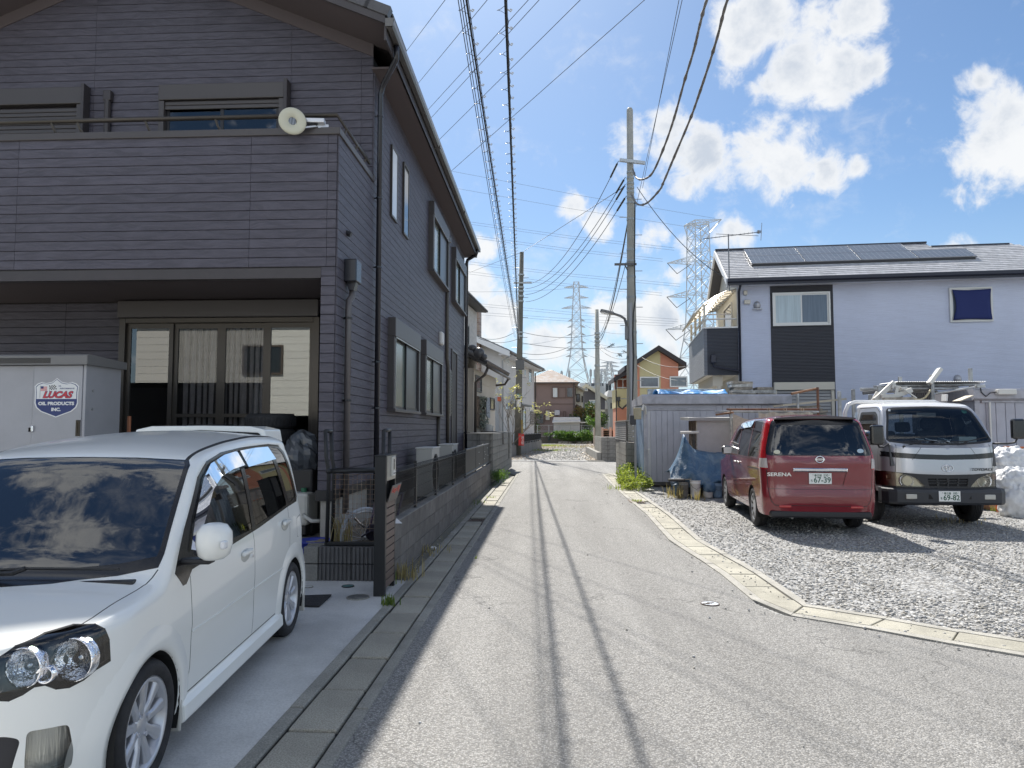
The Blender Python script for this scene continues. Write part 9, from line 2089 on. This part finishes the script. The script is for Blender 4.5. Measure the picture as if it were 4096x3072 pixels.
def leaves(b,c,r,n,s,rr,up=.3):
 for _ in range(n):
  v = Vector((rr.gauss(0,1),rr.gauss(0,1),rr.gauss(0,1))).normalized()*rr.random()**.4; p = Vector(c)+Vector((v.x*r[0],v.y*r[1],v.z*r[2]))
  d = Vector((rr.gauss(0,1),rr.gauss(0,1),rr.gauss(0,.6)+up)).normalized(); w = d.orthogonal().normalized(); w = (Matrix.Rotation(rr.uniform(0,6.28),3,d) @ w); L = s*rr.uniform(.6,1.3); h = L*.28; nn = d.cross(w)
  b.add([p,p+d*L*.5+w*h,p+d*L+nn*L*.12,p+d*L*.5-w*h],[(0,1,2,3)])
 return b
def blades(b,c,n,h,spread,rr,lean=.5,w=.006):
 for _ in range(n):
  p = Vector((c[0]+rr.gauss(0,spread),c[1]+rr.gauss(0,spread),c[2])); a = rr.uniform(0,6.28); H_ = h*rr.uniform(.5,1.2); l = rr.uniform(.1,1)*lean*H_; d = Vector((math.cos(a),math.sin(a),0)); s = Vector((-d.y,d.x,0))*w
  m = p+d*l*.35+Vector((0,0,H_*.65)); t = p+d*l+Vector((0,0,H_*rr.uniform(.75,1)))
  b.add([p-s,p+s,m+s*.7,m-s*.7,t],[(0,1,2,3),(3,2,4)])
 return b
rr = random.Random(77)
wd = T('weeds','bright yellow green weeds growing between the block wall and the prefab shed','weeds',(2.3,19.8,0)); b = B(); bs = B(); b2 = B()
for i in range(90):
 x,y = rr.uniform(1.98,2.68),rr.uniform(18.5,21.6); h = rr.uniform(.12,.34)*(1+.9*max(0,(y-19.2)/2.2)); x += .12*max(0,y-20); x = min(x,2.62)
 bs.tube([(x,y,0),(x+rr.uniform(-.06,.06),y+rr.uniform(-.06,.06),h)],.004,3); leaves(b if y < 20.6 or rr.random() < .5 else b2,(x,y,h*.72),(.14,.14,h*.42),75,.055,rr,.5)
b.o('leaves',LIME,wd,kind='stuff'); b2.o('dark_leaves',GREEN,wd,kind='stuff'); bs.o('stems',GRASS,wd,kind='stuff')
blades(B(),(2.1,19.0,0),200,.14,.25,rr).o('grass',LIME,wd,kind='stuff')
def tuft(x,y,n,h,sp,m_,label,name='grass_tuft',z=0.0,group=None):
 t = tag(blades(B(),(x,y,z),n,h,sp,rr).o(name,m_,None),label,'grass tuft',group); return t
tuft(-1.60,20.0,10,.1,.1,GREEN,'few grass blades at the far end of the low block wall')
fw = T('weed_clump','dark green weed clump where the two left block walls meet','weeds',(-1.4,20.5,0)); b = B()
for i in range(22): leaves(b,(-1.50+rr.uniform(-.12,.28),20.7+rr.uniform(-.5,.6),.16+rr.uniform(0,.16)),(.14,.16,.14),50,.05,rr)
b.o('leaves',GREEN,fw,kind='stuff')
q = gp(*G1(690,1390)); tuft(q.x,q.y,70,.10,.035,GRASS,'green grass tuft at the foot of the gate post by the gutter'); q = gp(*G1(690,1270)); tuft(q.x,q.y,16,.26,.03,GRASS,'tall thin grass stalks behind the gate post')
q = gp(*G1(800,1230)); tuft(q.x-.05,q.y,70,.22,.10,DRY,'dry straw coloured grass at the near foot of the block wall'); q = gp(*G1(960,1075)); tuft(q.x-.12,q.y,60,.12,.16,DRY,'dry grass litter halfway along the block wall foot'); tuft(-1.5,15.3,30,.09,.2,GRASS,'small green grass along the block wall near the grating'); q = gp(*G1(1300,742)); tuft(q.x,q.y,30,.05,.06,LIME,'small lime green tuft in the sunlit far gutter')
b = B(); q = pY(*G1(400,960),7.75); blades(b,(q.x,7.75,.38),60,.30,.055,rr,.6); tag(b.o('grass_tuft',DRY,None),'dry tall grass inside the tube frame by the fallen bicycle','grass tuft')
tuft(1.95,15.9,60,.06,.07,LIME,'grass growing in the grating beside the gravel lot'); q = gp(*B1(620,1190)); tuft(q.x,q.y,60,.34,.10,DRY,'yellow seeding grass left of the grey bucket'); q = gp(*B1(790,1205)); tuft(q.x,q.y-.02,26,.25,.07,DRY,'thin grass stalks in front of the white bucket')
q = gp(*C1(1130,1420)); tuft(q.x,q.y,60,.10,.25,DRY,'dry grass under the right front wheel of the truck'); q = gp(*C1(1420,1335)); tuft(q.x,q.y,30,.12,.06,GRASS,'little grass tuft beside the truck bumper and sacks')
tuft(-.9,8.9,5,.04,.01,GRASS,'single tiny weed in the outer gutter joint');
b = B()
for i in range(2200):
 f = rr.random(); y = 35.5+40*f**1.4; s = rr.choice((-1,1)); x = (-1.95+.083*(y-39) if s < 0 else 2.6+.05*(y-35))-s*abs(rr.gauss(0,.55)); a = rr.uniform(0,6.28); L = rr.uniform(.04,.09)
 b.add([(x,y,.03+rr.uniform(0,.02)),(x+L*math.cos(a),y+L*math.sin(a),.035),(x+L*math.cos(a+.8),y+L*math.sin(a+.8),.06)],[(0,1,2)])
stuff(b.o('leaf_litter',leaf_mat('litter',(.20,.13,.07),(.32,.22,.12),.1),None))
b = B()
for i in range(260):
 y = rr.uniform(7.6,20); x = -1.60+abs(rr.gauss(0,.07)); a = rr.uniform(0,6.28); L = rr.uniform(.01,.035); b.add([(x,y,.013),(x+L*math.cos(a),y+L*math.sin(a),.018),(x+L*math.cos(a+.7),y+L*math.sin(a+.7),.02)],[(0,1,2)])
stuff(b.o('leaf_litter',DRY,None))
q = gp(*G1(955,1055)); tag(blob((q.x,q.y,.025),(.04,.03,.022),4,12,8,.4).o('paper_scrap',mat('paper_white',(.7,.7,.72),.7),None),'crumpled white paper scrap in the left gutter','paper'); q = gp(*G1(740,890),.61); tag(B().add([(q.x-.02,q.y-.05,.607),(q.x+.06,q.y-.04,.607),(q.x+.0,q.y+.05,.607),(q.x-.01,q.y-.02,.66)],[(0,1,3),(1,2,3),(2,0,3)]).o('paper_scrap',mat('paper_white',(.7,.7,.7)),None),'white paper corner lying on the near end of the block wall','paper')
def branchy(t,base,h,seed,m_,twigs=7,spread=.45,r0=.03):
 r_ = random.Random(seed); b = B(); tips = []
 def grow(p,d,L,r,lev):
  n = 4; pts = [p]
  for i in range(n): d = (d+Vector((r_.gauss(0,.14),r_.gauss(0,.14),.05))).normalized(); pts.append(pts[-1]+d*L/n)
  b.tube(pts,[r*(1-.5*i/n) for i in range(n+1)],5)
  if lev == 0: tips.append(pts[-1]); return
  for k in range(r_.choice((2,3))): grow(pts[r_.choice((2,3,4))],(d+Vector((r_.gauss(0,spread),r_.gauss(0,spread),r_.gauss(.1,.3)))).normalized(),L*r_.uniform(.6,.85),r*.55,lev-1)
 for k in range(twigs): grow(Vector(base)+Vector((r_.gauss(0,.1),r_.gauss(0,.1),0)),Vector((r_.gauss(0,spread),r_.gauss(0,spread),1)).normalized(),h*.42,r0,3)
 b.o('trunk',m_,t); return tips
sp_ = T('sapling','nearly leafless sapling with a few pale leaves beside the left utility pole','tree',(-2.3,41.0,.6)); q = pY(*A1(545,1150),41.0)
BARK = mat('grey_bark',(.20,.17,.14),.85); tips = branchy(sp_,(q.x,41.0,.6),3.9,5,BARK,6,.34,.028); b = B()
for tp_ in tips:
 if rr.random() < .55: leaves(b,tp_,(.12,.12,.12),6,.14,rr)
b.o('leaves',leaf_mat('pale_leaf',(.30,.30,.12),(.52,.48,.32)),sp_,kind='stuff')
def bush(name,label,c,r,n,s,m_,cat_='bush',seed=1,group=None,m2=None):
 r_ = random.Random(seed); t = T(name,label,cat_,(c[0],c[1],0),group=group); b = B(); b2 = B()
 for i in range(14): cc = (c[0]+r_.gauss(0,.5)*r[0],c[1]+r_.gauss(0,.5)*r[1],c[2]+r_.uniform(-.6,.7)*r[2]); leaves(b2 if m2 and i % 4 == 0 else b,cc,(r[0]*.45,r[1]*.45,r[2]*.40),n//14,s,r_)
 B().tube([(c[0],c[1],0),(c[0]+.1,c[1],c[2])],.05,6).o('stem',BARK,t); b.o('foliage',m_,t,kind='stuff')
 if m2: b2.o('new_leaves',m2,t,kind='stuff')
 return t
for i,x in enumerate((990,1045,1110,1165,1220)): q = at(x,1232,73.6); bush('shrub',['leftmost low green shrub at the end of the gravel lane','second low green shrub from the left at the lane end','middle low green shrub at the lane end','second low green shrub from the right at the lane end','rightmost low green shrub at the lane end'][i],(q.x,73.6,.75),(1.2,.7,.62),1300,.17,GREEN,'shrub',i+3,'low green shrubs at the lane end')
q = at(1240,1060,79); bush('small_tree','dark green small tree with reddish tips right of the white garden shed',(q.x,79,2.6),(1.7,1.4,2.0),3600,.22,DGREEN,'tree',21,None,RLEAF)
q = at(1310,1090,62); bush('shrub','pale green leafy branch in front of the thin pole',(q.x-.3,62,2.4),(.6,.5,.9),420,.18,GREEN,'shrub',22)
q = at(748,1080,79); bush('shrub','green climbing plant at the left edge of the brown house',(q.x,78.5,2.2),(.5,.5,1.8),700,.18,GREEN,'shrub',23)
for i,(x,y,lab) in enumerate(((890,1292,'left yellow green grass patch on the gravel lane'),(845,1335,'near sparse grass patch on the gravel lane'))): q = gp(*A1(x,y)); tag(blades(B(),(q.x,q.y,.01),700 if i == 0 else 200,.16,.9,rr,.5,.012).o('grass_patch',LIME,None),lab,'grass')
tag(blades(B(),(2.0,60,.01),500,.14,2.0,rr,.5,.012).o('grass_patch',DRY,None),'dry grass scattered over the far gravel lane','grass')
for i,(x,Y,r_,lab) in enumerate(((1320,130,2.2,'dark tree glimpsed between the thin pole and the dark grey house'),)): q = at(x,1090,Y); bush('far_tree',lab,(q.x,Y,2.5),(r_,2,2.2),1500,.3,DGREEN,'tree',40+i)
